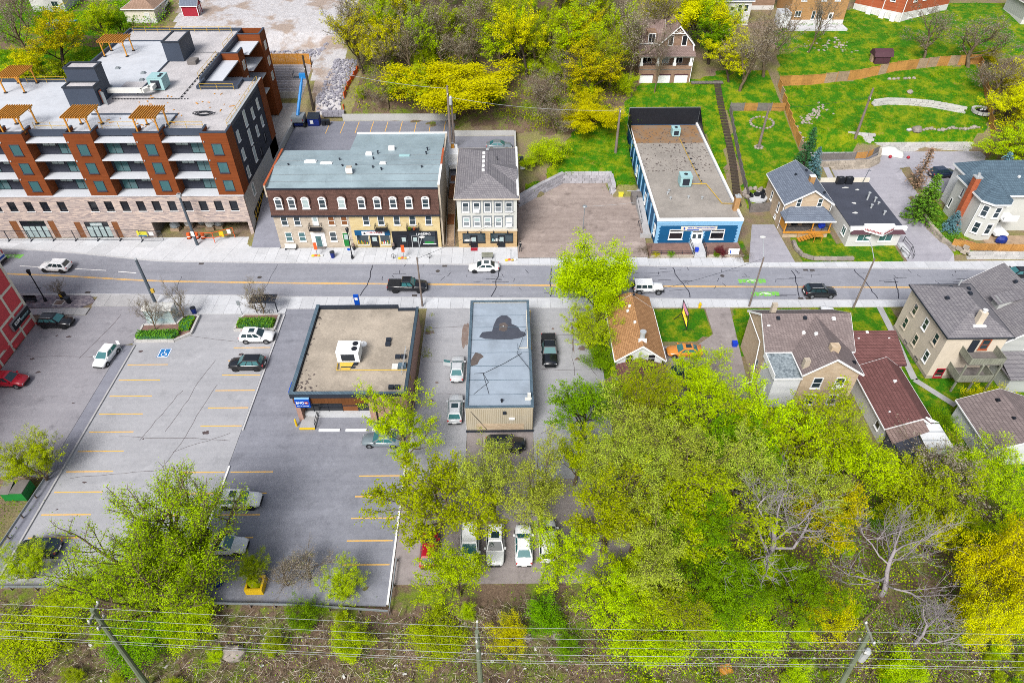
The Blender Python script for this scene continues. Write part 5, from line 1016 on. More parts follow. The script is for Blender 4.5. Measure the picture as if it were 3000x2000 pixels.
P(K2, 'roof_hatch', MB().box(-13.9, 58.7, 4.62, -13.2, 59.6, 4.9), 'offwhite'); P(K2, 'roof_hatch', MB().box(-13.15, 58.9, 4.62, -12.2, 59.7, 5.0), 'sh_slate'); P(K2, 'roof_ladder', rail(MB(), [(-12.6,57.9,4.62),(-12.5,59.4,4.62),(-12.5,62,4.62)], .9, 2, .03), 'lightmetal')
P(K2, 'downpipe', MB().tube((-15.6,by0-.1,0), (-15.6,by0-.1,4.3), .09, .09, 6), 'black')
dd = MB()
for i in range(60):
    x, y = rr.choice([(bx0+.4+rr.random()**2*2, by0+.4+rr.random()*3), (bx0+.4+rr.random()*3, by0+.4+rr.random()**2*1.2), (bx0+.35+rr.random()*.5, by0+rr.random()*15)]); dd.obox(x, y, 4.62, rr.uniform(.06,.4), rr.uniform(.05,.25), .03, rr.uniform(0,3))
P(K2, 'roof_debris', dd, 'litter', kind='stuff')
# ================================================================ BUILDING WITH BLUE GREY ROOF
Gq = thing('blue_roof_building', 'long low building with blue grey membrane roof and tan ribbed end wall', 'building', (-.85, 52.8, 0))
flat_box(Gq, -4.8, 3.05, 53.0, 72.5, 0, 3.9, 4.1, 'corrugated', 'blueroof', 'sh_slate', .22, .08)
P(Gq, 'end_wall', MB().box(-4.75, 52.9, 0, 3.0, 52.99, 3.95), 'corrugated'); P(Gq, 'stained_panel', MB().box(-3.6, 52.87, 0, 2.0, 52.9, 1.4), 'stone_warm'); P(Gq, 'base_strip', MB().box(-4.9, 52.75, 0, 3.15, 52.88, .3), 'darkmetal')
P(Gq, 'side_wall_white', MB().box(-4.9, 53, .2, -4.82, 72.4, 3.9), 'stucco_white')
for i in range(7): P(Gq, 'roof_seam', MB().box(-4.55, 55.2+i*2.4, 3.922, 2.8, 55.26+i*2.4, 3.94), 'sh_slate')
for pts, mt in (([(-3.6,65.4),(-3.2,66.3),(-1.9,66.5),(-1.7,67.7),(-1.3,69),(-.6,69.7),(.1,69.6),(.7,68.8),(.7,67.9),(1.5,67.4),(1.9,66.5),(2.5,66.2),(2.6,65.6),(1.8,65.1),(.2,64.8),(-1.4,64.9),(-2.8,65)], 'stain_dark'), ([(-4.5,61.2),(-4,62.5),(-3.3,62.2),(-2.9,61.7),(-3.4,61.2),(-3.7,60.3),(-4.5,60)], 'litter'), ([(-1.0,66.6),(-.3,66.4),(.1,66.7),(.2,67.6),(-.2,68.2),(-.9,68.0)], 'litter')):
    P(Gq, 'ponded_stain', MB().poly([(x*.98, y, 3.926 if pts[0][0] != -1.0 else 3.931) for x, y in pts]), mt)
P(Gq, 'drain', MB().lathe([(.09,3.93),(.09,4.0)], -.4, 67.4, 8), 'lightmetal')
P(Gq, 'sleeper', MB().box(-1.1, 63.0, 3.92, 1.4, 64.0, 4.06), 'blueroof'); P(Gq, 'gas_pipe', MB().path([(1.6,63.1,4.1),(2.7,63.1,4.1),(2.7,70.4,4.1),(3.2,70.4,4.1)], .06, 5), 'cream'); P(Gq, 'side_pipes', MB().path([(3.2,70.4,4.1),(3.2,70.4,.5)], .07, 5).path([(3.25,66.5,.6),(3.25,68.6,.6)], .12, 5), 'yellowpipe')
P(Gq, 'roof_cable', MB().path([(1.9,62,4.2),(-.3,60.4,4),(-2.7,58.8,3.95),(-4,58.7,3.95)], .03, 4).path([(-3.9,55.3,3.95),(-2.2,57.2,3.95),(-2.9,58.8,3.95),(-2.1,55.2,3.95)], .03, 4).path([(2.9,59,4.2),(1.3,61.8,4.4),(2.6,66.5,4.4)], .03, 4), 'black')
P(Gq, 'roof_antenna', MB().box(2.1, 54.2, 3.95, 2.9, 54.5, 4.2).box(2.4, 54.3, 4.2, 2.8, 54.6, 4.9), 'offwhite'); pipe(Gq, -.6, 54, 3.95, .3, .1, 'black')
P(Gq, 'wall_lamp', MB().box(-.5, 52.6, 3.3, -.1, 52.88, 3.6), 'darkmetal'); P(Gq, 'wall_box', MB().box(.2, 52.75, 2.2, .9, 52.88, 2.5), 'white'); P(Gq, 'conduit', MB().path([(-4.2,52.85,3.6),(-2.4,52.85,.4)], .03, 4), 'black')
# ================================================================ SMALL HOUSE WITH ORANGE-BROWN ROOF
Hs = thing('small_white_house', 'small white sided house with orange brown shingle roof', 'house', (16.7, 61.3, 0))
gable_y(Hs, 13.9, 19.5, 61.3, 70.6, 0, 3.9, 6.1, 'siding_white', 'sh_orange', .4, 16.7)
hp_ = MB().box(14.1, 70.6, 0, 19.3, 73.2, 3.6); P(Hs, 'front_room', hp_, 'siding_white')
P(Hs, 'front_roof', MB().add([(13.6,73.6,3.7),(19.8,73.6,3.7),(19.8,70.6,3.75),(13.6,70.6,3.75),(16.7,71.6,6.15),(16.7,70.9,6.2)], [(1,0,4),(0,3,5,4),(2,1,4,5)]), 'sh_orange')
P(Hs, 'rear_roof', MB().add([(13.7,61.2,2.9),(16.7,61.25,3.9),(19.7,61.2,2.9),(19.7,56.6,2.5),(13.7,56.6,2.5),(16.7,56.6,3.4)], [(4,5,1,0),(5,3,2,1)]), 'sh_maroon'); P(Hs, 'rear_room', MB().box(14, 57, 0, 19.4, 61.2, 2.4), 'siding_white')
for x in (15.3, 18.1): win(Hs, x, 61.3, 3.2, 'S', .85, 1.25, 'double', 'white', 'glass_dark', True, .06)
P(Hs, 'chimney', MB().lathe([(.32,5.4),(.32,7.2),(.4,7.2),(.4,7.35)], 16.8, 62.4, 12), 'lightmetal'); P(Hs, 'chimney_flashing', MB().box(16.3, 61.9, 5.8, 17.3, 62.2, 6.35), 'white')
for x, y, z in ((15.9,68.3,5.6),(16.4,65.6,5.95),(16.2,69,5.8)): vent(Hs, x, y, z, 'white', .35)
pipe(Hs, 17.0, 71, 5.9, .3, .1, 'darkmetal')
# ================================================================ LARGE STONE HOUSE
Sh = thing('large_stone_house', 'large tan stone house with brown cross gabled roof and a white sided lean-to', 'house', (37, 57, 0))
gable_x(Sh, 31.7, 42.0, 60.2, 67.4, 0, 6.2, 8.7, 'stone_warm', 'sh_brown', .35, 63.8)
gable_y(Sh, 35.0, 41.5, 56.2, 63.7, 0, 6.2, 8.5, 'stone_warm', 'sh_brown', .35, 38.0)
P(Sh, 'lean_to', MB().box(31.8, 56.4, 0, 34.98, 60.2, 5.2), 'siding_white'); P(Sh, 'lean_to_roof', MB().add([(31.6,56.2,5.25),(34.95,56.2,5.25),(34.95,60.1,5.9),(31.6,60.1,5.9)], [(0,1,2,3)]).box(31.6, 56.2, 5.1, 34.95, 60.1, 5.24), 'sh_speck'); P(Sh, 'lean_to_gutter', MB().box(31.5, 56.1, 5.08, 34.97, 56.19, 5.3).box(31.48, 56.1, 5.08, 31.58, 60.2, 5.9), 'white')
for z in (3.7, .8):
    for x in (36.9, 39.6): win(Sh, x, 56.2, z, 'S', .95, 1.55, 'double', 'white', 'glass', True, .12)
P(Sh, 'window_air_conditioner', MB().box(39.2, 55.8, 3.65, 40, 56.2, 4.1), 'white'); P(Sh, 'ground_air_conditioner', MB().box(38.8, 55.2, 0, 39.7, 55.8, .8), 'lightmetal')
win(Sh, 31.7, 61.5, 2.4, 'W', .4, .7, 'single', 'greymetal', 'glass'); P(Sh, 'side_door', MB().box(31.6, 57.6, .2, 31.78, 58.5, 2.2), 'white')
P(Sh, 'chimney', MB().box(37.7, 57.3, 8.0, 38.7, 58.1, 9.2), 'stone_warm'); P(Sh, 'chimney', MB().box(34.85, 56.7, 5.5, 35.5, 57.3, 7.6), 'stone_grey'); P(Sh, 'chimney', MB().box(32.9, 64.6, 8, 33.5, 65.1, 9.6), 'stone_grey')
P(Sh, 'skylight', MB().add([(39.2,58.9,7.75),(40.2,58.9,6.98),(40.2,60.6,6.98),(39.2,60.6,7.75)], [(0,1,2,3)]), 'glass_light')
for x, y, z, mm in ((33.3,63.2,8.6,'darkmetal'),(36.6,63.2,8.6,'darkmetal'),(40.1,63.1,8.55,'white'),(37.3,60.8,8.1,'white'),(36.3,61.8,7.4,'white'),(41,57.3,6.7,'black')): vent(Sh, x, y, z, mm, .4)
P(Sh, 'satellite_dish', MB().blob(32.1, 62.6, 7.6, .45, .2, .5, 1, .02), 'white'); P(Sh, 'downspout', MB().path([(31.4,67.6,6.2),(31.4,62,5.8),(31.2,60.4,.4),(30.4,60.2,.2)], .07, 5), 'white')
P(Sh, 'rear_step', MB().box(36.2, 54.6, 0, 37.4, 56.2, .5), 'stone_warm')
# connector and long outbuilding
Cn = thing('brown_roof_annex', 'small annex with dark maroon shingle roof between stone house and lawn path', 'building', (46.8, 62, 0))
gable_x(Cn, 43.9, 49.7, 60.6, 66.0, 0, 3.2, 4.7, 'stucco_tan', 'sh_maroon', .25, 65.0, 'maroon')
for x, y, z in ((44.9,64,4.3),(46.2,64.8,4.7),(48.8,64,4.3)): vent(Cn, x, y, z, 'white', .35)
Lg = thing('long_outbuilding', 'long narrow outbuilding with sagging red brown shingle roof', 'outbuilding', (46.4, 49, 0))
gable_y(Lg, 43.5, 49.0, 50.6, 60.0, 0, 2.9, 4.5, 'stucco_white', 'sh_maroon', .3, 46.9, 'white')
P(Lg, 'old_roof_end', MB().add([(43.2,50.2,2.85),(46.9,50.2,4.55),(46.9,48.6,4.45),(43.2,48.2,2.8)], [(3,0,1,2)][::-1]), 'sh_redbrown')
P(Lg, 'white_metal_porch', MB().add([(46.4,50.5,3.6),(49.2,50.5,3.6),(49.8,46.8,2.9),(46.6,46.8,2.9)], [(3,2,1,0)]).add([(46.3,50.6,3.62),(47.7,50.9,4.3),(49.3,50.6,3.62)], [(0,2,1)]).box(46.6, 46.7, 2.7, 49.8, 46.8, 2.92), 'siding_white'); P(Lg, 'black_tarp_roof', MB().add([(43.3,49.6,2.9),(46.4,49.6,3.1),(46.8,45.2,2.3),(44.2,45.0,2.2),(44.2,45,0),(43.3,49.6,0)], [(3,2,1,0),(0,5,4,3)]), 'blackroof')
for y in (46.9,): 
    for x in (46.8, 49.6): P(Lg, 'porch_post', MB().box(x-.06, y-.06, 0, x+.06, y+.06, 2.8), 'white')
vent(Lg, 46.4, 56.4, 4.3, 'white', .4); vent(Lg, 44.4, 52.4, 3.3, 'white', .25); win(Lg, 43.5, 52, 1.2, 'W', .8, .9, 'single', 'white', 'glass_dark')
# ================================================================ HIP ROOFED STONE HOUSE
Hh = thing('hip_roof_house', 'tall cream stone house with grey hip roof and weathered rear balconies', 'house', (57.7, 61, 0))
P(Hh, 'wall', MB().box(54.0, 61.2, 0, 61.4, 71.0, 7.2), 'stucco_tan')
hip(Hh, 54.0, 61.4, 61.2, 71.0, 7.3, 9.4, 'sh_grey', (58.1, 64.6), (58.1, 68.0), .4, 'darkmetal')
P(Hh, 'stone_base', MB().box(53.95, 61.15, 0, 61.45, 71.05, .5), 'block_tan')
for y, z in ((62.9,4.5),(65.7,4.5),(68.7,4.5),(62.9,1.5),(66,1.5),(69.2,1.7)): win(Hh, 54.0, y, z, 'W', .75, 1.5, 'double', 'white' if (y, z) in ((62.9,1.5),(65.7,4.5)) else 'stucco_tan', 'glass', True, .1)
for y in (64.2, 67.4): win(Hh, 54.0, y, .2, 'W', .7, .5, 'single', 'greywood', 'glass_dark', False)
win(Hh, 59, 61.2, 5.1, 'S', .9, 1.5, 'double', 'redbrick', 'glass', True, .1); win(Hh, 55.4, 61.2, .3, 'S', .9, 1.3, 'double', 'redpaint', 'glass_dark', True, .12)
ch = P(Hh, 'chimney', MB().box(57.4, 62.3, 7.6, 58.2, 63.0, 9.9), 'stucco_tan'); P(ch, 'chimney_flashing', MB().box(57.0, 62.0, 7.6, 58.6, 62.25, 8.15), 'white'); P(ch, 'chimney_pot', MB().lathe([(.2,9.9),(.2,10.2),(.3,10.25)], 57.8, 62.6, 8), 'white')
for x, y, z in ((56,67,8.5),(57.4,69,8.6),(58.4,66.8,9.4),(59.4,68.6,8.7)): vent(Hh, x, y, z, 'darkmetal', .45)
P(Hh, 'vent_stack', MB().tube((59,69.9,7.8), (59,69.9,9.2), .1, .1, 6), 'lightmetal')
def deck(x0, x1, y0, y1, z):
    o = P(Hh, 'balcony', MB().box(x0, y0, z-.15, x1, y1, z), 'greywood')
    for a, b, c, d in ((x0,y0,x1,y0),(x0,y0,x0,y1),(x1,y0,x1,y1)):
        n_ = max(3, int(math.hypot(c-a, d-b)/.32))
        for k in range(n_):
            u, v = k/n_, (k+.9)/n_; P(o, 'board', MB().obox(a+(c-a)*(u+v)/2, b+(d-b)*(u+v)/2, z, math.hypot(c-a, d-b)*(v-u), .04, .95, math.atan2(d-b, c-a)), 'oldwood')
        P(o, 'handrail', MB().tube((a,b,z+1), (c,d,z+1), .06, .06, 4), 'oldwood')
    return o
deck(56.4, 60.6, 58.9, 61.2, 4.6); deck(56.0, 60.2, 58.7, 61.2, 1.9)
for x in (56.1, 58.2, 60.4): P(Hh, 'balcony_post', MB().box(x-.09, 58.7, 0, x+.09, 58.9, 4.6), 'oldwood')
P(Hh, 'door', MB().box(57.2, 61.1, 4.6, 58.1, 61.2, 6.6), 'darkmetal')
# house at the right edge
Rh = thing('grey_sided_house', 'grey sided house with dormered shingle roof at the right edge', 'house', (68, 62, 0))
gable_y(Rh, 62.6, 71, 62.4, 73.5, 0, 5.6, 8.8, 'siding_grey', 'sh_grey', .4, 66.8)
P(Rh, 'dormer', MB().box(63.4, 67.2, 6.4, 65.2, 68.6, 7.6), 'siding_grey'); P(Rh, 'dormer_roof', MB().add([(63,66.9,7.4),(65.8,66.9,8.4),(65.8,68.9,8.4),(63,68.9,7.4)], [(0,1,2,3)]), 'sh_grey')
win(Rh, 66, 62.4, 3.2, 'S', .9, 1.4, 'double', 'white', 'glass', True, .1); win(Rh, 69, 62.4, 5.2, 'S', .9, 1.4, 'double', 'white', 'glass', True, .1)
P(Rh, 'rear_room', MB().box(62.6, 58.6, 0, 68.5, 62.4, 2.6), 'siding_grey'); P(Rh, 'rear_roof', MB().add([(62.2,58.2,2.6),(69,58.2,2.6),(69,62.3,3.6),(62.2,62.3,3.6)], [(0,1,2,3)]).box(62.2, 58.2, 2.45, 69, 62.3, 2.59), 'sh_grey')
for x, y, z in ((66.3,70,8.7),(66.2,66,8.7),(67.5,68,8.5),(65.4,64,8.2)): vent(Rh, x, y, z, 'darkmetal', .4)
# white garage bottom right
Wg = thing('white_garage', 'white walled garage with grey brown gable roof beside the long outbuilding', 'garage', (57.5, 48, 0))
gable_y(Wg, 53.9, 62.4, 47.4, 54.4, 0, 2.9, 4.6, 'siding_white', 'sh_brown', .35, 57.9)
for x, y in ((57,53.2),(57.3,50.4)): vent(Wg, x, y, 4.4, 'black', .4)
# ================================================================ HILL: BROWN BRICK HOUSE
zb = T(32, 137.5)
Bh = thing('brown_brick_house', 'brown brick house on the slope with white pillared porch and steep gable', 'house', (32, 137.2, zb))
hx0, hx1, hy = 27.0, 37.4, 137.2
P(Bh, 'basement', MB().box(hx0, hy, zb-1, hx1, hy+2.4, zb+2.6), 'housebrick'); P(Bh, 'wall', MB().box(hx0, hy+2.4, zb-1, hx1, hy+11, zb+5.4), 'housebrick')
for i in range(3): P(Bh, 'basement_door', MB().box(hx0+.3+i*3.5, hy-.08, zb, hx0+2.9+i*3.5, hy, zb+1.5), 'white'); P(Bh, 'basement_lintel', MB().box(hx0+.2+i*3.5, hy-.1, zb+1.5, hx0+3+i*3.5, hy, zb+1.75), 'maroon')
P(Bh, 'porch_floor', MB().box(hx0, hy-.05, zb+2.6, hx1, hy+2.4, zb+2.75), 'greywood'); P(Bh, 'porch_wall', MB().box(hx0, hy-.02, zb+2.75, hx1, hy+.2, zb+3.4), 'housebrick')
for x in (hx0+.3, hx0+3.6, hx0+6.9, hx1-.3): P(Bh, 'porch_pillar', MB().box(x-.32, hy-.06, zb+3.4, x+.32, hy+.34, zb+3.9).box(x-.2, hy, zb+3.9, x+.2, hy+.3, zb+5.1), 'white')
P(Bh, 'porch_beam', MB().box(hx0-.3, hy-.2, zb+5.1, hx1+.3, hy+.1, zb+5.4), 'white')
P(Bh, 'porch_roof', MB().add([(hx0-.4,hy-.4,zb+5.4),(hx1+.4,hy-.4,zb+5.4),(hx1+.4,hy+2.5,zb+6.6),(hx0-.4,hy+2.5,zb+6.6)], [(0,1,2,3)]).box(hx0-.4, hy-.4, zb+5.3, hx1+.4, hy+2.5, zb+5.39), 'sh_redbrown')
for x, w_ in ((28.8,1.8),(32.4,1.6),(35.2,1.4)): win(Bh, x, hy+2.4, zb+3.1, 'S', w_, 1.7, 'slider', 'white', 'glass_dark' if x != 32.4 else 'glass_light', False)
gable_y(Bh, 31.0, 37.4, hy+2.3, hy+11, zb+5.4, zb+7.0, zb+10.2, 'housebrick', 'sh_redbrown', .4, 34.4)
gable_x(Bh, hx0, 32, hy+3.2, hy+10.8, zb+5.4, zb+6.9, zb+9.8, 'housebrick', 'sh_redbrown', .35)
for x in (33.0, 35.7): win(Bh, x, hy+2.3, zb+6.6, 'S', .85, 1.8, 'single', 'white', 'glass_dark', False, .12)
dm = P(Bh, 'dormer', MB().box(28.4, hy+3.0, zb+6.6, 30.2, hy+6, zb+8.8), 'housebrick'); win(Bh, 29.3, hy+3.0, zb+6.9, 'S', 1.2, 1.6, 'slider', 'white', 'glass_dark', False, .14)
gg = MB()
for k in range(5): gg.tube((34.4, hy+1.85, zb+9.0), (34.4+1.1*math.cos(math.pi*k/4), hy+1.85, zb+9.0+.7*math.sin(math.pi*k/4)), .06, .06, 4)
gg.box(33.1, hy+1.8, zb+8.85, 35.7, hy+1.9, zb+9.0); P(Bh, 'gable_ornament', gg, 'white')
P(Bh, 'chimney', MB().box(35, hy+8, zb+9, 35.6, hy+8.6, zb+10.9), 'darkmetal'); P(Bh, 'downspout', MB().path([(37.5,hy+2.2,zb+6.8),(37.5,hy,zb+5.2),(37.4,hy-.15,zb+.1)], .07, 5), 'white')
# ================================================================ HOUSES ON THE SKYLINE
def far_block(name, label, cat, x0, x1, y, dep, h, wall, roof, wins, extra=None, rz=0, hipz=2.0, base_h=1.2, basem='stucco_white'):
    z = min(T(x0, y), T(x1, y)) - .3; t = thing(name, label, cat, ((x0+x1)/2, y, z))
    P(t, 'wall', MB().box(x0, y, z+base_h, x1, y+dep, z+h), wall); P(t, 'base', MB().box(x0-.02, y-.02, z-.5, x1+.02, y+dep, z+base_h), basem)
    hip(t, x0, x1, y, y+dep, z+h+.1, z+h+hipz, roof, (x0+dep/2, y+dep/2), (x1-dep/2, y+dep/2) if x1-x0 > dep else (x0+dep/2+.1, y+dep/2), .4)
    for (x, zz, w_, h_, st) in wins: win(t, x, y, z+zz, 'S', w_, h_, st, 'white', 'glass', True, .08)
    return t, z
t, z = far_block('cream_house', 'cream two storey house with dark roof behind the yellow tree on the hilltop', 'house', 46.5, 54.5, 160, 7, 5.4, 'stucco_white', 'sh_bluegrey', [(48,3.2,1.4,1.2,'slider'),(50.4,3.4,.8,.8,'single'),(52,3.2,.8,1.4,'double'),(53.4,3.2,.8,1.4,'double'),(47.5,.8,1.2,.7,'slider')])
t, z = far_block('tan_brick_block', 'tan brick apartment house with a patio on the hilltop', 'apartment building', 63.5, 76, 160.5, 9, 8.0, 'tanbrick', 'sh_brown', [(66,5.2,1.1,1.0,'slider'),(70.4,5.2,1.1,1.0,'slider'),(73.4,5.2,1.1,1.0,'slider'),(65.4,2.0,1.2,1.0,'slider'),(68.9,1.4,.6,1.6,'double'),(70.2,1.4,1.1,1.6,'slider')])
door(t, 72.8, 160.5, z+.5, 'S', .9, 2.1, 'white', 'white', 'glass'); P(t, 'patio', MB().box(63, 157.2, z-.6, 76, 160.4, z+.3), 'concrete'); P(t, 'white_lean_to', MB().box(61, 158.8, z, 63.4, 162, z+3.2), 'siding_white')
# red brick house, turned towards the slope
zr_ = T(92, 164) - .4
Rb = thing('red_brick_block', 'orange red brick apartment house with white stone basement, top right hillside', 'apartment building', (88.9, 161.2, zr_), rz=R(0))
def rot(x, y, a, o=(88.9,161.2)): c, s_ = math.cos(a), math.sin(a); return (o[0]+x*c-y*s_, o[1]+x*s_+y*c)
aL, aR = R(138), R(25)
cL, cR = rot(10.5, 0, aL), rot(15, 0, aR); cB = (cL[0]+cR[0]-88.9, cL[1]+cR[1]-161.2)
P(Rb, 'wall', MB().prism([(88.9,161.2), cR, cB, cL], zr_+2.0, zr_+9.5), 'redbrick'); P(Rb, 'basement', MB().prism([rot(-.05,-.05,aR), rot(15.05,-.05,aR), cB, rot(10.55,.05,aL)], zr_-.5, zr_+2.0), 'stucco_white')
for d_ in (2.6, 5.2, 8.2):
    x, y = rot(d_, .0, aL); 
    for zz in (.5, 4.0): win(Rb, x, y, zr_+zz, 'S', 1.0, 1.1, 'slider', 'white', 'glass', True, .08, rz=aL+math.pi)
for d_ in (3.2, 6.2, 9.2, 12.2):
    x, y = rot(d_, 0, aR)
    for zz in (.6, 4.0): win(Rb, x, y, zr_+zz, 'S', 1.0, 1.1, 'slider', 'white', 'glass', True, .08, rz=aR)
P(Rb, 'downspout', MB().tube((*rot(4.2,.1,aL), zr_+2), (*rot(4.2,.1,aL), zr_+9), .1, .1, 5).tube((*rot(.3,-.1,aR), zr_), (*rot(.3,-.1,aR), zr_+9), .09, .09, 5), 'white'); P(Rb, 'roof', MB().prism([(88.9,161.2), cR, cB, cL], zr_+9.5, zr_+9.8), 'gravelroof')
for d_ in (1.3, 3.8, 6.8): x, y = rot(d_, .45, aL); P(Rb, 'air_conditioner', MB().obox(x, y, zr_+.1, 1.0, .7, 1.5, aL), 'white')
t, z = far_block('white_house_hilltop', 'white house with brown roof at the top left behind the trees', 'house', -108, -100.5, 168, 7, 3.6, 'stucco_white', 'sh_tan', [(-102.5,1.6,1.4,1.0,'slider')])
t, z = far_block('tan_roof_garage', 'cream garage with tan hip roof behind the apartment block, top left', 'garage', -84.5, -77.8, 162.2, 6.4, 3.2, 'cream', 'sh_tan', [])
door(t, -79.6, 162.2, z+.3, 'S', .9, 2.0, 'offwhite', 'white')
t, z = far_block('grey_house_hilltop', 'pale house almost hidden by trees at the top centre', 'house', 14.5, 22, 171, 7, 4.6, 'siding_white', 'sh_grey', [(16.5,2.6,1.6,1.2,'slider'),(20,2.6,1.2,1.2,'slider')])
t, z = far_block('brown_house_hilltop', 'reddish brick house behind bare branches between cream house and tan block', 'house', 55.8, 62.4, 168, 8, 7, 'housebrick', 'sh_redbrown', [(58,4.6,1.1,1.2,'double'),(61,4.6,1.1,1.2,'double')])
t, z = far_block('grey_roof_house', 'grey house corner at the far top right edge', 'house', 116, 124, 160, 8, 4.4, 'siding_grey', 'sh_brown', [(119,2,1.2,1.1,'slider')])
# red shed and small sheds
zs = T(-71, 166.3)
Sd = thing('red_shed', 'bright red shed with grey roof and white trim on the gravel lot', 'shed', (-71, 166.5, zs))
gable_x(Sd, -73, -69.4, 165.4, 168, zs-.2, zs+2.2, zs+3.3, 'redpaint', 'sh_bluegrey', .2); P(Sd, 'door', MB().box(-69.4, 166.1, zs, -69.34, 167.4, zs+1.9), 'white'); P(Sd, 'door_cross', MB().tube((-69.32,166.2,zs+.1), (-69.32,167.3,zs+1.8), .05, .05, 4).tube((-69.32,167.3,zs+.1), (-69.32,166.2,zs+1.8), .05, .05, 4), 'redpaint')
for xx in (-73, -69.45): P(Sd, 'corner_trim', MB().box(xx-.05, 165.34, zs, xx+.08, 165.42, zs+2.2), 'white')
zs = T(78.8, 144)
Md = thing('maroon_shed', 'small dark maroon gambrel shed behind the stepped cedar fence', 'shed', (78.8, 144.4, zs)); P(Md, 'wall', MB().box(77.3, 143.6, zs-.3, 80.4, 146, zs+1.5), 'maroon')
P(Md, 'roof', MB().add([(76.9,143.4,zs+1.4),(76.9,143.9,zs+2.3),(76.9,144.8,zs+2.7),(76.9,145.7,zs+2.3),(76.9,146.2,zs+1.4),(80.8,143.4,zs+1.4),(80.8,143.9,zs+2.3),(80.8,144.8,zs+2.7),(80.8,145.7,zs+2.3),(80.8,146.2,zs+1.4)], [(0,5,6,1),(1,6,7,2),(2,7,8,3),(3,8,9,4),(0,1,2,3,4),(9,8,7,6,5)]), 'maroon'); P(Md, 'door', MB().box(76.85, 144.3, zs, 77.28, 145.3, zs+1.4), 'cedar_grey')
# ================================================================ VEHICLES
ORD = 'first second third fourth fifth sixth seventh eighth ninth tenth eleventh twelfth thirteenth fourteenth fifteenth sixteenth'.split()
KINDS = dict(
 sedan=dict(L=4.7, w=.9, st=[(-2.35,.45,.78,.72),(-2.2,.3,.98,.82),(-1.5,.24,1.02,.9),(0,.22,.96,.91),(1.0,.22,.95,.9),(1.9,.26,.84,.84),(2.25,.32,.72,.74),(2.35,.42,.6,.6)], cab=(-1.75,1.05,-1.0,.25,.97,1.44,.84,.62), wb=(-1.38,1.42), r=.33),
 suv=dict(L=4.65, w=.93, st=[(-2.32,.5,.9,.78),(-2.2,.36,1.1,.86),(-1.5,.3,1.12,.93),(0,.28,1.06,.94),(.95,.28,1.06,.93),(1.85,.32,.98,.87),(2.2,.38,.84,.78),(2.32,.48,.68,.64)], cab=(-2.15,1.0,-1.75,.2,1.08,1.68,.87,.68), wb=(-1.35,1.38), r=.37),
 hatch=dict(L=4.2, w=.88, st=[(-2.1,.45,.85,.72),(-2.0,.32,1.0,.82),(-1.3,.25,1.02,.88),(0,.23,.98,.89),(.9,.23,.98,.88),(1.7,.28,.86,.82),(2.0,.34,.74,.72),(2.1,.42,.62,.58)], cab=(-2.0,1.1,-1.45,.15,1.0,1.52,.82,.62), wb=(-1.28,1.28), r=.32),
 van=dict(L=4.9, w=.96, st=[(-2.45,.5,.95,.84),(-2.35,.35,1.1,.9),(-1.5,.28,1.1,.96),(0,.26,1.06,.97),(1.2,.26,1.06,.96),(2.0,.32,.94,.88),(2.35,.4,.8,.78),(2.45,.48,.66,.64)], cab=(-2.35,1.4,-2.1,.45,1.08,1.76,.9,.74), wb=(-1.5,1.5), r=.35),
 pickup=dict(L=5.85, w=1.0, st=[(-2.92,.55,1.05,.92),(-2.85,.45,1.2,.97),(-1.5,.42,1.22,1.0),(.3,.4,1.16,1.0),(1.3,.4,1.18,.99),(2.4,.42,1.14,.95),(2.8,.48,1.0,.9),(2.92,.56,.85,.8)], cab=(-.95,1.2,-.75,.55,1.18,1.88,.92,.76), wb=(-1.75,1.85), r=.42),
 jeep=dict(L=4.6, w=.86, st=[(-2.2,.6,1.1,.84),(-2.15,.5,1.18,.86),(-1,.48,1.18,.87),(.6,.48,1.18,.87),(.9,.48,1.22,.8),(1.9,.5,1.2,.74),(2.05,.52,1.15,.72),(2.1,.55,1.0,.7)], cab=(-2.15,.75,-2.1,.5,1.18,1.86,.84,.78), wb=(-1.4,1.45), r=.41))
def inset_face(mb, A_, B_, C_, D_, mu, mv, off):
    A_, B_, C_, D_ = map(Vector, (A_, B_, C_, D_)); n_ = (B_-A_).cross(D_-A_).normalized() * off
    def q(u, v): return tuple((A_*(1-u)+B_*u)*(1-v) + (D_*(1-u)+C_*u)*v + n_)
    return mb.quad(q(mu[0], mv[0]), q(mu[1], mv[0]), q(mu[1], mv[1]), q(mu[0], mv[1]))
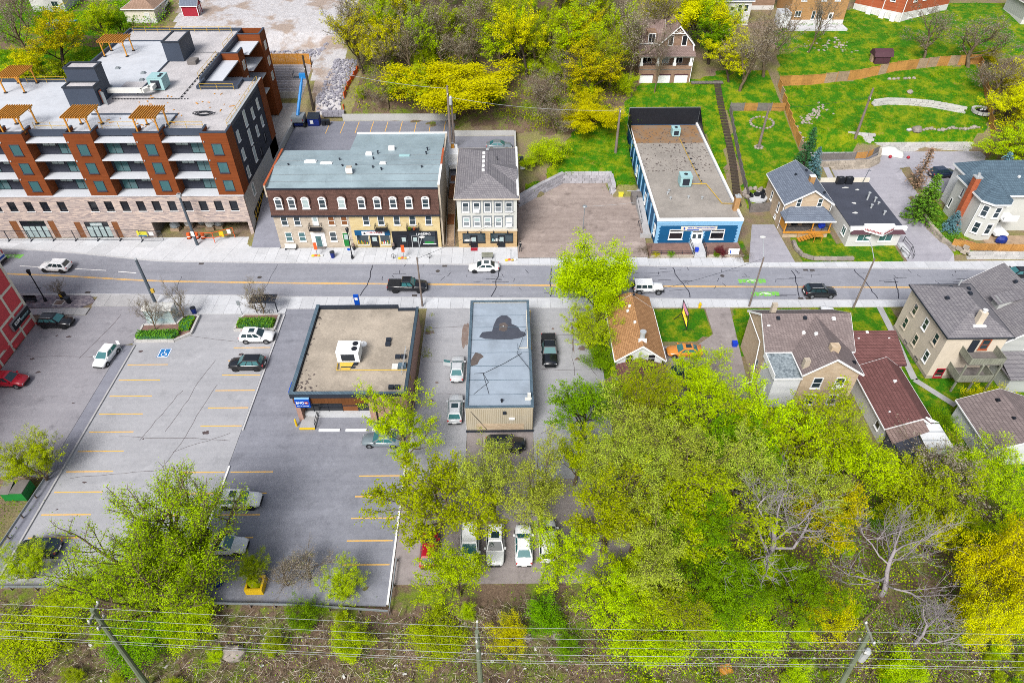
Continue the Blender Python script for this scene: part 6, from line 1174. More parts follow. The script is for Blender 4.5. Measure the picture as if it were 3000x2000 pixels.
def vehicle(kind, col, label, x, y, z, deg, cat='car', group=None, opts=(), glass='carglass', name=None):
    k = KINDS[kind]; t = thing(name or dict(suv='suv', pickup='pickup_truck', jeep='off_road_vehicle', van='minivan').get(kind, 'car'), label, cat, (x, y, z), group, R(deg))
    def part(pname, key, fn, mat, par=t, smooth=False):
        return link(pname, cached((kind, key, mat), lambda: fn().mesh(pname, mat, (0,0,0), smooth)), par)
    def body():
        b = MB(); st = k['st']
        for (X, zl, zb_, w_) in st:
            b.v += [(X,-w_*.88,zl),(X,-w_,zl+.16),(X,-w_,zb_-.14),(X,-w_*.86,zb_),(X,0,zb_+.03),(X,w_*.86,zb_),(X,w_,zb_-.14),(X,w_,zl+.16),(X,w_*.88,zl)]
        n_ = 9
        for i in range(len(st)-1):
            for j in range(n_): b.f.append((i*n_+j, i*n_+(j+1) % n_, (i+1)*n_+(j+1) % n_, (i+1)*n_+j)); b.m.append(0)
        b.f += [tuple(range(n_))[::-1], tuple(range((len(st)-1)*n_, len(st)*n_))]; b.m += [0, 0]; b.f = [f[::-1] for f in b.f]; return b
    part('body', 'body', body, col, smooth=True)
    x0, x1, t0, t1, zb_, zt, wb_, wt = k['cab']
    lo = [(x0,-wb_,zb_),(x1,-wb_,zb_),(x1,wb_,zb_),(x0,wb_,zb_)]; hi = [(t0,-wt,zt),(t1,-wt,zt),(t1,wt,zt),(t0,wt,zt)]; top = [(t0+.12,-wt+.1,zt+.06),(t1-.12,-wt+.1,zt+.06),(t1-.12,wt-.1,zt+.06),(t0+.12,wt-.1,zt+.06)]
    part('cabin', 'cab', lambda: MB().add(lo+hi+top, [(0,1,5,4),(1,2,6,5),(2,3,7,6),(3,0,4,7),(4,5,9,8),(5,6,10,9),(6,7,11,10),(7,4,8,11),(8,9,10,11)]), col)
    g = lambda mu, mv, f: (lambda: inset_face(MB(), *f, mu, mv, .014))
    part('windshield', 'ws', g((.06,.94), (.06,.92), (lo[1], lo[2], hi[2], hi[1])), glass); part('rear_window', 'rw', g((.08,.92), (.1,.9), (lo[3], lo[0], hi[0], hi[3])), glass)
    splits = [(.1,.5),(.55,.9)] if kind != 'suv' and kind != 'van' and kind != 'jeep' else [(.08,.34),(.38,.64),(.68,.92)]
    for i, mu in enumerate(splits):
        part('side_window', 'sr%d' % i, g(mu, (.1,.88), (lo[0], lo[1], hi[1], hi[0])), glass); part('side_window', 'sl%d' % i, g((1-mu[1], 1-mu[0]), (.1,.88), (lo[2], lo[3], hi[3], hi[2])), glass)
    w_, r = k['w'], k['r']
    for X in k['wb']:
        for s in (-1, 1):
            part('wheel_arch', 'arch%.2f%d' % (X, s), lambda: MB().tube((X, s*(w_-.12), r+.02), (X, s*(w_+.004), r+.02), r+.07, r+.07, 12), 'plastic')
            wh = part('wheel', 'wheel%.2f%d' % (X, s), lambda: MB().tube((X, s*(w_-.2), r), (X, s*(w_+.02), r), r, r, 14), 'rubber')
            part('rim', 'rim%.2f%d' % (X, s), lambda: MB().tube((X, s*(w_+.02), r), (X, s*(w_+.03), r), r*.62, r*.55, 10), 'rimdark' if 'darkrim' in opts else 'rim', wh)
    fx, rx_ = k['st'][-2][0], k['st'][1][0]; zf, zr = k['st'][-2][2], k['st'][1][2]
    for s in (-1, 1):
        part('headlight', 'hl%d' % s, lambda: MB().box(fx-.1, s*k['st'][-2][3]*.95, zf-.2, fx+.06, s*k['st'][-2][3]*.55, zf-.06), 'headlight')
        part('taillight', 'tl%d' % s, lambda: MB().box(rx_-.09, s*k['st'][1][3]*.99, zr-.28, rx_+.06, s*k['st'][1][3]*.72, zr-.06), 'taillight')
        part('mirror', 'mi%d' % s, lambda: MB().box(x1-.35, s*(wb_+.02), zb_+.02, x1-.18, s*(wb_+.24), zb_+.18), col)
    part('front_bumper', 'fb', lambda: MB().box(fx+.02, -k['st'][-2][3]*.8, .38, k['st'][-1][0]+.05, k['st'][-2][3]*.8, .52), 'plastic'); part('rear_bumper', 'rb', lambda: MB().box(k['st'][0][0]-.05, -k['st'][0][3]*.95, .42, rx_, k['st'][0][3]*.95, .58), 'plastic')
    part('licence_plate', 'lp', lambda: MB().box(k['st'][0][0]-.07, -.26, .6, k['st'][0][0]+.02, .26, .74), 'white'); part('grille', 'gr', lambda: MB().box(fx+.03, -.5, zf-.26, k['st'][-1][0]+.03, .5, zf-.14), 'plastic')
    if kind in ('suv', 'van'):
        for sd in (-1, 1): part('sill_cladding', 'cl%d' % sd, lambda: MB().box(k['wb'][0]+.45, sd*(w_-.1), .26, k['wb'][1]-.45, sd*(w_+.012), .42), 'plastic')
    if 'sunroof' in opts: part('sunroof', 'sun', lambda: MB().box(t1-1.05, -wt*.6, zt+.061, t1-.3, wt*.6, zt+.07), 'carglass')
    if 'rails' in opts:
        for s in (-1, 1): part('roof_rail', 'rr%d' % s, lambda: MB().tube((t0+.15, s*(wt-.08), zt+.12), (t1-.2, s*(wt-.08), zt+.12), .03, .03, 5), 'lightmetal')
    if kind == 'pickup': part('bed_cover', 'bed', lambda: MB().box(-2.8, -.88, 1.2, -1.0, .88, 1.29), 'plastic')
    if kind == 'jeep':
        sp = part('spare_wheel', 'sp', lambda: MB().tube((-2.45, 0, 1.0), (-2.2, 0, 1.0), .4, .4, 14), 'rubber'); part('rim', 'spr', lambda: MB().tube((-2.47, 0, 1.0), (-2.45, 0, 1.0), .22, .22, 10), 'rimdark', sp)
        for X in k['wb']:
            for s in (-1, 1): part('fender', 'fe%.1f%d' % (X, s), lambda: MB().box(X-.55, s*.82, .86, X+.55, s*1.0, .94), 'plastic')
        part('bull_bar', 'bb', lambda: MB().box(2.1, -.75, .5, 2.28, .75, .72), 'plastic')
    if 'door_open' in opts:
        d = part('open_door', 'od', lambda: MB().obox(.75, 1.35, .35, .08, 1.0, .65, R(-12)), col); part('side_window', 'odw', lambda: MB().obox(.75, 1.35, 1.0, .05, .85, .4, R(-12)), glass, d)
    return t
GS = 0.0
V = vehicle
V('suv', 'c_white', 'white crossover driving left beside the yellow centre line, next to the street bend', -69.2, 85.9, GS, 175, 'car', opts=('darkrim',))
V('suv', 'c_black', 'black crossover with roof rails parked against the red stucco building', -62.9, 72.9, GS, -2, 'car', opts=('rails','darkrim'), glass='carglass_teal')
V('hatch', 'c_white', 'white hatchback in the old lot, nose towards the viewer', -53.0, 65.9, GS, -97, 'car', glass='carglass_teal')
V('suv', 'c_red', 'dark red boxy off-roader cut by the left picture edge', -63.4, 61.5, GS, -4, 'car')
V('suv', 'c_white', 'white utility vehicle with sunroof parked below the hedge planter', -34.0, 69.5, GS, 0, 'car', opts=('sunroof','rails'))
V('suv', 'c_black', 'black utility vehicle parked beside the drive next to the bank', -33.9, 64.2, GS, 180, 'car', opts=('darkrim',), glass='carglass_teal')
V('suv', 'c_white', 'white crossover parked under the big tree, upper of two', -28.9, 43.1, GS, 0, 'car', opts=('sunroof','darkrim'), glass='carglass_teal')
V('suv', 'c_white', 'white crossover parked under the big tree, lower of two', -28.9, 37.6, GS, -1, 'car', opts=('sunroof','darkrim'), glass='carglass_teal')
V('hatch', 'c_dkblue', 'dark hatchback half hidden by bushes in the bottom left lot corner', -47.7, 37.6, GS, 178, 'car')
V('pickup', 'c_black', 'black pickup truck with covered bed driving right on the street', -14.6, 80.4, GS, -1, 'pickup truck', opts=('darkrim',), glass='carglass_teal')
V('sedan', 'c_white', 'white sedan driving left in front of the beige building', -3.4, 85.1, GS, 181, 'car', opts=('sunroof','darkrim'))
V('jeep', 'c_white', 'white boxy off-road vehicle with spare wheel on the street', 21.0, 79.5, GS, -1, 'car')
V('suv', 'c_black', 'black utility vehicle driving right near the green road markings', 46.1, 78.4, GS, -1, 'car', opts=('rails',))
V('sedan', 'c_black', 'dark sedan at the right picture edge of the street', 77.6, 82.6, GS, 179, 'car', glass='carglass_teal')
V('sedan', 'c_silver', 'silver sedan with its driver door open beside the blue grey roof', -6.4, 63.0, GS, 90, 'car', opts=('door_open',), glass='carglass_teal')
V('suv', 'c_silver', 'silver grey utility vehicle with roof rails below the open-doored sedan', -6.3, 56.0, GS, 90, 'car', opts=('rails','sunroof'), glass='carglass_teal')
V('pickup', 'c_black', 'black pickup truck parked right of the blue grey roof', 5.7, 66.2, GS, -90, 'pickup truck', opts=('darkrim',), glass='carglass_teal')
V('sedan', 'c_grey', 'silver blue sedan under the tree behind the bank', -14.6, 51.3, GS, 178, 'car', glass='carglass_teal')
V('suv', 'c_black', 'black car hidden by branches behind the tan ribbed wall', -.2, 50.4, GS, 0, 'car')
V('hatch', 'c_red', 'red car barely visible under the trees right of the bank lot', -8.0, 37.0, GS, 90, 'car')
V('van', 'c_white', 'white car under the trees, first from the red car', -3.9, 37.4, GS, -90, 'car', glass='carglass_teal')
V('suv', 'c_white', 'white car with dark glass roof under the trees, second from the red car', -1.3, 37.4, GS, -90, 'car', opts=('sunroof',))
V('sedan', 'c_white', 'white car under the trees, third from the red car', 1.6, 37.4, GS, 90, 'car', glass='carglass_teal')
V('van', 'c_white', 'white van under the trees, farthest from the red car', 4.1, 37.8, GS, 90, 'van')
V('sedan', 'c_orange', 'orange compact car on the gravel drive beside the small white house', 23.7, 66.0, GS, 180, 'car', opts=('sunroof',), glass='carglass_teal')
V('hatch', 'c_green', 'dark green car under the yellow green tree beside the gravel drive', 23.2, 61.8, GS, 0, 'car')
V('sedan', 'c_grey', 'dark grey sedan parked behind the beige building', -1.1, 117.2, 4.0, 0, 'car', glass='carglass_teal')
V('suv', 'c_dkblue', 'dark car behind the pale grey corner house', 78.0, 109.3, T(78, 109.3)+.06, 10, 'car')
V('pickup', 'c_white', 'white pickup truck on the far gravel at the top left', -79.1, 170, T(-79.1,170), -80, 'pickup truck')
V('suv', 'c_white', 'white car parked behind the roof corner of the large stone house', 45.4, 72.6, 0, 80, 'car')
# covered car
zc = T(73.1, 119.0)
cv = MB(); st = [(-2.4,.3,.5),(-2.2,.75,.85),(-1.3,1.05,.92),(-.6,1.4,.88),(.5,1.42,.86),(1.2,1.02,.92),(2.1,.8,.86),(2.4,.35,.55)]
for X, h_, w_ in st: cv.v += [(X,-w_-.05,.03),(X,-w_,h_*.55),(X,-w_*.72,h_),(X,w_*.72,h_),(X,w_,h_*.55),(X,w_+.05,.03)]
for i in range(len(st)-1):
    for j in range(5): cv.f.append((i*6+j, (i+1)*6+j, (i+1)*6+j+1, i*6+j+1)); cv.m.append(0)
cv.f += [(0,1,2,3,4,5), tuple(range(42,48))[::-1]]; cv.m += [0,0]
o = link('covered_car', cv.mesh('covered_car', 'offwhite', (0,0,0), True), None, (73.1, 119.0, zc+.03), R(-25)); tag(o, 'car under a silvery white cover below the garden wall', 'car')
for i, (x, y) in enumerate(((72.6,117.6),(75.9,117.3))): single('red_buoy_weight', MB().blob(x, y, T(x, y)+.3, .32, .32, .3, i, .05), 'redpaint', ('red ball at the front wheel of the covered car, left one','red ball at the front of the covered car, right one')[i], 'ball', (x, y, T(x, y)))
# bus at the left edge
bt = thing('city_bus', 'white city bus with blue and red stripes leaving at the left edge', 'bus', (-84.2, 88.0, 0), rz=R(172))
L(bt, 'body', MB().box(-6, -1.27, .35, 6, 1.27, 3.0).box(-5.8, -1.15, 3.0, 5.8, 1.15, 3.2), 'c_white'); L(bt, 'rear_window', MB().box(-6.03, -.7, 1.7, -6.0, .7, 2.6), 'carglass'); L(bt, 'blue_stripe', MB().box(-6.04, -1.2, .95, -6.0, 1.2, 1.25).box(-6.045, .3, 1.25, -6.0, 1.1, 1.6), 'signblue')
L(bt, 'rear_bumper', MB().box(-6.15, -1.25, .35, -6.0, 1.25, .65), 'plastic'); L(bt, 'roof_unit', MB().box(-4.5, -.8, 3.2, -2, .8, 3.5), 'lightmetal'); L(bt, 'licence_plate', MB().box(-6.06, -.25, .72, -6.0, .25, .88), 'white')
for s in (-1, 1):
    L(bt, 'side_window', MB().box(-5, s*1.27, 1.5, 5, s*1.29, 2.5), 'carglass'); L(bt, 'taillight', MB().box(-6.05, s*.95, 1.5, -6.0, s*1.2, 2.1), 'taillight')
    for X in (-3.4, 3.6): wh = L(bt, 'wheel', MB().tube((X, s*1.05, .48), (X, s*1.29, .48), .48, .48, 14), 'rubber'); L(wh, 'rim', MB().tube((X, s*1.29, .48), (X, s*1.3, .48), .28, .28, 10), 'rim')
# boat behind the buildings
bo_ = thing('boat', 'white cabin boat on a trailer between the mansard and beige buildings', 'boat', (-9.2, 111.5, 4.0), rz=R(95))
hull = MB()
for X, w_, zl in ((-3.6,.95,.9),(-2,1.05,.6),(1,1.05,.6),(2.6,.75,.75),(3.7,.08,1.2)): hull.v += [(X,-w_,1.7),(X,-w_*.75,zl),(X,w_*.75,zl),(X,w_,1.7)]
for i in range(4):
    for j in range(4): hull.f.append((i*4+j, (i+1)*4+j, (i+1)*4+(j+1) % 4, i*4+(j+1) % 4)); hull.m.append(0)
hull.f += [(0,1,2,3), (19,18,17,16)]; hull.m += [0,0]; L(bo_, 'hull', hull, 'white')
L(bo_, 'cabin', MB().box(-2.6, -.85, 1.7, 1.2, .85, 3.1), 'white'); L(bo_, 'windscreen', MB().add([(1.2,-.85,1.75),(1.9,-.7,1.75),(1.9,.7,1.75),(1.2,.85,1.75),(1.2,-.8,3.0),(1.2,.8,3.0)], [(1,2,5,4),(0,1,4),(3,5,2)]), 'carglass'); L(bo_, 'bow_rail', MB().path([(1.4,-.95,2.2),(2.7,-.7,2.2),(3.6,0,2.3),(2.7,.7,2.2),(1.4,.95,2.2)], .04, 4), 'lightmetal')
L(bo_, 'crate', MB().box(-.3, -.3, 3.1, .5, .3, 3.5), 'cedar'); L(bo_, 'trailer', MB().box(-3.2, -.7, .45, 3, -.6, .55).box(-3.2, .6, .45, 3, .7, .55).box(3, -.06, .45, 4.6, .06, .55), 'greymetal')
for s in (-1, 1): L(bo_, 'wheel', MB().tube((-1.2, s*.75, .35), (-1.2, s*.98, .35), .35, .35, 12), 'rubber')
# boom lift
bm = thing('boom_lift', 'blue and grey boom lift with raised arm beside the dumpster', 'boom lift', (-39.9, 127.2, 4.0))
P(bm, 'chassis', MB().box(-41, 126.2, 4.45, -38.8, 128.6, 5.1), 'bin_blue'); P(bm, 'turret', MB().box(-41.1, 125.9, 5.1, -38.7, 128.2, 6.3).box(-40.9, 125.7, 5.3, -38.9, 125.9, 6.1), 'greymetal'); P(bm, 'counterweight', MB().box(-41, 125.75, 5.5, -40.4, 125.95, 5.8).box(-39.4, 125.75, 5.5, -38.8, 125.95, 5.8), 'redpaint')
P(bm, 'arm', MB().tube((-39.9,126.6,6.2), (-39.2,131.2,10.8), .34, .3, 6), 'boom_blue'); P(bm, 'arm_tip', MB().tube((-39.2,131.2,10.8), (-39,132.4,11.8), .22, .2, 6).box(-39.6, 131.9, 11.3, -38.4, 132.6, 12.2), 'boom_blue'); P(bm, 'basket', rail(MB().box(-40.9, 132.3, 11.2, -38.6, 133.3, 11.3), [(-40.9,132.3,11.3),(-38.6,132.3,11.3),(-38.6,133.3,11.3),(-40.9,133.3,11.3),(-40.9,132.3,11.3)], 1.1, 2, .04), 'darkmetal')
for x in (-41, -38.8):
    for y in (126.4, 128.4): P(bm, 'wheel', MB().tube((x-.2,y,4.5), (x+.2,y,4.5), .5, .5, 12), 'rubber')
# dumpsters and bins
db = thing('dumpster', 'dark blue dumpster with black lid beside the boom lift', 'dumpster', (-37.2, 127.6, 4.0)); P(db, 'body', MB().box(-38.3, 126.8, 4.1, -36.1, 128.6, 5.5), 'bin_blue'); P(db, 'lid', MB().add([(-38.35,126.7,5.5),(-36.05,126.7,5.5),(-36.05,128.7,6.0),(-38.35,128.7,6.0)], [(0,1,2,3)]).box(-38.3, 128.5, 5.5, -36.1, 128.6, 5.98), 'darkmetal'); P(db, 'label_sheet', MB().box(-37.8, 126.78, 4.5, -37.2, 126.8, 5.2), 'white')
for i, (x, y, z, lb) in enumerate(((-35.3,127.3,4,'black wheeled bin next to the dark blue dumpster, left one'),(-34.5,127.4,4,'black wheeled bin beside the first parking line behind the mansard roof'),(2.9,112.3,3.7,'black bin bag pile on the grass edge right of the beige building'))):
    b_ = thing('waste_bin', lb, 'bin', (x, y, z)); P(b_, 'body', MB().box(x-.33, y-.33, z, x+.33, y+.33, z+1.0), 'black'); P(b_, 'lid', MB().box(x-.36, y-.36, z+1.0, x+.36, y+.36, z+1.1), 'darkmetal')
single('white_litter', MB().blob(3.0, 110.6, T(3,110.6)+.15, .5, .4, .2, 4, .3), 'white', 'white litter bags on the grass right of the beige building', 'litter', (3, 110.6, 3))
gb = thing('green_dumpster', 'green dumpster with grey lid half under the small left tree', 'dumpster', (-53.3, 44.6, 0)); P(gb, 'body', MB().box(-54.6, 43.6, .1, -52.2, 45.4, 1.4), 'greenbin'); P(gb, 'lid', MB().add([(-54.7,43.5,1.4),(-53.6,43.5,1.4),(-53.6,45.5,1.9),(-54.7,45.5,1.9)], [(0,1,2,3)]).box(-53.55, 43.6, 1.4, -52.2, 45.4, 1.5), 'greywood')
yb = thing('yellow_container', 'open yellow container full of brush at the foot of the bank lot', 'container', (-24.7, 33.4, 0)); P(yb, 'body', MB().box(-25.5, 32.6, 0, -23.8, 32.8, .9).box(-25.5, 34, 0, -23.8, 34.2, .9).box(-25.5, 32.8, 0, -25.3, 34, .9).box(-24, 32.8, 0, -23.8, 34, .9), 'safety'); P(yb, 'brush_filling', MB().blob(-24.65, 33.4, .75, .72, .58, .5, 3, .3), 'lf_olive')
single('dark_bin', MB().lathe([(.55,0),(.6,1.0),(.5,1.15)], -28.6, 33.9, 10), 'bin_blue', 'dark blue bin under branches left of the yellow container', 'bin', (-28.6, 33.9, -.05))
def trash(x, y, label, z=.1, col='black'):
    t = thing('litter_bin', label, 'bin', (x, y, z)); P(t, 'body', MB().lathe([(.3,z),(.38,z+.85),(.36,z+.95)], x, y, 12), col); P(t, 'rim', MB().lathe([(.4,z+.95),(.4,z+1.05),(.24,z+1.1)], x, y, 12), 'darkmetal')
trash(-27.2, 88.5, 'dark litter bin on the pavement left of the street lamp', .13, 'bin_blue'); trash(-44.5, 75.1, 'dark litter bin beside the bus shelter planter', .1, 'bin_blue'); trash(-63.5, 77.7, 'dark litter bin on the paver patch beside the tree pit', .1)
nb = thing('newspaper_box', 'black news box with yellow front behind the tree pit', 'news box', (-64.6, 78.6, .1)); P(nb, 'body', MB().box(-65, 78.3, .1, -64.3, 78.9, 1.2), 'black'); P(nb, 'yellow_label', MB().box(-64.9, 78.28, .7, -64.6, 78.3, 1.1), 'safety')
bb_ = thing('blue_box', 'bright blue recycling box on the grass left of the large stone house', 'bin', (30.9, 67.6, 0)); P(bb_, 'body', MB().box(30.6, 67.3, 0, 31.2, 67.9, .6), 'brightblue'); P(bb_, 'rim', MB().box(30.55, 67.25, .6, 31.25, 67.95, .66), 'brightblue')
bb2 = thing('blue_box', 'bright blue recycling box on the steps of the blue building', 'bin', (30.2, 88.9, .55)); P(bb2, 'body', MB().box(29.9, 88.7, .55, 30.4, 89.2, 1.1), 'brightblue'); P(bb2, 'rim', MB().box(29.87, 88.67, 1.1, 30.43, 89.23, 1.16), 'brightblue')
# ================================================================ STREET FURNITURE
def lamp(x, y, label, z=.1):
    t = thing('street_lamp', label, 'street lamp', (x, y, z), 'black heritage street lamps'); P(t, 'pole', MB().lathe([(.22,z),(.2,z+.5),(.09,z+.7),(.07,z+4.7)], x, y, 9), 'black'); P(t, 'lantern', MB().lathe([(.1,z+4.7),(.16,z+4.8),(.28,z+5.4),(.3,z+5.5),(.08,z+5.7)], x, y, 6), 'black'); P(t, 'banner_arm', MB().tube((x-.7,y,z+3.4), (x+.7,y,z+3.4), .035, .035, 5).tube((x-.4,y,z+2.4), (x+.4,y,z+2.4), .03, .03, 5), 'black')
lamp(-67.1, 78.1, 'black street lamp on the paver patch beside the red building'); lamp(-24.1, 88.2, 'black street lamp in front of the mansard building', .13)
P(bpy.data.objects['street_lamp.001'], 'round_sign', MB().add([(-24.4+.25*math.cos(i*.5236), 88.1, 1.9+.25*math.sin(i*.5236)) for i in range(12)], [tuple(range(12))]), 'signblue')
def mast(name, x, y, h, label, cat, r=.16, mat='polegrey', z=.05, tilt=(0,0), top=None):
    t = thing(name, label, cat, (x, y, z)); P(t, 'pole', MB().tube((x,y,z-.1), (x+tilt[0],y+tilt[1],z+h), r, r*.75, 9), mat); return t
t = mast('signal_pole', -50.7, 77.1, 8.0, 'thick grey green pole rising beside the bus shelter', 'pole', .24, z=.1); P(t, 'control_box', MB().box(-50.5, 76.9, 2.4, -50.1, 77.2, 3.0), 'yellowpipe'); P(t, 'cap', MB().lathe([(.2,8.1),(.2,8.25)], -50.7, 77.1, 8), 'lightmetal')
t = mast('utility_pole', -49.7, 92.2, 9.3, 'grey green pole in front of the open garage of the apartments', 'pole', .24, z=.13); P(t, 'notice', MB().box(-49.95, 91.93, 1.9, -49.45, 91.96, 2.8), 'white'); P(t, 'bracket', MB().box(-50.0, 91.9, 8.9, -49.4, 92.5, 9.4), 'lightmetal')
def streetlight(x, y, label, arm, h=8.0, z=.1, wood=False):
    t = thing('street_light', label, 'street light', (x, y, z), 'road street lights'); P(t, 'pole', MB().tube((x,y,z), (x,y,z+h), .15 if wood else .1, .1 if wood else .06, 8), 'polewood' if wood else 'lightmetal')
    P(t, 'arm', MB().path([(x,y,z+h-.3),(x+arm[0]*.5,y+arm[1]*.5,z+h+.2),(x+arm[0],y+arm[1],z+h+.2)], .05, 5), 'lightmetal'); P(t, 'lamp_head', MB().blob(x+arm[0]*1.1, y+arm[1]*1.1, z+h+.2, .45, .25, .12, 1, .02), 'offwhite')
streetlight(-12.1, 76.3, 'wooden street light pole between the bank and the blue grey roof', (.3,4.2), 8.6, .1, True); streetlight(35.1, 75.8, 'wooden street light pole behind the large stone house near the green markings', (1.0,4.2), 8.6, .1, True); streetlight(50.1, 75.4, 'wooden street light pole on the lawn right of the large stone house', (.8,4.2), 8.6, .1, True)
bs = thing('bus_shelter', 'glass bus shelter with curved white roof beside the planter', 'bus shelter', (-48.3, 73.6, .1))
for x in (-50.2, -46.4):
    for y in (72.8, 74.5): P(bs, 'post', MB().box(x-.05, y-.05, .1, x+.05, y+.05, 2.5), 'lightmetal')
P(bs, 'glass_panel', MB().box(-50.2, 72.77, .3, -46.4, 72.8, 2.4), 'shelterglass'); P(bs, 'glass_panel', MB().box(-46.4, 72.85, .3, -46.37, 74.45, 2.4), 'shelterglass'); P(bs, 'glass_panel', MB().box(-50.23, 72.85, .3, -50.2, 74.45, 2.4), 'shelterglass'); P(bs, 'bench_seat', MB().box(-49.8, 73.0, .5, -47.5, 73.35, .58), 'bluepaint')
sr = MB(); npt = 6
for i in range(npt):
    a, b = math.pi*i/npt, math.pi*(i+1)/npt; ya, yb_, za, zb2 = 73.65-.98*math.cos(a), 73.65-.98*math.cos(b), 2.5+.35*math.sin(a), 2.5+.35*math.sin(b); sr.quad((-50.35,ya,za), (-46.25,ya,za), (-46.25,yb_,zb2), (-50.35,yb_,zb2))
P(bs, 'roof', sr, 'offwhite')
ks = thing('bike_shelter', 'dark flat roofed bike shelter above the hedge planter', 'bike shelter', (-34.3, 75, .1)); P(ks, 'roof', MB().box(-36, 74.3, 2.5, -32.4, 76.2, 2.62), 'darkmetal')
for x in (-35.7, -32.7): P(ks, 'post', MB().box(x-.06, 75.2, .1, x+.06, 75.32, 2.5), 'darkmetal')
def hoop(x, y, label, z=.1, grp=None):
    m = MB(); m.path([(x-.25,y,z),(x-.25,y,z+.6),(x-.12,y,z+.8),(x+.12,y,z+.8),(x+.25,y,z+.6),(x+.25,y,z)], .03, 5); single('bike_rack', m, 'darkmetal', label, 'bike rack', (x, y, z), grp)
for i in range(4): hoop(-35.2+i*.6, 74.85, 'dark bike hoop under the bike shelter, %s from the left' % ORD[i], .1, 'bike hoops under the shelter')
for i, x in enumerate((-17.6, -12.0)):
    m = MB(); m.path([(x+.35*math.cos(a*.628), 88.0, .7+.35*math.sin(a*.628)) for a in range(11)], .03, 5).tube((x,88,.13), (x,88,1.2), .04, .04, 5); single('ring_bike_rack', m, 'black', ('black ring bike rack in front of the black shopfront, left one', 'black ring bike rack nearest the stairs between the buildings')[i], 'bike rack', (x, 88, .13))
def road_sign(x, y, label, col, z=.13, h=2.6, w_=.5, hh=1.3):
    t = thing('construction_sign', label, 'sign', (x, y, z)); P(t, 'pole', MB().tube((x,y,z), (x,y,z+h), .05, .05, 6), 'greymetal'); P(t, 'panel', MB().box(x-w_/2, y-.06, z+h-hh, x+w_/2, y-.02, z+h), col)
    for i in range(4): P(t, 'sandbag', MB().blob(x-.7+i*.45, y+.1*(i % 2), z+.14, .3, .22, .15, i, .12), ('safety','orange','yellowpipe','offwhite')[i])
road_sign(-29.7, 88.8, 'orange marker sign with sandbags left of the litter bin', 'orange'); road_sign(-16.0, 88.0, 'orange marker sign with sandbags in front of the black shopfront', 'orange'); road_sign(.8, 87.3, 'thin sign post with orange sandbags near the pedestrian', 'darkmetal', .13, 2.2, .08, .3)
def bench(x, y, label, mat, z=.13):
    t = thing('bench', label, 'bench', (x, y, z)); P(t, 'seat', MB().box(x-.9, y-.25, z+.42, x+.9, y+.2, z+.48), mat); P(t, 'backrest', MB().box(x-.9, y+.2, z+.5, x+.9, y+.26, z+.95), mat)
    for s in (-.8, .8): P(t, 'leg', MB().box(x+s-.04, y-.22, z, x+s+.04, y+.2, z+.42), 'darkmetal')
bench(-2.9, 88.0, 'dark bench on the pavement behind the white sedan', 'oldwood'); bench(-34.3, 90.7, 'white bench against the grey stone wall of the mansard building', 'offwhite'); bench(-69.2, 78.0, 'black bench at the paver patch edge by the red building', 'black', .1)
single('red_mat', MB().box(-5.6, 90.0, .132, -4.5, 90.9, .15), 'redpaint', 'red doormat at the left door of the beige building', 'mat', (-5, 90.5, .13))
for i, x in enumerate((-24.2, -17.9)):
    t = thing('planter_pot', ('brown planter urn left of the blue fascia shop', 'brown planter urn between the two shopfronts')[i], 'planter', (x, 90.6, .13)); P(t, 'pot', MB().lathe([(.2,.13),(.3,.6),(.26,.65)], x, 90.6, 10), 'black'); P(t, 'plant', MB().blob(x, 90.6, .95, .22, .22, .4, 2, .3), 'rust')
pit = struct('tree_pit', MB().box(-65.6, 77.2, .1, -64.4, 78.2, .112), 'rust'); P(pit, 'rim', MB().box(-65.75, 77.05, .1, -64.25, 77.2, .125).box(-65.75, 78.2, .1, -64.25, 78.35, .125).box(-65.75, 77.2, .1, -65.6, 78.2, .125).box(-64.4, 77.2, .1, -64.25, 78.2, .125), 'kerb')
t = mast('sign_post', -51.5, 67.2, 1.9, 'small white parking sign on a post near the white hatchback', 'sign', .04, 'greymetal'); P(t, 'panel', MB().box(-51.7, 67.14, 1.5, -51.3, 67.17, 2.1), 'white')
t = mast('sign_post', -37.7, 74.9, 2.4, 'narrow grey sign on a post at the hedge planter corner', 'sign', .04, 'greymetal'); P(t, 'panel', MB().box(-37.95, 74.84, 1.7, -37.45, 74.87, 2.5), 'greymetal')
bsn = thing('bank_pylon_sign', 'blue pylon sign rising behind the far edge of the bank roof', 'sign', (-20.8, 74.2, 0)); P(bsn, 'panel', MB().box(-21.15, 74.0, 2.2, -20.45, 74.3, 4.0), 'signblue'); P(bsn, 'post', MB().box(-20.95, 74.05, 0, -20.65, 74.25, 2.2), 'darkmetal'); P(bsn, 'logo', MB().box(-21.0, 73.97, 3.2, -20.6, 74.0, 3.6), 'white')
single('yellow_bollard', MB().lathe([(.13,0),(.13,1.15),(.05,1.25)], -25.3, 54.0, 8), 'safety', 'yellow bollard at the left front corner of the bank', 'bollard', (-25.3, 54, 0))
hd = thing('fire_hydrant', 'yellow fire hydrant at the lawn corner by the gravel drive', 'hydrant', (27.9, 75.7, 0)); P(hd, 'body', MB().lathe([(.2,0),(.2,.1),(.15,.12),(.15,.65),(.2,.7),(.1,.9)], 27.9, 75.7, 10), 'safety'); P(hd, 'nozzle', MB().tube((27.65,75.7,.5), (28.15,75.7,.5), .07, .07, 6), 'safety')
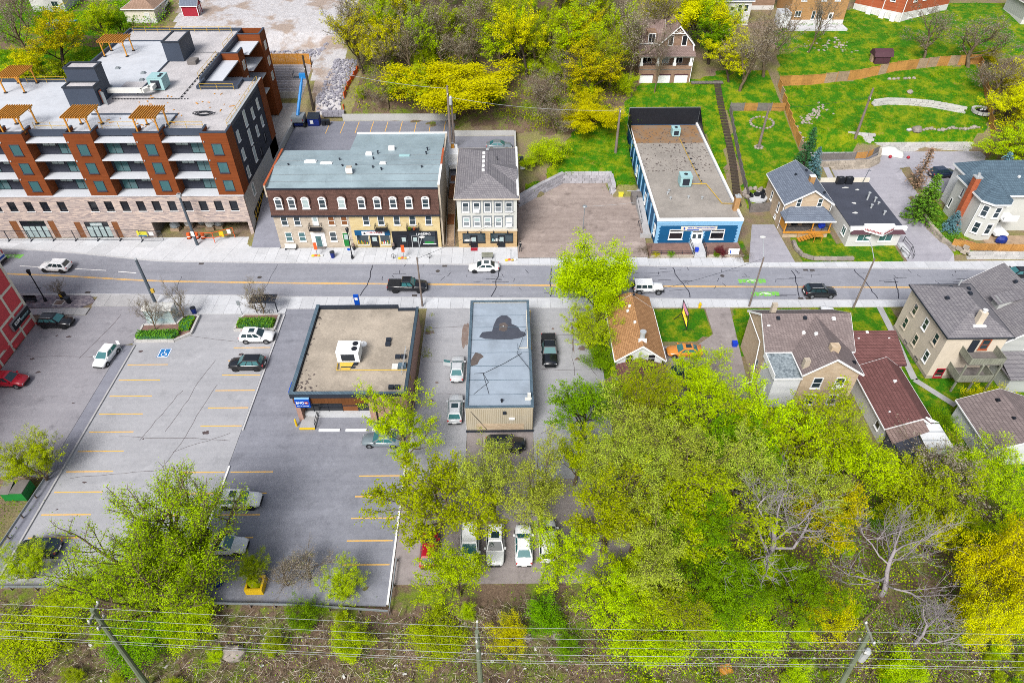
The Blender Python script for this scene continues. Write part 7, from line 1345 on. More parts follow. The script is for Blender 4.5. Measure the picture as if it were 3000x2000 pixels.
# slanted sign on the lawn
ls = thing('lawn_sign', 'purple white and yellow diamond banner sign on the lawn', 'sign', (25, 72.8, 0)); P(ls, 'frame', MB().path([(25.0,74.6,2.3),(25.55,72.7,1.3),(25.05,70.9,.2),(24.6,72.9,1.3),(25.0,74.6,2.3)], .06, 5).tube((24.4,70.9,.05), (25.8,70.9,.05), .05, .05, 4).tube((24.6,72.9,1.3), (23.7,73,.1), .05, .05, 4), 'black')
P(ls, 'banner', MB().quad((24.99,74.3,2.1), (24.66,72.9,1.32), (25.03,72.3,1.1), (25.42,73.0,1.45)), 'maroon'); P(ls, 'banner_purple', MB().quad((25.0,74.4,2.22), (24.85,73.6,1.8), (25.35,72.4,1.2), (25.52,72.75,1.35)), 'lf_pink'); P(ls, 'banner_yellow', MB().quad((24.66,72.95,1.36), (24.85,73.55,1.76), (25.22,71.8,.85), (25.06,71.1,.35)), 'safety')
fs_ = thing('clinic_sign', 'white low clinic sign with blue figure beside the dark red shrub', 'sign', (35.7, 87.95, .1)); P(fs_, 'panel', MB().add([(34.9,87.9,.6),(36.6,87.9,.6),(36.6,88.1,1.5),(34.9,88.1,1.5),(34.9,88.0,.6),(36.6,88.0,.6),(36.6,88.2,1.5),(34.9,88.2,1.5)], [(0,1,2,3),(7,6,5,4),(3,2,6,7),(0,3,7,4),(1,5,6,2)]), 'white'); P(fs_, 'figure', MB().quad((35.15,87.9,.75), (35.3,87.9,.75), (35.3,88.05,1.3), (35.15,88.05,1.3)), 'signblue'); P(fs_, 'leg', MB().box(35,88.0,.1,35.1,88.1,.6).box(36.4,88,.1,36.5,88.1,.6), 'darkmetal')
single('lot_light', MB().lathe([(.08,.26),(.06,4.5),(.4,4.6),(.3,4.75)], 12.8, 95.8, 8), 'greymetal', 'slender light post in the middle of the gravel lot', 'lamp post', (12.8, 95.8, .26))
# construction fence, barrels, debris in front of the apartments
for i in range(11):
    x0 = -95 + i*3.6; x1 = x0 + 3.5; y = 93.75 - (i > 9)*.3; lb = 'green wire construction fence panel along the brick base, %s from the grey pole' % ORD[10-i]
    t = thing('fence_panel', lb, 'fence', (x0, y, .13), 'wire fence panels along the brick base'); m = MB().path([(x0,y,.15),(x0,y,2.0),(x1,y,2.0),(x1,y,.15),(x0,y,.15)], .035, 4); P(t, 'frame', m, 'oldwood' if False else 'darkmetal')
    m = MB()
    for k in range(14): m.tube((x0+.25*k,y,.2), (x0+.25*k,y,2.0), .006, .006, 3)
    for k in range(7): m.tube((x0,y,.3+.25*k), (x1,y,.3+.25*k), .006, .006, 3)
    P(t, 'wire', m, 'greymetal'); P(t, 'foot', MB().box(x0-.1, y-.4, .13, x0+.1, y+.4, .2), 'darkmetal')
def mesh_panel(x, y, w_, h_, mat, name, label, cat, z=.13, rz=0):
    o = single(name, MB().obox(x, y, z, w_, .04, h_, rz), mat, label, cat, (x, y, z)); return o
sgn = thing('yellow_notice', 'yellow notice board hung on the wire fence', 'sign', (-58.6, 93.6, .8)); P(sgn, 'board', MB().box(-59.5, 93.62, .9, -57.9, 93.66, 1.9), 'signyellow'); P(sgn, 'blue_footer', MB().box(-59.4, 93.6, .9, -58, 93.62, 1.1), 'bluepaint')
single('white_notice', MB().box(-57.6, 93.62, 1.0, -56.9, 93.66, 1.7), 'white', 'small white and red notice beside the yellow board', 'sign', (-57.3, 93.6, 1))
m = MB(); rail(m, [(-50,93,.13),(-47,92.7,.13),(-44.2,94.2,.13)], 1.9, 2, .05); single('orange_barrier', m, 'orange', 'orange plastic barrier fence at the garage opening', 'barrier', (-47, 93, .13))
single('yellow_placard', MB().box(-46.2, 93.3, .9, -45.5, 93.4, 1.9), 'safety', 'yellow placard on the orange barrier', 'sign', (-45.9, 93.3, .9)); single('pink_placard', MB().box(-45.0, 93.7, 1.2, -44.4, 93.8, 2.0), 'offwhite', 'pale red lettered placard on the orange barrier', 'sign', (-44.7, 93.7, 1.2))
for i, x in enumerate((-51.6, -50.3, -49.3)):
    t = thing('traffic_barrel', ('orange barrel left of the grey pole at the garage','orange barrel behind the grey pole at the garage','orange barrel right of the grey pole at the garage')[i], 'barrel', (x, 94.1, .13)); P(t, 'body', MB().lathe([(.34,.13),(.3,.5),(.28,1.1)], x, 94.1, 10), 'orange'); P(t, 'base', MB().lathe([(.42,.13),(.42,.22)], x, 94.1, 10), 'black')
    P(t, 'band', MB().lathe([(.312,.5),(.3,.62)], x, 94.1, 10), 'white')
for i, (x, y, h_) in enumerate(((-54.6,96.6,2.0),(-52.6,97.4,1.6),(-50.6,97.8,1.3),(-48.9,96.8,2.2),(-47.6,97.2,1.9),(-53.6,98.6,2.0))):
    t = thing('bagged_pile', 'bagged building material on a pallet in the open garage, %s' % ('farthest left','second from left','second from right','nearest the grey pole','farthest right','at the back left')[i], 'building material', (x, y, 0), 'bagged piles in the garage'); P(t, 'bag', MB().blob(x, y, h_*.6, .75, .65, h_*.4, i, .25), 'offwhite' if i % 2 else 'greymetal'); P(t, 'pallet', MB().box(x-.7, y-.6, 0, x+.7, y+.6, h_*.35), 'cedar_grey')
# ================================================================ PERSON
def person(x, y, z, label):
    bm_ = bmesh.new(); lay = bm_.verts.layers.skin.verify()
    J = dict(pel=(0,0,.95),chest=(0,.02,1.3),neck=(0,.02,1.5),head=(0,-.02,1.68),crown=(0,.0,1.8),ls=(-.2,0,1.42),le=(-.27,-.05,1.15),lw=(-.12,-.22,1.12),rs=(.2,0,1.42),re=(.27,-.05,1.15),rw=(.12,-.22,1.15),lh=(-.1,0,.9),lk=(-.12,-.02,.5),la=(-.12,.02,.1),lt=(-.13,-.15,.04),rh=(.1,0,.9),rk=(.13,-.02,.5),ra=(.14,.04,.1),rt=(.15,-.13,.04))
    Rr = dict(pel=.16,chest=.17,neck=.06,head=.105,crown=.07,ls=.075,le=.055,lw=.04,rs=.075,re=.055,rw=.04,lh=.1,lk=.07,la=.05,lt=.04,rh=.1,rk=.07,ra=.05,rt=.04)
    vv = {k: bm_.verts.new(p) for k, p in J.items()}
    for a, b in (('pel','chest'),('chest','neck'),('neck','head'),('head','crown'),('chest','ls'),('ls','le'),('le','lw'),('chest','rs'),('rs','re'),('re','rw'),('pel','lh'),('lh','lk'),('lk','la'),('la','lt'),('pel','rh'),('rh','rk'),('rk','ra'),('ra','rt')): bm_.edges.new((vv[a], vv[b]))
    for k, v in vv.items(): v[lay].radius = (Rr[k], Rr[k]*.85); v[lay].use_root = (k == 'pel')
    me = bpy.data.meshes.new('body'); bm_.to_mesh(me); bm_.free(); o = bpy.data.objects.new('tmp', me); C.objects.link(o); o.modifiers.new('s', 'SKIN'); sd = o.modifiers.new('d', 'SUBSURF'); sd.levels = 1
    dg = bpy.context.evaluated_depsgraph_get(); nm = bpy.data.meshes.new_from_object(o.evaluated_get(dg)); bpy.data.objects.remove(o)
    nm.materials.clear()
    for mm in ('black', 'darkmetal', 'cream', 'rubber'): nm.materials.append(M(mm))
    for p in nm.polygons:
        zz = p.center.z; p.material_index = 2 if zz > 1.55 or (p.center.y < -.18 and 1.05 < zz < 1.25) else (0 if zz > .93 else (3 if zz < .12 else 1)); p.use_smooth = True
    t = thing('person', label, 'person', (x, y, z)); link('body', nm, t); L(t, 'hair', MB().blob(0, .03, 1.75, .115, .12, .1, 1, .05), 'black'); return t
person(2.3, 89.6, .27, 'pedestrian in dark clothes at the gravel lot edge beside the beige building')
# ================================================================ RETAINING WALLS AND FENCES
def blockwall(name, label, pts, zf, rows, bl, bh, mat, depth=.45, jit=.03, cat='wall', back=.06):
    t = thing(name, label, cat, (pts[0][0], pts[0][1], zf(*pts[0])))
    for i, ((ax, ay), (bx, by)) in enumerate(zip(pts, pts[1:])):
        d = math.hypot(bx-ax, by-ay); n_ = max(1, round(d/bl)); rz = math.atan2(by-ay, bx-ax); nx_, ny_ = -math.sin(rz), math.cos(rz)
        nr = rows(i) if callable(rows) else rows
        for r_ in range(nr):
            for k in range(n_):
                u = (k + (.5 if r_ % 2 == 0 else .8)) / n_
                if u > .98: u = .97
                x, y = ax+(bx-ax)*u+nx_*back*r_, ay+(by-ay)*u+ny_*back*r_; me = cached(('blk', round(d/n_, 1), bh, depth, mat, (k*7+r_*3) % 4), lambda: MB().obox(0, 0, 0, d/n_-.03, depth*(.9+.2*rr.random()), bh-.025, 0).mesh('block', mat))
                link('block', me, t, Vector((x, y, zf(x, y)+r_*bh)) - Vector(ORG[t.name]), rz + rr.uniform(-jit, jit))
    return t
blockwall('stone_retaining_wall', 'grey boulder block wall curving round the gravel lot below the lawn', [(2.1,103),(6.2,107.3),(10.4,111.2),(18.9,111.3),(18.95,107),(23.4,106.8)], lambda x, y: .2, lambda i: (4,4,4,4,2)[i], 1.15, .5, 'block_grey', .7, .06)
blockwall('garden_wall', 'pale block wall snaking along the garden foot behind the covered car', [(64.9,122),(68.4,121),(71,120.6),(74,120.3),(77,120.2),(80,120.5),(84.4,120.4),(88.8,120.3)], lambda x, y: 1.5 if x > 70 else 3.0, lambda i: 4, 1.1, .42, 'block_light', .6, .03)
blockwall('garden_wall', 'upper pale block wall curving across the lawn by the fence corner', [(72.3,129.6),(75.4,130.2),(79.3,130.0),(83.8,129.3),(89.4,127.4)], lambda x, y: T(x, y)-.6, 4, 1.1, .42, 'block_light', .6, .03)
blockwall('stone_retaining_wall', 'tan block wall under the short wooden fence beside the laundromat lot', [(57.4,113.4),(62,113.6),(67,114),(69.5,115.6),(70.8,118.2)], lambda x, y: T(x, y)+.0, 4, 1.0, .4, 'block_tan', .5, .04)
blockwall('stone_retaining_wall', 'weathered stone wall curving along the drive below the pale grey house', [(70.4,103),(69.9,99),(69.7,95),(70.0,91),(70.8,88.4),(72,87.2)], lambda x, y: T(x-1.2, y), 3, .9, .42, 'block_tan', .5, .06)
blockwall('block_terrace_wall', 'white block wall along the pavement below the pale grey house', [(72.2,87.0),(76,87.0),(80,86.9),(84,86.9)], lambda x, y: .1, 3, 1.1, .42, 'block_light', .5, .02)
blockwall('low_garden_wall', 'low boulder edging in front of the cottage lawn', [(46.6,92),(46.4,90),(46.8,88.2),(48.2,87.2),(51,87.1),(54.5,87.1)], lambda x, y: .05, 1, .95, .5, 'rock', .55, .15)
blockwall('low_garden_wall', 'low stone kerb wall in front of the blue building garden', [(22.6,87.95),(26,87.95),(29.4,87.95)], lambda x, y: .08, 2, .9, .22, 'block_tan', .35, .02)
blockwall('low_garden_wall', 'low stone kerb wall right of the blue building steps', [(31.7,87.95),(35,87.95),(37.2,87.95)], lambda x, y: .08, 2, .9, .22, 'block_tan', .35, .02)
m = MB(); rail(m, [(22.8+i*1.65,88.2,.4) for i in range(5)], .8, 2, .03); single('garden_railing', m, 'darkmetal', 'thin dark railing in front of the blue building, left of the steps', 'railing', (26, 88.2, .4))
m = MB(); rail(m, [(31.9+i*1.3,88.2,.4) for i in range(3)], .8, 2, .03); single('garden_railing', m, 'darkmetal', 'thin dark railing in front of the blue building, right of the steps', 'railing', (33, 88.2, .4))
single('garden_bed', MB().box(22.6, 88.1, .0, 29.4, 91.35, .5).box(31.7, 88.1, 0, 37.4, 91.35, .5), 'mulch', 'brown mulch bed along the foot of the blue building', 'garden bed', (26, 89, 0))
# lot walls
def lowwall(name, label, pts, z0, z1, mat='wallconc', w_=.3):
    mb = MB()
    for (ax, ay), (bx, by) in zip(pts, pts[1:]): mb.obox((ax+bx)/2, (ay+by)/2, z0, math.hypot(bx-ax, by-ay)+w_, w_, z1-z0, math.atan2(by-ay, bx-ax))
    return single(name, mb, mat, label, 'wall', (pts[0][0], pts[0][1], z0))
lowwall('concrete_wall', 'white concrete wall behind the raised parking lot', [(-31.8,129.3),(-9.8,129.3)], 3.6, 5.3); lowwall('concrete_wall', 'white concrete wall between the raised lot and the apartment yard', [(-41.1,104.5),(-41.1,128.8)], 1.5, 5.1); lowwall('concrete_wall', 'white concrete wall around the parking behind the beige building', [(-9.6,122.5),(1.9,122.5),(1.9,107)], 3.6, 5.0)
lowwall('concrete_wall', 'grey concrete wall at the back of the apartment yard', [(-56,143.2),(-41.3,143.2)], 1.5, 4.2)
# stepped block wall behind the yard
t = thing('stepped_block_wall', 'tall stepped block wall below the orange board fence', 'wall', (-48, 143.6, 4))
for r_ in range(11): P(t, 'course', MB().box(-57, 143.5+r_*.38, 3.6+r_*.4, -41.2, 144.2+r_*.38, 4.05+r_*.4), 'block_grey')
PC = {}
def fence(name, label, pts, h, mat, plen=2.44, step=True, zf=T, postm=None, drop=.0, mat2=None, capped=False):
    t = thing(name, label, 'fence', (pts[0][0], pts[0][1], zf(*pts[0])))
    for si, ((ax, ay), (bx, by)) in enumerate(zip(pts, pts[1:])):
        d = math.hypot(bx-ax, by-ay); n_ = max(1, round(d/plen)); w_ = d/n_; rz = math.atan2(by-ay, bx-ax)
        for k in range(n_):
            u = (k+.5)/n_; x, y = ax+(bx-ax)*u, ay+(by-ay)*u; z = min(zf(ax+(bx-ax)*(k/n_), ay+(by-ay)*(k/n_)), zf(ax+(bx-ax)*((k+1)/n_), ay+(by-ay)*((k+1)/n_)))
            mm = mat2 if mat2 and rr.random() < .35 else mat
            def mk():
                b = MB(); nb = max(3, int(w_/.2))
                for i in range(nb): b.box(-w_/2+w_*i/nb+.012, -.02+.012*(i % 2), .02, -w_/2+w_*(i+1)/nb-.012, .012+.012*(i % 2), h+(0 if capped else rr.uniform(-.02,.02)))
                for zz in (.35, h-.3): b.box(-w_/2, .03, zz, w_/2, .08, zz+.1)
                if capped: b.box(-w_/2, -.06, h, w_/2, .1, h+.05)
                return b.mesh('panel', mm)
            link('panel', cached(('fp', round(w_,2), h, mm, capped), mk), t, Vector((x, y, z-drop)) - Vector(ORG[t.name]), rz)
            zz = zf(ax+(bx-ax)*(k/n_), ay+(by-ay)*(k/n_)); link('post', cached(('po', h, postm or mat), lambda: MB().box(-.06, -.06, 0, .06, .06, h+.15).mesh('post', postm or mat)), t, Vector((ax+(bx-ax)*k/n_, ay+(by-ay)*k/n_, z-drop)) - Vector(ORG[t.name]), rz)
    return t
fence('board_fence', 'stepped cedar board fence across the top of the garden', [(55.3,136),(62.1,136.4),(72.5,138.2),(80.7,140.9),(90,142.6),(99.1,143.4)], 2.0, 'cedar_new', mat2='cedar_grey', capped=True)
fence('board_fence', 'cedar board fence running down the right side of the garden', [(99.1,143.4),(96.4,134),(93.4,125),(91.2,117.5)], 2.0, 'cedar_new', mat2='cedar_grey', capped=True)
fence('board_fence', 'cedar board fence running down the left side of the garden', [(55.3,136),(54.9,129),(54.6,122),(54.8,115.5)], 2.0, 'cedar_new', mat2='cedar_grey', capped=True)
fence('board_fence', 'grey and cedar board fence across the small back yard', [(43.9,128.3),(54.6,128.2)], 1.6, 'greywood', mat2='cedar_new'); fence('board_fence', 'long grey board fence beside the timber hillside steps', [(43.9,128.3),(43.0,118),(42.2,108),(41.8,100.8)], 1.7, 'greywood'); fence('board_fence', 'grey board fence at the fire pit patio of the cottage', [(41.8,100.8),(45.4,101.2)], 1.8, 'greywood')
fence('board_fence', 'short weathered fence curving above the tan block wall', [(57.6,114.1),(62,114.3),(66.5,114.8),(69.6,117)], 1.3, 'greywood', 2.0, zf=lambda x, y: 2.9, mat2='cedar_new')
fence('board_fence', 'red brown board fence on the white block terrace wall', [(70.6,89.2),(73.2,88.0),(77,87.7),(81,87.6),(86,87.6)], 1.2, 'cedar_new', 1.8, zf=lambda x, y: 1.1, capped=True)
fence('board_fence', 'new orange board fence above the stepped block wall', [(-57,148),(-41.4,148)], 2.3, 'cedar', 2.44, zf=lambda x, y: 8.0); fence('board_fence', 'new orange board fence going down beside the gravel slope', [(-41.2,148),(-39.6,140),(-38.3,132.2)], 2.2, 'cedar', 2.44, zf=lambda x, y: 4.6+(y-132.2)*.215)
fence('snow_fence', 'drooping orange plastic mesh fence beside the stone gully', [(-31.9,131),(-31.5,136),(-29.9,143)], 1.2, 'orange', 1.7); fence('board_fence', 'grey gate panel between cottage and laundromat', [(52.8,96.4),(54.4,96.2)], 1.7, 'greywood', 1.6, zf=lambda x, y: 0)
# gully stones
rp_ = MB()
for i in range(520):
    y = rr.uniform(130.5, 146); x = -34.8 + (y-130)*.12 + rr.uniform(-2.6, 2.6); s = rr.uniform(.12, .32); rp_.blob(x, y, T(x, y)+s*.3, s*1.2, s, s*.8, i, .3, 0, 5, 3)
g = link('gully_stones', rp_.mesh('gully_stones', 'riprap')); g['kind'] = 'stuff'
rp_ = MB()
for i in range(360):
    x = rr.uniform(-62, -38); y = 152 + rr.uniform(-1.4, 1.4) + (x+50)*.05; s = rr.uniform(.12, .35); rp_.blob(x, y, T(x, y)+s*.3, s*1.2, s, s*.8, i, .3, 0, 5, 3)
g = link('lot_edge_stones', rp_.mesh('lot_edge_stones', 'riprap')); g['kind'] = 'stuff'
m = MB()
for k in range(4):
    x = -36 + k*1.1; m.box(x, 129.7, 4.6, x+1.05, 130.7, 5.6)
gb2 = single('gabion_basket', m, 'riprap', 'wire gabion baskets of grey stone at the foot of the gully', 'gabion', (-34, 130, 4.5))
# timber steps on the hill and stairs between buildings
t = thing('timber_steps', 'long flight of dark timber steps beside the blue building', 'steps', (42, 122, 4))
for i in range(44):
    u = i/43; x, y = 39.9+(43.6-39.9)*u+.4*math.sin(u*5), 102+(137.5-102)*u; P(t, 'step', MB().obox(x, y, T(x, y)-.1, 1.3, .55, .3, R(-6)), 'bark_dark')
t = thing('landing_walk', 'grey timber walkway from the brown brick house to the hillside steps', 'walkway', (40.5, 137, 8)); 
for i in range(9): P(t, 'plank', MB().box(37.8+i*.72, 136.4, T(40,137)+.2, 38.48+i*.72, 137.5, T(40,137)+.32), 'greywood')
t = thing('alley_stairs', 'brown timber stairs in the narrow gap between mansard and beige buildings', 'stairs', (-8.9, 91.8, 0))
for i in range(11): P(t, 'step', MB().box(-9.5, 91.6+i*.3, .05+i*.17, -8.3, 91.92+i*.3, .2+i*.17), 'cedar_grey')
P(t, 'landing', MB().add([(-9.5,94.9,2.0),(-8.3,94.9,2.0),(-8.3,97.6,2.2),(-9.5,97.6,2.2)], [(0,1,2,3)]), 'brownpanel')
for i in range(7): P(t, 'step', MB().box(-9.5, 97.6+i*.35, 2.2+i*.2, -8.3, 97.98+i*.35, 2.4+i*.2), 'cedar_grey')
P(t, 'walkway', MB().add([(-9.5,100.1,3.7),(-8.3,100.1,3.7),(-8.4,107,4.1),(-9.4,107,4.1)], [(0,1,2,3)]), 'brownpanel'); m = MB(); rail(m, [(-9.55,91.6,.1),(-9.55,95,2.0),(-9.55,97.6,2.2),(-9.55,100.1,3.7),(-9.5,107,4.1)], .95, 2, .04); rail(m, [(-8.25,91.6,.1),(-8.25,95,2.0),(-8.25,97.6,2.2),(-8.25,100.1,3.7),(-8.35,107,4.1)], .95, 2, .04); P(t, 'railing', m, 'greywood')
# garden path, fire pit, ring, rocks
pth = [(54.0,75.8),(53.5,69.7),(52.9,64.9),(52.5,60.9),(55.6,56.4)]
pw_ = struct('garden_path', strip(MB(), pth, .9, .012), 'concrete_old')
cxr, cyr = 93.2, 127.6; zr2 = T(cxr, cyr)
t = thing('stone_fire_ring', 'round white stone fire ring near the fence corner', 'fire ring', (cxr, cyr, zr2))
for i in range(14): a = i*2*math.pi/14; P(t, 'stone', MB().obox(cxr+1.7*math.cos(a), cyr+1.7*math.sin(a), zr2, .72, .5, .5, a+math.pi/2), 'block_light')
P(t, 'fire_pit', MB().lathe([(1.1,zr2+.02),(1.1,zr2+.3),(.9,zr2+.3)], cxr, cyr, 14), 'black'); 
for i in range(3): P(t, 'white_stone', MB().blob(cxr-.4+.4*i, cyr+.2*(i % 2), zr2+.45, .2, .2, .16, i, .1), 'white')
def rock(x, y, s, label, i=0, mat='rock', grp=None): single('boulder', MB().blob(x, y, T(x, y)+s*.3, s*1.2, s, s*.75, i, .2, 0, 8, 5), mat, label, 'rock', (x, y, T(x, y)), grp)
rock(81.2, 133.7, .55, 'lone grey boulder on the lawn above the upper garden wall', 1); rock(78.4, 122.2, .85, 'large tan boulder above the lower garden wall'); rock(76.9, 122.2, .45, 'small blue grey boulder beside the large tan boulder', 2, 'block_grey')
for i, x in enumerate((78.6,79.5,80.4,81.9,82.7,83.7)): rock(x, 138.1+.05*i, .35, 'round pale stone along the stepped cedar fence, %s from the left' % ORD[i], i+3, 'rock', 'pale stones in a row by the fence')
for i in range(16): rock(79.8+i*.72, 122.3+.25*math.sin(i)+.03*i, .28+.08*(i % 3), 'pinkish edging stone above the lower garden wall, %s from the tan boulder' % ORD[i], i, 'rock', 'edging stones above the lower wall')
rk = MB()
for i in range(150):
    q = rr.random(); x, y = (57+q*6+rr.gauss(0,.4), 124.5+q*4.5+rr.gauss(0,.7)) if i < 70 else ((56+rr.gauss(0,.25), 115.5+rr.random()*8) if i < 100 else (64.5+rr.random()*11, 150.5+2*math.sin(i*.3)+rr.gauss(0,.7))); s = rr.uniform(.1, .28); rk.blob(x, y, T(x, y)+s*.3, s*1.2, s, s*.7, i, .3, 0, 6, 4)
g = link('rockery_stones', rk.mesh('rockery_stones', 'rock')); g['kind'] = 'stuff'
for (cx_, cy_, r_, lb) in ((49.4,124.6,1.7,'stone edged bed round the bare tree in the back yard'), (47.2,117.6,.5,'small stone ring at the back yard pole')):
    t = thing('stone_edging', lb, 'garden edging', (cx_, cy_, T(cx_, cy_)))
    for i in range(int(12*max(r_, .6))): a = i*2*math.pi/int(12*max(r_, .6)); x, y = cx_+r_*1.3*math.cos(a), cy_+r_*math.sin(a); P(t, 'stone', MB().blob(x, y, T(x, y)+.1, .3, .25, .2, i, .2, 0, 6, 4), 'rock')
t = thing('fire_pit_patio', 'round stone patio with black fire table and chairs behind the cottage', 'patio', (43.9, 104, 1)); zp = T(43.6, 104.2)
P(t, 'paving', MB().lathe([(1.9,zp-.2),(1.9,zp+.12)], 43.7, 104.2, 14), 'concrete'); P(t, 'fire_table', MB().lathe([(.5,zp+.12),(.6,zp+.5)], 43.8, 104.4, 10), 'black')
for i in range(9): a = .2+i*.42; P(t, 'stone', MB().blob(43.7+2.1*math.cos(a), 104.2+2.0*math.sin(a), zp+.4, .5, .4, .5, i, .2, 0, 6, 4), 'rock')
for a in (0.4, -.6, 3.4): P(t, 'chair', MB().obox(43.7+1.1*math.cos(a), 104.2+1.1*math.sin(a), zp+.12, .6, .6, .45, a).obox(43.7+1.35*math.cos(a), 104.2+1.35*math.sin(a), zp+.5, .12, .6, .5, a), 'black')
fu = thing('closed_umbrella', 'closed black garden umbrella behind the stone cottage', 'umbrella', (47.4, 107.6, 2)); P(fu, 'canopy', MB().lathe([(.28,T(47.4,107.6)+1.0),(.2,T(47.4,107.6)+1.8),(.04,T(47.4,107.6)+2.8)], 47.4, 107.6, 8), 'black'); P(fu, 'pole', MB().tube((47.4,107.6,T(47.4,107.6)), (47.4,107.6,T(47.4,107.6)+1.1), .04, .04, 5), 'greymetal')
sd_ = thing('covered_grill', 'dark blue covered grill beside the pale grey house', 'grill', (78.8, 89.9, 1)); P(sd_, 'cover', MB().blob(78.8, 90.0, 1.6, .95, .6, .8, 3, .05), 'bin_blue'); P(sd_, 'base', MB().box(78.2, 89.6, .98, 79.4, 90.4, 1.3), 'black')
pt_ = struct('terrace', MB().box(76.5, 88.2, .95, 86, 92.0, 1.04), 'cedar_grey')
blu = single('blue_cover', MB().blob(51.6, 94.3, 1.8, .6, .4, .55, 3, .25), 'brightblue', 'bright blue fabric heap on the cottage porch', 'cover', (51.6, 94.3, 1.25))
single('yellow_grit_box', MB().box(20.0, 106.0, .3, 20.8, 106.5, .9).box(19.95, 105.95, .9, 20.85, 106.55, 1.0), 'signyellow', 'yellow grit box at the boulder wall corner of the gravel lot', 'grit box', (20.4, 106.2, .3))
t = thing('blue_tarp_pool', 'blue tarp covered pool among trees at the top left', 'pool', (-98, 160, 11)); zt_ = T(-98, 161)
P(t, 'cover', MB().add([(-101.5,159,zt_+.8),(-96,159.4,zt_+.9),(-95.5,162.4,zt_+.8),(-101,162.2,zt_+.9)], [(0,1,2,3)]), 'tarp'); P(t, 'side', MB().prism([(-101.5,159),(-96,159.4),(-95.5,162.4),(-101,162.2)], zt_-.4, zt_+.78), 'greymetal')
# ================================================================ POLES AND WIRES
def upole(x, y, h, label, arms=(), z=None, mat='bark_green', tilt=(0,0), cans=0, r=.22):
    z = T(x, y) if z is None else z; t = thing('utility_pole', label, 'utility pole', (x, y, z)); P(t, 'pole', MB().tube((x,y,z-.2), (x+tilt[0],y+tilt[1],z+h), r*1.2, r*.8, 9), mat)
    for zz, ln in arms:
        u = (zz-z)/h; X, Y = x+tilt[0]*u, y+tilt[1]*u; c = P(t, 'crossarm', MB().box(X-.08, Y-ln, zz-.08, X+.08, Y+ln, zz+.08), 'oldwood')
        for s in (-.85, .85): P(c, 'insulator', MB().lathe([(.07,zz+.08),(.09,zz+.2),(.04,zz+.32)], X, Y+ln*s, 7), 'offwhite')
    for i in range(cans): P(t, 'transformer', MB().lathe([(.28,z+h*.72),(.3,z+h*.73),(.3,z+h*.83),(.15,z+h*.85)], x+.45+.1*i+tilt[0]*.78, y+tilt[1]*.78-.1, 10), 'lightmetal')
    return t
upole(-32.4, 24.6, 14, 'greenish utility pole on the railway bank, leftmost of the three', ((11.8,.9),(10.2,.6)), tilt=(.3,.6)); upole(-2.4, 22.9, 14, 'greenish utility pole at the bottom centre of the railway bank', ((11.8,.9),(9.6,.5)), tilt=(0,.4)); upole(27.8, 21.9, 14.3, 'greenish utility pole with transformer at the bottom right', ((12,.9),(10,.6)), tilt=(-.6,.9), cans=1)
upole(-9.9, 116.6, 12, 'utility pole with transformer behind the mansard building', ((14.5,.5),), 4.0, 'polewood', cans=1); upole(-9.4, 117.2, 9.5, 'second utility pole standing beside the transformer pole', (), 4.0, 'polewood'); upole(-37.9, 131.2, 10.5, 'dark utility pole beside the raised boom lift', ((13.5,.6),), None, 'bark_dark'); upole(20.4, 116.3, 8.5, 'leaning grey utility pole on the lawn left of the blue building', ((11.4,.5),), None, 'polewood'); upole(66.5, 120.9, 9.5, 'utility pole rising across the garden walls', ((11.5,.4),), None, 'polewood'); upole(47.2, 117.6, 8.0, 'utility pole in the small back yard', (), None, 'polewood')
def wire(pts, sag, label, r=.02, mat='lightmetal', grp=None):
    m = MB()
    for a, b in zip(pts, pts[1:]):
        n_ = 12; q = []
        for i in range(n_+1):
            u = i/n_; q.append((a[0]+(b[0]-a[0])*u, a[1]+(b[1]-a[1])*u, a[2]+(b[2]-a[2])*u-sag*4*u*(1-u)))
        m.path(q, r, 4)
    single('power_line', m, mat, label, 'power line', pts[0], grp)
PX = [(-75,27.6),(-32.1,24.9),(-2.4,23.1),(27.3,22.4),(60,21.6)]
for dy, z, lb, r in ((.45,12.15,'upper railway bank power line, first from the top',.013),(-.35,12.15,'upper railway bank power line, second from the top',.013),(-.2,10.4,'railway bank power line just below the top pair',.012),(.1,8.3,'lower railway bank cable, first of the bundle',.018),(-.15,7.7,'lower railway bank cable, second of the bundle',.015),(0,6.9,'lowest railway bank cable',.013)): wire([(x, y+dy, z) for x, y in PX], .12, lb, r)
wire([(-37.9,131.2,14.5),(-9.9,116.6,15.5)], .8, 'wire crossing the woods behind the raised lot', .03); wire([(20.4,116.3,11.6),(-9.9,116.6,14)], .8, 'wire from the lawn pole to the transformer pole', .025); wire([(12.8,95.8,4.6),(23.9,98,4.4)], .2, 'wire from the lot light to the blue building', .02)
wire([(-12.1,76.3,8.5),(1.5,90.9,6.8)], .4, 'service wire over the street towards the beige building', .02, 'darkmetal'); wire([(35.1,75.8,8.5),(16.7,71,6.0)], .4, 'service wire to the small white house', .02, 'darkmetal'); wire([(66.5,120.9,11.8),(47.2,117.6,11.3)], .4, 'wire between the two back garden poles', .02, 'darkmetal')
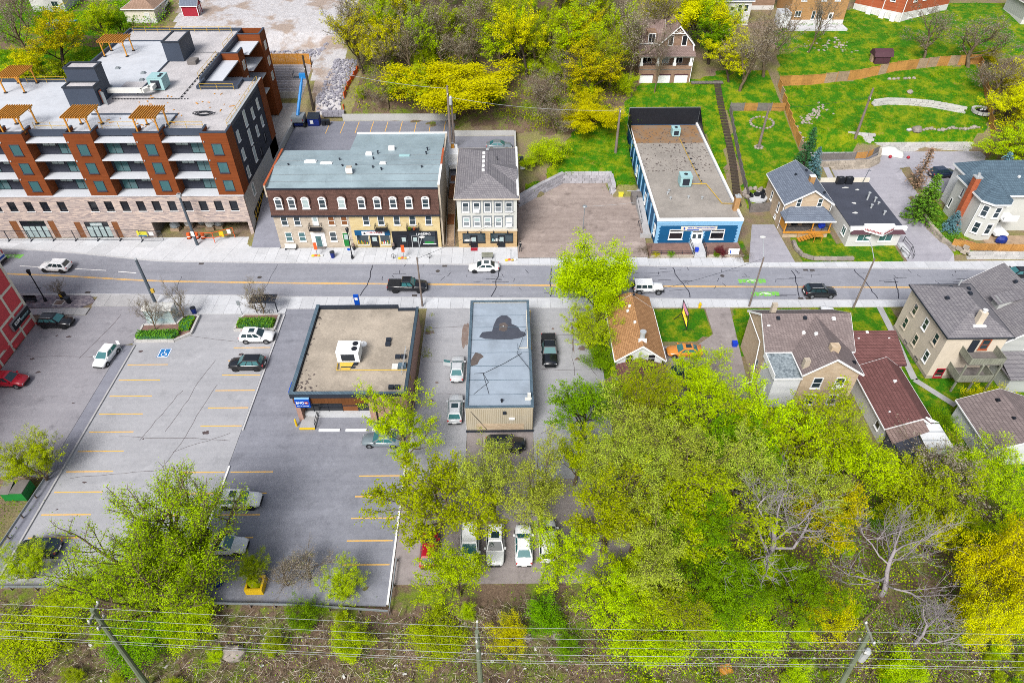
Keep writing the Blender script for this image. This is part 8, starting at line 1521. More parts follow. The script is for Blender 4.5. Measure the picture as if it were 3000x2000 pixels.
# guard rails along the lots
def guard(pts, label, z=0):
    t = thing('guard_rail', label, 'guard rail', (pts[0][0], pts[0][1], z))
    for (ax, ay), (bx, by) in zip(pts, pts[1:]):
        d = math.hypot(bx-ax, by-ay); rz = math.atan2(by-ay, bx-ax); P(t, 'rail', MB().obox((ax+bx)/2, (ay+by)/2, z+.5, d, .08, .3, rz), 'greymetal'); n_ = max(1, int(d/2.2))
        for k in range(n_+1): P(t, 'post', MB().box(ax+(bx-ax)*k/n_-.06, ay+(by-ay)*k/n_-.06, z-.3, ax+(bx-ax)*k/n_+.06, ay+(by-ay)*k/n_+.06, z+.75), 'polewood')
guard([(-51.3,46.5),(-51.9,36.5)], 'grey guard rail running down beside the green dumpster'); guard([(-51,33.4),(-34,33.3)], 'grey guard rail below the old lot under the bushes', -.1); guard([(-29.6,31.6),(-20,31.3),(-11.4,30.6)], 'grey guard rail at the foot of the bank lot', -.2); guard([(-11.3,30.7),(-11.2,36)], 'short guard rail at the lower right corner of the bank lot', -.1)
# ================================================================ VEGETATION
def tubes_np(segs):
    out_v, out_f, base_i = [], [], 0
    for n in (6, 4, 3):
        S_ = [s for s in segs if s[4] == n]
        if not S_: continue
        p = np.array([s[0] for s in S_]); q = np.array([s[1] for s in S_]); r0 = np.array([s[2] for s in S_]); r1 = np.array([s[3] for s in S_])
        d = q - p; d /= np.linalg.norm(d, axis=1, keepdims=True) + 1e-9
        a = np.where(np.abs(d[:, 2:3]) < .9, np.array([[0, 0, 1.]]), np.array([[1., 0, 0]])); u = np.cross(d, a); u /= np.linalg.norm(u, axis=1, keepdims=True); v = np.cross(d, u)
        ring = [];
        for k in range(n):
            c, s = math.cos(2*math.pi*k/n), math.sin(2*math.pi*k/n); ring.append(p + (u*c + v*s)*r0[:, None])
        for k in range(n):
            c, s = math.cos(2*math.pi*k/n), math.sin(2*math.pi*k/n); ring.append(q + (u*c + v*s)*r1[:, None])
        V_ = np.stack(ring, 1).reshape(-1, 3); m = len(S_); b = base_i + np.arange(m)[:, None]*2*n
        for k in range(n): out_f.append(np.concatenate([b+k, b+(k+1) % n, b+n+(k+1) % n, b+n+k], 1))
        out_v.append(V_); base_i += len(V_)
    return np.concatenate(out_v), np.concatenate(out_f)
def leaves_np(cent, size, rg, flat=0.0):
    n = len(cent); u = rg.normal(size=(n, 3)); u[:, 2] *= (1-flat); u /= np.linalg.norm(u, axis=1, keepdims=True)
    v = np.cross(u, rg.normal(size=(n, 3))); v /= np.linalg.norm(v, axis=1, keepdims=True); s = (size * rg.uniform(.6, 1.35, n))[:, None]
    V_ = np.stack([cent-u*s, cent-v*s*.55, cent+u*s, cent+v*s*.55], 1).reshape(-1, 3); F_ = np.arange(4*n).reshape(-1, 4); return V_, F_
def skeleton(seed, h=10, trunk=.25, stems=1, limbs=6, kids=(5,4,3), spread=50, up=.12, wob=.16, lr=.48, droop=0.0, r0=.2, first=.3):
    rg = random.Random(seed); segs = []; twigs = []
    def rotdir(d, ang, az):
        u = d.orthogonal().normalized(); v = d.cross(u); return (d*math.cos(ang) + (u*math.cos(az) + v*math.sin(az))*math.sin(ang)).normalized()
    LV = len(kids) + 1
    def br(p, d, ln, r, lvl, az0):
        ns = 5 if lvl == 0 else (4 if lvl == 1 else (3 if lvl < LV else 2)); pts = [p]; rad = [r]; n_ = 6 if lvl == 0 else (4 if lvl <= 1 else 3)
        for i in range(ns):
            d = (d + Vector((rg.gauss(0,wob), rg.gauss(0,wob), rg.gauss(0,wob)*.7 + (up if lvl else .05) - (droop*(lvl >= LV-1)))) * (1.0 if lvl else .5)).normalized()
            q = pts[-1] + d*ln/ns; rr_ = r*(1 - (.55 if lvl else .45)*(i+1)/ns); segs.append((tuple(pts[-1]), tuple(q), rad[-1], rr_, n_)); pts.append(q); rad.append(rr_)
        if lvl == LV: twigs.append([tuple(x) for x in pts]); return
        nk = limbs if lvl == 0 else kids[lvl-1]
        for k in range(nk):
            t = (first if lvl == 0 else .3) + (1-(first if lvl == 0 else .3))*(k+rg.random()*.6)/nk; t = min(t, .999); i = min(int(t*ns), ns-1); f = t*ns - i; q = pts[i].lerp(pts[i+1], f)
            ang = R(spread*rg.uniform(.6, 1.25)*(1 if lvl else 1.05-.4*t)); c = rotdir(d if lvl else Vector((0,0,1)), ang, az0 + k*2.4 + rg.uniform(-.4,.4)); l2 = ln*lr*rg.uniform(.75, 1.25)*(1.15-.45*t if lvl else 1.0)*(1.25 if lvl == 0 else 1.1)
            br(q, c, l2, max(.012, rad[i]*.55), lvl+1, rg.uniform(0, 6.28))
        if lvl: br(pts[-1], d, ln*.5, max(.012, rad[-1]), min(lvl+1, LV), rg.uniform(0, 6.28))
    for s in range(stems):
        a = s*2*math.pi/stems + rg.uniform(-.3,.3); d = Vector((math.cos(a)*.3, math.sin(a)*.3, 1)).normalized() if stems > 1 else Vector((rg.gauss(0,.06), rg.gauss(0,.06), 1)).normalized()
        br(Vector((math.cos(a)*.15, math.sin(a)*.15, -.3)) if stems > 1 else Vector((0,0,-.3)), d, h*(.62 if stems == 1 else .6), r0*(1 if stems == 1 else .75), 0, rg.uniform(0, 6))
    return segs, twigs
TPL = {}
def template(key, seed, per, lsize, jit=.22, hang=0, **kw):
    segs, twigs = skeleton(seed, **kw); V_, F_ = tubes_np(segs); rg = np.random.default_rng(seed); cs = []
    for tw in (twigs if per else ()):
        tw = np.array(tw); k = rg.integers(max(1, per//2), per+per//2+1); t = rg.random(k)*(len(tw)-1); i = np.minimum(t.astype(int), len(tw)-2); c = tw[i] + (tw[i+1]-tw[i])*(t-i)[:, None] + rg.normal(size=(k,3))*jit
        if hang: c[:, 2] -= rg.random(k)**1.5*hang
        cs.append(c)
    cs = np.concatenate(cs) if per else np.zeros((0,3)); W = max(np.percentile(np.abs(V_[:, 0]), 98), np.percentile(np.abs(V_[:, 1]), 98))*2; Hh_ = np.percentile(V_[:, 2], 99.7)
    lv = leaves_np(cs, lsize, rg) if per else None
    TPL[key] = (V_, F_, lv, W, Hh_); return key
for s in (1, 2, 3): template('mid%d' % s, s, 19, .072, .12, limbs=7, kids=(5,4,3), spread=48)
for s in (4, 5): template('open%d' % s, s, 12, .064, .11, stems=4, limbs=6, kids=(4,4,3), spread=40, up=.18, wob=.14, lr=.5)
template('big', 19, 11, .042, .13, stems=5, limbs=8, kids=(5,4,4), spread=42, up=.2, wob=.1, lr=.44, r0=.34)
for s in (6, 7): template('dense%d' % s, s, 38, .08, .24, limbs=8, kids=(5,4,3), spread=52)
for s in (8, 9): template('fine%d' % s, s, 14, .056, .13, limbs=7, kids=(5,4,4), spread=44, up=.1)
for s in (10, 11, 12): template('bare%d' % s, s, 3, .07, .15, limbs=8, kids=(5,4,4), spread=44, up=.16, r0=.19)
for s in (13, 14): template('dead%d' % s, s, 0, .1, stems=1, limbs=7, kids=(5,4,3), spread=50, up=.1, wob=.27, lr=.55, r0=.24, trunk=.2)
template('willow1', 15, 34, .075, .14, 1.5, limbs=8, kids=(5,4,3), spread=56, up=.02, droop=.45)
for s in (16, 17): template('bush%d' % s, s, 36, .066, .2, stems=6, limbs=4, kids=(3,3), spread=48, up=.1, lr=.5, r0=.07, h=6, first=.1)
template('weep', 18, 0, .1, stems=2, limbs=14, kids=(4,3), spread=75, up=-.25, wob=.2, lr=.7, droop=.3, r0=.12, h=5, first=.55)
def conifer(key, seed, per=26, droop=.25, h=10, w_=2.1, sparse=False):
    rg = np.random.default_rng(seed); segs = [((0,0,-.3), (0,0,h), .16, .02, 6)]; cs = []
    n = 46
    for i in range(n):
        z = h*(.06 + .92*i/n); ln = w_*(1 - (z/h))**.85 + .12
        for k in range(6):
            a = rg.uniform(0, 6.28); tip = np.array([math.cos(a)*ln, math.sin(a)*ln, z - droop*ln + .08*ln]); segs.append(((0,0,z), tuple(tip), .03, .008, 3))
            m = max(3, int(per*ln/w_)); t = rg.random(m)**.7; cs.append(np.array([0,0,z]) + (tip-np.array([0,0,z]))*t[:, None] + rg.normal(size=(m,3))*.09*np.array([1,1,.6]))
    V_, F_ = tubes_np(segs); cs = np.concatenate(cs); TPL[key] = (V_, F_, leaves_np(cs, .14, rg, .3), w_*2, h)
conifer('spruce1', 21); conifer('deadfir1', 22, 6, .05, 10, 1.8)
SPEC = dict(lime_big=(['big'],'lf_big','bark'), lime=(['mid1','mid2','mid3'],'lf_lime','bark'), lime_open=(['open4','open5'],'lf_lime','bark'), lime_dense=(['dense6'],'lf_lime','bark_dark'), olive=(['mid2','mid3','fine8'],'lf_olive','bark'), grey_leaf=(['fine8','fine9'],'lf_grey','bark'),
 green=(['mid3','mid1'],'lf_green','bark_dark'), yellow=(['mid1','mid2'],'lf_yellow','bark_dark'), yellow_dense=(['dense7','dense6'],'lf_yellow','bark_dark'), amber=(['mid3','mid2'],'lf_amber','bark_dark'), bare=(['bare10','bare11','bare12'],'lf_bud','bark'),
 dead=(['dead13','dead14'],None,'bark_grey'), willow=(['willow1'],'lf_yellow','bark'), spruce=(['spruce1'],'lf_spruce','bark_dark'), bluespruce=(['spruce1'],'lf_bluespruce','bark_dark'), fir=(['spruce1'],'lf_fir','bark_dark'), deadfir=(['deadfir1'],'lf_dead','bark'),
 lime_bush=(['bush16','bush17'],'lf_lime','bark'), green_bush=(['bush16','bush17'],'lf_green','bark_dark'), yellow_bush=(['bush17'],'lf_yellow','bark'), olive_bush=(['bush16'],'lf_olive','bark'), maroon_bush=(['bush17'],'lf_maroon','bark_dark'), weeping=(['weep'],None,'bark'))
TM = {}
def tmesh(key, which, mat):
    k = (key, which, mat)
    if k not in TM:
        V_, F_, lv, W, H_ = TPL[key]; TM[k] = npmesh('trunk' if which == 'w' else 'crown', V_, F_, mat) if which == 'w' else npmesh('crown', lv[0], lv[1], mat)
    return TM[k]
CNT = {}
def plant(sp, x, y, w_, h, label):
    keys, leaf, bark = SPEC[sp]; i = CNT.get(sp, 0); CNT[sp] = i+1; key = keys[i % len(keys)]; W, H_ = TPL[key][3], TPL[key][4]; z = T(x, y)
    bush = 'bush' in sp or sp == 'weeping'; t = thing('shrub' if bush else ('bare_tree' if sp in ('bare','dead') else ('conifer' if sp in ('spruce','bluespruce','fir','deadfir') else ('willow_tree' if sp == 'willow' else 'tree'))), label, 'shrub' if bush else 'tree', (x, y, z-.05), None, rnd.uniform(0, 6.28))
    t.scale = (w_/W, w_/W, h/H_)
    link('trunk' if not bush else 'stem', tmesh(key, 'w', bark), t)
    if leaf: link('crown' if not bush else 'foliage', tmesh(key, 'l', leaf), t)
    return t
TREES = [
('lime_big',-30.6,32.4,13.5,13.5,'big spreading multi-stemmed tree with fresh leaves over the parking lines'),
('lime_open',-51.8,46.5,6.5,6.5,'small leafy tree above the green dumpster at the left edge'),
('lime',-11.3,47.9,10,10,'lime green tree at the right rear corner of the bank'),
('olive',-7.3,39.8,13.5,11,'pale olive tree over the bank lot edge left of the parked white cars'),
('grey_leaf',-1.2,40.4,9.5,13,'tall grey twigged tree above the parked white cars'),
('grey_leaf',3.4,38.8,9.5,14,'tall forked tree with thick trunk right of the parked white cars'),
('olive',-4.7,32.4,7.5,9,'drooping olive tree below the red car'),
('lime',4.8,33.3,7,8,'lime green tree below the thick forked trunk'),
('green',9,51.6,8.8,11,'bright green tree leaning over the drive left of the small white house'),
('lime',7.4,45.2,7.2,9,'lime green tree beside the drive below the bright green tree'),
('olive',15.3,52.4,12.3,9,'olive tree hiding the rear of the small white house'),
('lime',22.7,53.9,11.4,9,'lime yellow tree covering the dark green car'),
('lime',27.5,47.7,10.7,10,'lime tree left of the large stone house corner'),
('grey_leaf',12.8,43.7,10.7,11,'grey green tree in the wood below the small white house'),
('grey_leaf',18.1,42.4,11.3,12,'grey green tree in the middle of the wood'),
('grey_leaf',23.9,40.6,10.4,12,'grey green tree in the wood left of the dead white tree'),
('olive',32.4,45.8,14.5,10,'yellow olive tree below the large stone house'),
('lime',37,43.5,10.2,10,'bright yellow green tree left of the black tarp roof'),
('olive',9.6,36.8,10.4,10,'olive tree at the left edge of the wood'),
('grey_leaf',13.9,33.5,10.4,11,'grey leaved tree at the lower middle of the wood'),
('green',19.5,36.7,8.5,10,'green tree in the heart of the wood'),
('lime',9.8,31,7.5,7,'lime tree at the lower left of the wood near the wires'),
('olive',15,29.7,9.2,6,'low olive tree above the wires in the middle of the wood'),
('green',19.7,31.8,7.3,7,'green tree at the foot of the dead white tree'),
('green',26.6,31.4,8.5,7,'bright green tree right of the dead white tree base'),
('amber',31.9,38.6,8.8,9,'amber tinted tree behind the dead white tree'),
('dead',25.9,35.2,13.7,12,'dead tree with pale bare twisting limbs in the wood'),
('dead',36.4,32,12.4,11,'bare grey tree with spreading limbs near the bottom right'),
('dead',37.9,27.5,7.3,7,'small leaning bare tree above the right transformer pole'),
('bare',45.6,43,11.7,9,'bare tree in front of the white metal porch roof'),
('lime_open',50.5,42.5,9.2,7,'yellow green tree below the white garage'),
('olive',41.2,39.3,9.6,7,'olive tree below the black tarp roof'),
('willow',45,32.2,10.9,14,'golden weeping willow at the right edge'),
('willow',42.8,26.7,7.7,10,'second golden willow near the bottom right corner'),
('yellow',42.6,36.5,4.3,7,'small golden tree left of the weeping willow'),
('yellow',41.9,29.1,3.7,6,'small golden tree left of the second willow'),
('lime_dense',13,73.8,12.8,13,'large bright lime street tree standing over the road'),
('lime_open',11.3,67.8,7.6,7,'yellow green lower tree left of the orange brown roof'),
('green_bush',12.6,63.3,5.3,4.5,'rounded green shrub at the left wall of the small white house'),
('bare',-48.7,71.2,5.1,6,'bare street tree over the bus shelter, left one'),
('bare',-45.2,73.4,4.5,6.5,'bare street tree right of the bus shelter'),
('bare',-34.6,74.6,5.2,6.5,'bare street tree over the dark bike shelter'),
('bare',-64.4,78.2,3,4,'thin bare sapling in the tree pit by the red building'),
('spruce',53.2,110.4,4.5,9,'dark spruce behind the stone cottage, taller one'),
('bluespruce',54.6,109.3,3.6,6,'blue green spruce behind the stone cottage, shorter one'),
('fir',69.2,97.3,6.1,9,'green fir leaning over the wall by the pale grey house'),
('deadfir',72.5,106.6,4.4,8,'brown dead conifer beside the green fir'),
('bluespruce',72.4,93.5,3.3,4,'small blue green conifer at the red brick chimney'),
('bluespruce',87.1,107.6,4.7,6,'blue spruce behind the slate roof of the pale grey house'),
('lime',91.4,114.2,13.5,7,'lime yellow shrubby tree outside the right garden fence'),
('yellow',95.9,124.2,11.5,8,'golden tree at the right edge behind the garden fence'),
('bare',95.9,131.7,13.1,9,'bare thicket tree right of the fence corner'),
('yellow_dense',-8.5,131.7,22.3,7.84,'broad bright yellow green tree above the raised parking lot'),
('amber',-28.9,140.9,9.86,13.4,'tall thin tree with amber leaves left of the stone gully'),
('bare',-30.1,142.5,11.3,17.9,'tall bare tree at the edge of the gravel lot'),
('yellow',-24.3,140.6,9.18,11.2,'yellow leaved tree right of the tall bare tree'),
('bare',-18.8,140.8,12.9,13.4,'bare grey tree in the upper wood, first right of the yellow tree'),
('bare',-12.8,143.4,13,14.6,'bare grey tree at the top centre left'),
('bare',-6,144.6,13.9,14.6,'bare grey tree at the top centre'),
('olive',-0.5,143.2,13.1,13.4,'olive tree at the top centre right of the bare trees'),
('yellow',4.6,139.5,12.8,14.6,'golden yellow tree at the top centre'),
('bare',6.2,127,10.9,9,'pale bare tree above the lawn slope'),
('bare',9.6,121.8,9.5,7,'bare grey thicket tree above the gravel lot wall'),
('lime',14.5,141.7,13.8,12.3,'lime green tree left of the brown brick house chimney'),
('amber',16.5,131.2,13.9,11.2,'amber yellow tree left of the brown brick house'),
('olive',21.3,134.6,13.3,12.3,'olive tree touching the brown brick house'),
('lime_bush',7.4,113.9,8,4,'round lime bush on the slope right of the beige building'),
('yellow_dense',15.5,123.5,12.2,5,'yellow green bush at the upper edge of the lawn slope'),
('bare',25.3,137.1,12.5,16.8,'tall bare tree in front of the brown brick house, left stem'),
('bare',31.4,144.4,11.5,15.7,'tall bare tree behind the brown brick house'),
('yellow_dense',37.4,148.1,15.7,13.4,'dense golden tree right of the brown brick house'),
('green',42.6,143.8,11.6,10.1,'green tree between the golden tree and the cream house'),
('yellow',45.6,137.5,10.6,8.96,'yellow tree below the cream house'),
('bare',47.2,134.6,13.1,14,'big bare tree in the yard above the fence, left'),
('bare',53.1,139.3,13.3,15,'big bare tree in front of the tan brick block'),
('bare',64.7,148,8.4,13,'slim bare tree on the patio slope of the tan brick block'),
('bare',88.6,145.7,12.5,11,'bare tree on the grass right of the red brick block'),
('bare',96.6,142.4,16.4,11,'dense bare tree at the top right'),
('bare',-98.3,146.5,13.9,13,'bare tree at the top left corner'),
('amber',-90.9,143.3,13.8,11,'amber tree left of the tan roofed garage'),
('yellow',-99.6,143.1,14.1,10,'golden tree at the left edge behind the apartments'),
('olive',-90.8,143.1,13.5,8,'olive tree behind the pergolas of the apartments'),
('lime',-83.7,151.5,13.6,10,'lime tree in front of the tan roofed garage'),
('green',-80.1,151.1,10,8,'green leafy tree beside the tan roofed garage'),
('lime',-97.6,139.7,11.4,6,'low lime tree behind the rear pergola at the left'),
('olive',-19.1,132.3,12.7,6.72,'sparse olive undergrowth tree behind the raised lot'),
('bare',-23.1,131.2,9.63,7.84,'thin bare tree above the raised lot wall'),
('lime_open',-38,33.2,4.7,3.38,'low leafy shrub tree along the bottom guard rail, middle'),
('lime_open',-47.1,34.9,4.8,3.75,'leafy shrub tree hiding the dark hatchback'),
('lime_open',-41.7,31.7,5.1,3,'leafy shrub below the guard rail at the bottom left'),
('bare',-19.7,34.4,5.3,4.5,'thin budding tree at the foot of the bank lot, left'),
('lime_open',-15.9,32.4,4.2,4,'small budding tree at the foot of the bank lot, right'),
('lime_bush',-14.4,27.7,3.8,3.5,'round lime bush under the wires'),
('green_bush',-19.2,30.2,3.5,2.5,'green bush below the bank lot guard rail'),
('yellow_bush',-0,28,3.5,3,'yellow bush beside the middle utility pole'),
('green_bush',3.5,29.7,3.8,3.5,'green bush below the thick forked trunk'),
('green_bush',5.3,27,2.5,2.5,'dark green bush between the wires right of the middle pole'),
('lime_bush',21.8,28.6,7.2,4,'lime bushes below the dead white tree'),
('lime_bush',12.9,28.2,7.5,3.5,'yellow green bushes above the wires in the middle'),
('yellow_bush',29.7,29.5,5.1,3.5,'yellow green bush left of the right transformer pole'),
('lime_bush',-29.5,29.3,5.1,3,'leafy bush at the base of the big spreading tree'),
('green_bush',-33.7,28.3,6.3,2.6,'green bushes on the bank left of the big tree base'),
('olive_bush',-43.3,28.9,7.6,2.6,'olive bushes at the bottom left on the bank'),
('olive_bush',-6.7,28.4,5.4,2.2,'brown green brush left of the middle utility pole'),
('maroon_bush',33.8,88.3,2.1,1.6,'dark red rounded shrub at the blue building'),
('weeping',37,87.9,3.7,2.4,'bare weeping shrub at the right corner of the blue building'),
('weeping',22,89.4,3.2,2,'bare weeping shrub at the left corner of the blue building'),
('green_bush',26,88.1,1.2,1,'small round green shrub left of the blue building steps'),
('yellow_bush',23.6,88.1,1.2,0.9,'small yellow shrub left of the blue building steps'),
('green_bush',33.1,88,1.1,1,'small green shrub right of the blue building steps'),
('yellow_bush',58.6,55.5,4.9,3.5,'yellow green shrub behind the hip roof house balconies'),
('green_bush',51.9,53.2,3.6,2.2,'green shrub between the outbuilding and the white garage'),
('green_bush',32.4,69,1.9,1.6,'small green shrub left of the large stone house'),
('lime',45.7,151.7,12.1,8.96,'yellow green tree left of the cream hilltop house'),
('bare',-24,138,7.84,8.96,'thin grey tree on the slope right of the orange mesh fence'),('bare',-19,142,8.96,10.1,'bare tree in the upper wood behind the raised lot, left of centre'),('bare',-8,140,8.96,10.1,'bare tree in the upper wood above the transformer pole'),('olive_bush',-14,134,6,3,'olive bush just behind the raised lot wall'),('olive_bush',-3,131,6,3,'olive bush behind the beige building parking'),('bare',8,128,7,6,'grey thicket tree on the slope above the round lime bush'),('bare',12,134,8.96,8.96,'grey bare tree above the lawn slope, second from the pale bare tree'),('yellow_bush',16,130,6,4,'yellow bush above the lawn slope'),('bare',-14,150,10.1,12.3,'tall bare tree at the top, left of the golden tree'),('olive',2,150,10.1,11.2,'olive tree at the top behind the golden tree'),('lime',10,148,8.96,10.1,'lime tree at the top between golden and amber trees'),('bare',-4,158,10.1,12.3,'bare tree at the very top centre'),('lime_bush',4,112,4,2.4,'low lime weeds bush beside the beige building wall'),('olive_bush',-22,133,4,2.4,'low olive bush by the orange mesh fence'),
('olive',18,152,10.1,12.3,'olive tree at the top right of centre'),('bare',24,150,8.96,13.4,'bare tree behind the olive trees left of the brown brick house'),('bare',-106,160,10,12,'bare tree by the white hilltop house at the left'),('olive_bush',104,128,8,4,'olive bush right of the garden fence'),('bare',106,136,9,8,'bare shrub tree right of the garden fence'),
('lime',-27,150,10.1,13.4,'lime tree at the top left of the wood beside the gravel lot'),('yellow',-21,157,10.1,14.6,'golden tree behind the lime tree at the top left of the wood'),('olive',-10,146,10.1,11.2,'olive tree in the upper wood between two bare trees'),('lime',-1,141,10.1,10.1,'lime tree in the upper wood above the transformer pole'),('olive',6,141,10.1,10.1,'olive tree in the upper wood, third from the brown brick house'),('yellow',14,143,10.1,11.2,'golden tree in the upper wood, second from the brown brick house'),('lime',22,143,10.1,12.3,'lime tree standing against the brown brick house wall'),('olive',0,165,11.2,14.6,'olive tree crown on the top picture edge at centre'),('lime',12,163,11.2,14.6,'lime tree crown on the top picture edge right of centre'),('yellow',-13,166,11.2,15.7,'golden tree crown on the top picture edge left of centre'),('bare',30,134.2,5.6,14.6,'tall bare twin stem on the lawn before the brown brick house'),('lime',40,150,10.1,13.4,'lime tree behind the brown brick house roof'),('yellow',44,146,8.96,11.2,'golden tree right of the brown brick house gable'),
('grey_leaf',9.5,42,10,11,'pale grey tree beside the white van under the trees'),('grey_leaf',15,46,11,11,'pale grey tree behind the small white house annex'),('olive',18,38,12,10,'pale olive tree in the left middle of the wood'),('green',24,47,10,9,'green tree in the upper middle of the wood'),('grey_leaf',29,40,11,11,'pale grey tree touching the dead white tree'),('olive',36,47,11,9,'olive tree behind the dead white tree crown'),('lime',12,33,9,7,'lime tree at the lower left wood edge below the white van'),('green',21,32,10,6,'green tree at the lower wood edge above the wires'),('olive',42,39,11,8,'olive tree between the dead tree and the bare grey tree'),('lime',48,35,9,7,'lime tree beside the bare grey tree at the lower right'),
('lime_open',-25.2,34.4,3.4,2.8,'thin leafy shrub over the yellow container'),('bare',-21.6,33.6,4.5,3.6,'thin bare shrub right of the yellow container'),
('lime',22.6,57.6,9,6.5,'lime tree whose leaves overhang the orange car'),('lime_bush',16.6,58.4,7,4.2,'lime bush at the rear of the small white house'),
('lime_open',15.8,55.4,8,6,'thin lime tree before the rear roof of the small white house'),
]
for row in TREES: plant(*row)
# hedges and low planting
def leafpatch(name, pts, n, mat, h0, h1, size, seed, zf=None, wood=None):
    rg = np.random.default_rng(seed); X = [p[0] for p in pts]; Y = [p[1] for p in pts]; cs = []
    while len(cs) < n:
        x, y = rg.uniform(min(X), max(X)), rg.uniform(min(Y), max(Y))
        if inpoly(x, y, pts): cs.append((x, y, (zf(x, y) if zf else T(x, y)) + rg.uniform(h0, h1)))
    V_, F_ = leaves_np(np.array(cs), size, rg); return npmesh(name, V_, F_, mat)
def hedge(label, pts, mat, z=.3, h=.75, n=2600, size=.12, seed=1):
    t = thing('hedge', label, 'hedge', (pts[0][0], pts[0][1], z)); me = leafpatch('foliage', pts, n, mat, 0, h, size, seed, lambda x, y: z); o = link('foliage', me); o.parent = t; o.matrix_parent_inverse = Matrix.Translation(-Vector(t.location))
    P(t, 'core', MB().prism([(x*.9+sum(p[0] for p in pts)/len(pts)*.1, y*.9+sum(p[1] for p in pts)/len(pts)*.1) for x, y in pts], z-.05, z+h*.7), 'lf_spruce')
hedge('clipped green hedge in the planter beside the bus shelter', [(-50.5,69.3),(-45.6,69.3),(-44.8,70.0),(-45.2,70.8),(-50.5,70.6)], 'lf_fir'); hedge('low green plants on the right side of the bus shelter planter', [(-45.2,70.9),(-43.8,71),(-43.9,74),(-45.2,74),(-45.8,72.5)], 'lf_green', .3, .4, 700, .12, 2); hedge('clipped green hedge in the planter beside the bank drive', [(-37.4,71.5),(-32.4,71.5),(-32.4,73.2),(-37.4,73.2)], 'lf_fir', .3, .75, 2600, .12, 3)
# undergrowth: brush, twigs, weeds
def inp_sample(poly, n, rg):
    X = [p[0] for p in poly]; Y = [p[1] for p in poly]; o = []
    while len(o) < n:
        x, y = rg.uniform(min(X), max(X)), rg.uniform(min(Y), max(Y))
        if inpoly(x, y, poly): o.append((x, y))
    return o
def brush(name, poly, n, seed, mat, lmin=.4, lmax=1.8, r=.018, tilt=.35):
    rg = np.random.default_rng(seed); segs = []
    for x, y in inp_sample(poly, n, rg):
        z = T(x, y) + rg.uniform(.02, .5); a = rg.uniform(0, 6.28); e = rg.normal(0, tilt); ln = rg.uniform(lmin, lmax); d = np.array([math.cos(a)*math.cos(e), math.sin(a)*math.cos(e), math.sin(e)])*ln; m = np.array([x,y,z]) + d*.5 + rg.normal(size=3)*.12
        segs.append(((x,y,z), tuple(m), r*1.3, r, 3)); segs.append((tuple(m), tuple(np.array([x,y,z])+d), r, r*.4, 3))
    V_, F_ = tubes_np(segs); o = link(name, npmesh(name, V_, F_, mat)); o['kind'] = 'stuff'
def weeds(name, poly, clumps, per, seed, mat, size=.13, rad=.8, hmax=.8):
    rg = np.random.default_rng(seed); cs = []
    for x, y in inp_sample(poly, clumps, rg):
        k = int(per*rg.uniform(.4, 1.6)); rr_ = rad*rg.uniform(.5, 1.5); p = rg.normal(size=(k,3))*np.array([rr_, rr_, 0]) + np.array([x, y, T(x, y)]); p[:, 2] += rg.random(k)*hmax*rg.uniform(.4, 1.3); cs.append(p)
    V_, F_ = leaves_np(np.concatenate(cs), size, rg); o = link(name, npmesh(name, V_, F_, mat)); o['kind'] = 'stuff'
BANK = [(-48,18),(50,16),(50,30),(12,33),(-11,30.4),(-30,31),(-52,32.5)]; WOOD = [(8,32),(14,36),(15,52),(22,58),(31,54),(38,52),(43,44),(52,42),(62,44),(62,22),(8,24)]; HILLW = [(-30,131),(-8,130),(2,124),(11,121.5),(20,127.5),(26,136),(24,165),(-28,165)]; TOPL = [(-118,152),(-76,150),(-78,172),(-118,176)]; RIGHTW = [(92,113),(120,112),(120,148),(100,143),(94,124)]
brush('brush_on_bank', BANK, 14000, 31, 'bark', r=.02); brush('dry_brush_on_bank', BANK, 9000, 32, 'stucco_tan', .3, 1.4, .014); brush('forest_brush', WOOD, 5000, 33, 'bark'); brush('hill_brush', HILLW, 7000, 34, 'bark', .5, 2.2, .022, .6); brush('hill_brush_pale', RIGHTW, 3500, 35, 'bark', .6, 2.4, .025, .7)
weeds('weeds_on_bank', BANK, 230, 110, 36, 'lf_olive', .075, .9, .7); weeds('green_weeds_on_bank', BANK, 90, 130, 37, 'lf_green', .075, .8, .6); weeds('forest_undergrowth', WOOD, 330, 120, 38, 'lf_green', .1, .9, 1.6); weeds('forest_undergrowth_yellow', WOOD, 240, 110, 39, 'lf_lime', .1, .9, 2.2); weeds('hill_undergrowth', HILLW, 260, 90, 40, 'lf_olive', .15, 1.0, 1.8); weeds('hill_undergrowth_green', HILLW, 120, 90, 41, 'lf_green', .14, .9, 1.0); weeds('top_left_undergrowth', TOPL, 160, 100, 42, 'lf_green', .17, 1.2, 1.8); weeds('right_undergrowth', RIGHTW, 150, 100, 43, 'lf_amber', .16, 1.1, 2.2)
weeds('lawn_tufts', GRASS[4], 260, 40, 44, 'lf_green', .09, .5, .16); weeds('lawn_tufts_slope', GRASS[0], 120, 45, 45, 'lf_green', .09, .5, .18); weeds('lawn_tufts_house', GRASS[1], 120, 40, 46, 'lf_green', .09, .5, .16); weeds('lawn_tufts_top', GRASS[5], 200, 45, 47, 'lf_fir', .1, .7, .22); weeds('planted_bed_by_corner_house', [(70.6,90),(73,90),(73.2,103),(70.8,103)], 60, 60, 48, 'lf_fir', .1, .5, .7)
weeds('driveway_weeds', [(-11.4,66),(-10.6,66),(-10.2,74.5),(-11.4,74.5)], 8, 60, 49, 'lf_olive', .09, .35, .25); weeds('dark_spruce_weeds', [(-74.5,120),(-110,120),(-110,149),(-74.5,149)], 220, 90, 50, 'lf_green', .15, 1.1, 1.3)
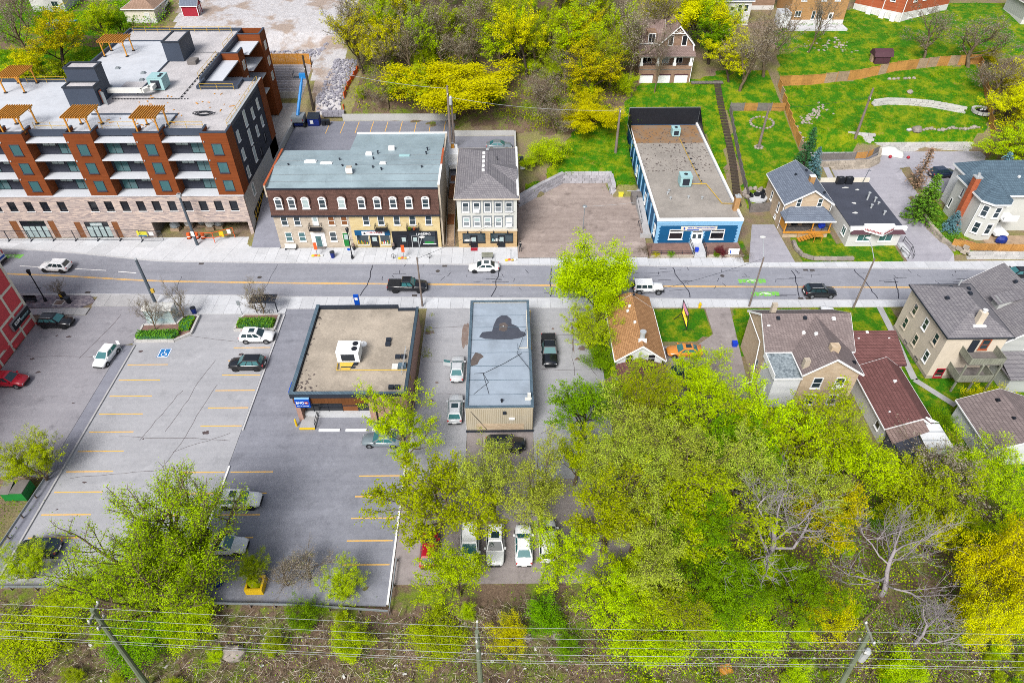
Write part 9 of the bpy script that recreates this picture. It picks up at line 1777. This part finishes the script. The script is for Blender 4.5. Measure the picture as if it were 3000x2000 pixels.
weeds('dead_leaves_on_lot', [(-17.5,32.2),(-11.9,32),(-11.9,37),(-14,35.5)], 26, 40, 51, 'lf_dead', .07, .5, .03); weeds('dead_leaves_by_kerb', [(-50.2,36),(-49.8,36),(-49.8,68),(-50.2,68)], 60, 26, 52, 'lf_dead', .06, .14, .03); weeds('dead_leaves_by_house', [(9.6,66),(12.4,66),(12.4,74),(10.4,74)], 24, 40, 53, 'lf_dead', .07, .45, .04)
def thicket(name, poly, n, seed, keys, leaf, h0, h1):
    rg = np.random.default_rng(seed); Vw, Fw, Vl, Fl, a, b = [], [], [], [], 0, 0
    for i, (x, y) in enumerate(inp_sample(poly, n, rg)):
        V_, F_, lv, W, H_ = TPL[keys[i % len(keys)]]; h = rg.uniform(h0, h1); sx = h/H_*rg.uniform(.8, 1.3); an = rg.uniform(0, 6.28); c, s_ = math.cos(an), math.sin(an); m = np.array([[c*sx, -s_*sx, 0], [s_*sx, c*sx, 0], [0, 0, h/H_]]); o_ = np.array([x, y, T(x, y)])
        Vw.append(V_ @ m.T + o_); Fw.append(F_ + a); a += len(V_); Vl.append(lv[0] @ m.T + o_); Fl.append(lv[1] + b); b += len(lv[0])
    for nm, v, f, mt in ((name + '_stems', Vw, Fw, 'bark'), (name + '_leaves', Vl, Fl, leaf)):
        o = link(nm, npmesh(nm, np.concatenate(v), np.concatenate(f), mt)); o['kind'] = 'stuff'
BU = ['bush16', 'bush17']
thicket('slope_thicket', HILLW, 34, 61, BU, 'lf_olive', 2.5, 5.5); thicket('slope_thicket_yellow', HILLW, 20, 62, BU, 'lf_lime', 2, 5); thicket('wood_thicket', WOOD, 26, 63, BU, 'lf_lime', 2, 4.5); thicket('wood_thicket_green', WOOD, 16, 64, BU, 'lf_green', 1.5, 3.5); thicket('bank_thicket', BANK, 26, 65, BU, 'lf_olive', .8, 2.2); thicket('bank_thicket_lime', BANK, 16, 66, BU, 'lf_lime', .7, 2.0); thicket('right_thicket', RIGHTW, 14, 67, BU, 'lf_amber', 2, 4)
UPW = [(-28,140),(-6,138),(10,140),(24,146),(22,176),(-30,176)]; MID = ['mid1', 'mid2', 'mid3', 'fine8']
thicket('upper_wood', UPW, 11, 68, MID, 'lf_lime', 8, 13); thicket('upper_wood_golden', UPW, 7, 69, MID, 'lf_yellow', 8, 12); LEFTV = [(-68,30),(-52.6,34),(-52.6,45.5),(-68,46.5)]; thicket('left_verge', LEFTV, 12, 70, BU, 'lf_lime', 1.6, 3.5); thicket('left_verge_green', LEFTV, 8, 71, BU, 'lf_green', 1.2, 2.6); weeds('left_verge_weeds', LEFTV, 90, 90, 72, 'lf_green', .09, .9, .6)
# litter and logs on the bank
q = random.Random(77); lm = MB()
for i in range(150):
    x, y = q.uniform(-46, 46), q.uniform(19, 30); lm.obox(x, y, T(x, y)+.08, q.uniform(.08,.4), q.uniform(.06,.28), q.uniform(.04,.15), q.uniform(0,3))
g = link('bank_litter', lm.mesh('bank_litter', 'offwhite')); g['kind'] = 'stuff'
for i, (x, y, s, mt, lb) in enumerate(((-25.5,27.4,.9,'rock','pale boulder on the bank below the big spreading tree'),(-28.6,22.9,.8,'stucco_tan','tan slab of rubble on the bank right of the left pole'),(4.6,28.6,.5,'rock','small grey boulder among brush right of the middle pole'),(1.8,28.5,.45,'rock','small flat boulder among brush near the middle pole'))): rock(x, y, s, lb, i+40, mt)
for i, (x, y, a, ln, mt, lb) in enumerate(((5.6,22.6,.7,2.2,'concrete','broken concrete slab lying on the bank right of the middle pole'),(19.8,25.6,.2,1.2,'cedar','weathered crate lying on the bank below the wood'))): single('debris', MB().obox(x, y, T(x, y)+.1, ln, .8, .3, a), mt, lb, 'debris', (x, y, T(x, y)))
for i, (x0, y0, x1, y1, r_) in enumerate(((30,27,36,31,.14),(33,25,37,29,.1),(15,27,17.5,30.5,.12),(20,28,24,33,.1))): single('fallen_log', MB().tube((x0,y0,T(x0,y0)+.3), (x1,y1,T(x1,y1)+1.2), r_, r_*.5, 7), 'bark', ('fallen leaning log above the right transformer pole','thin fallen log beside the right transformer pole','thin leaning log in the lower wood, left','thin leaning log in the lower wood, right')[i], 'log', (x0, y0, T(x0, y0)))
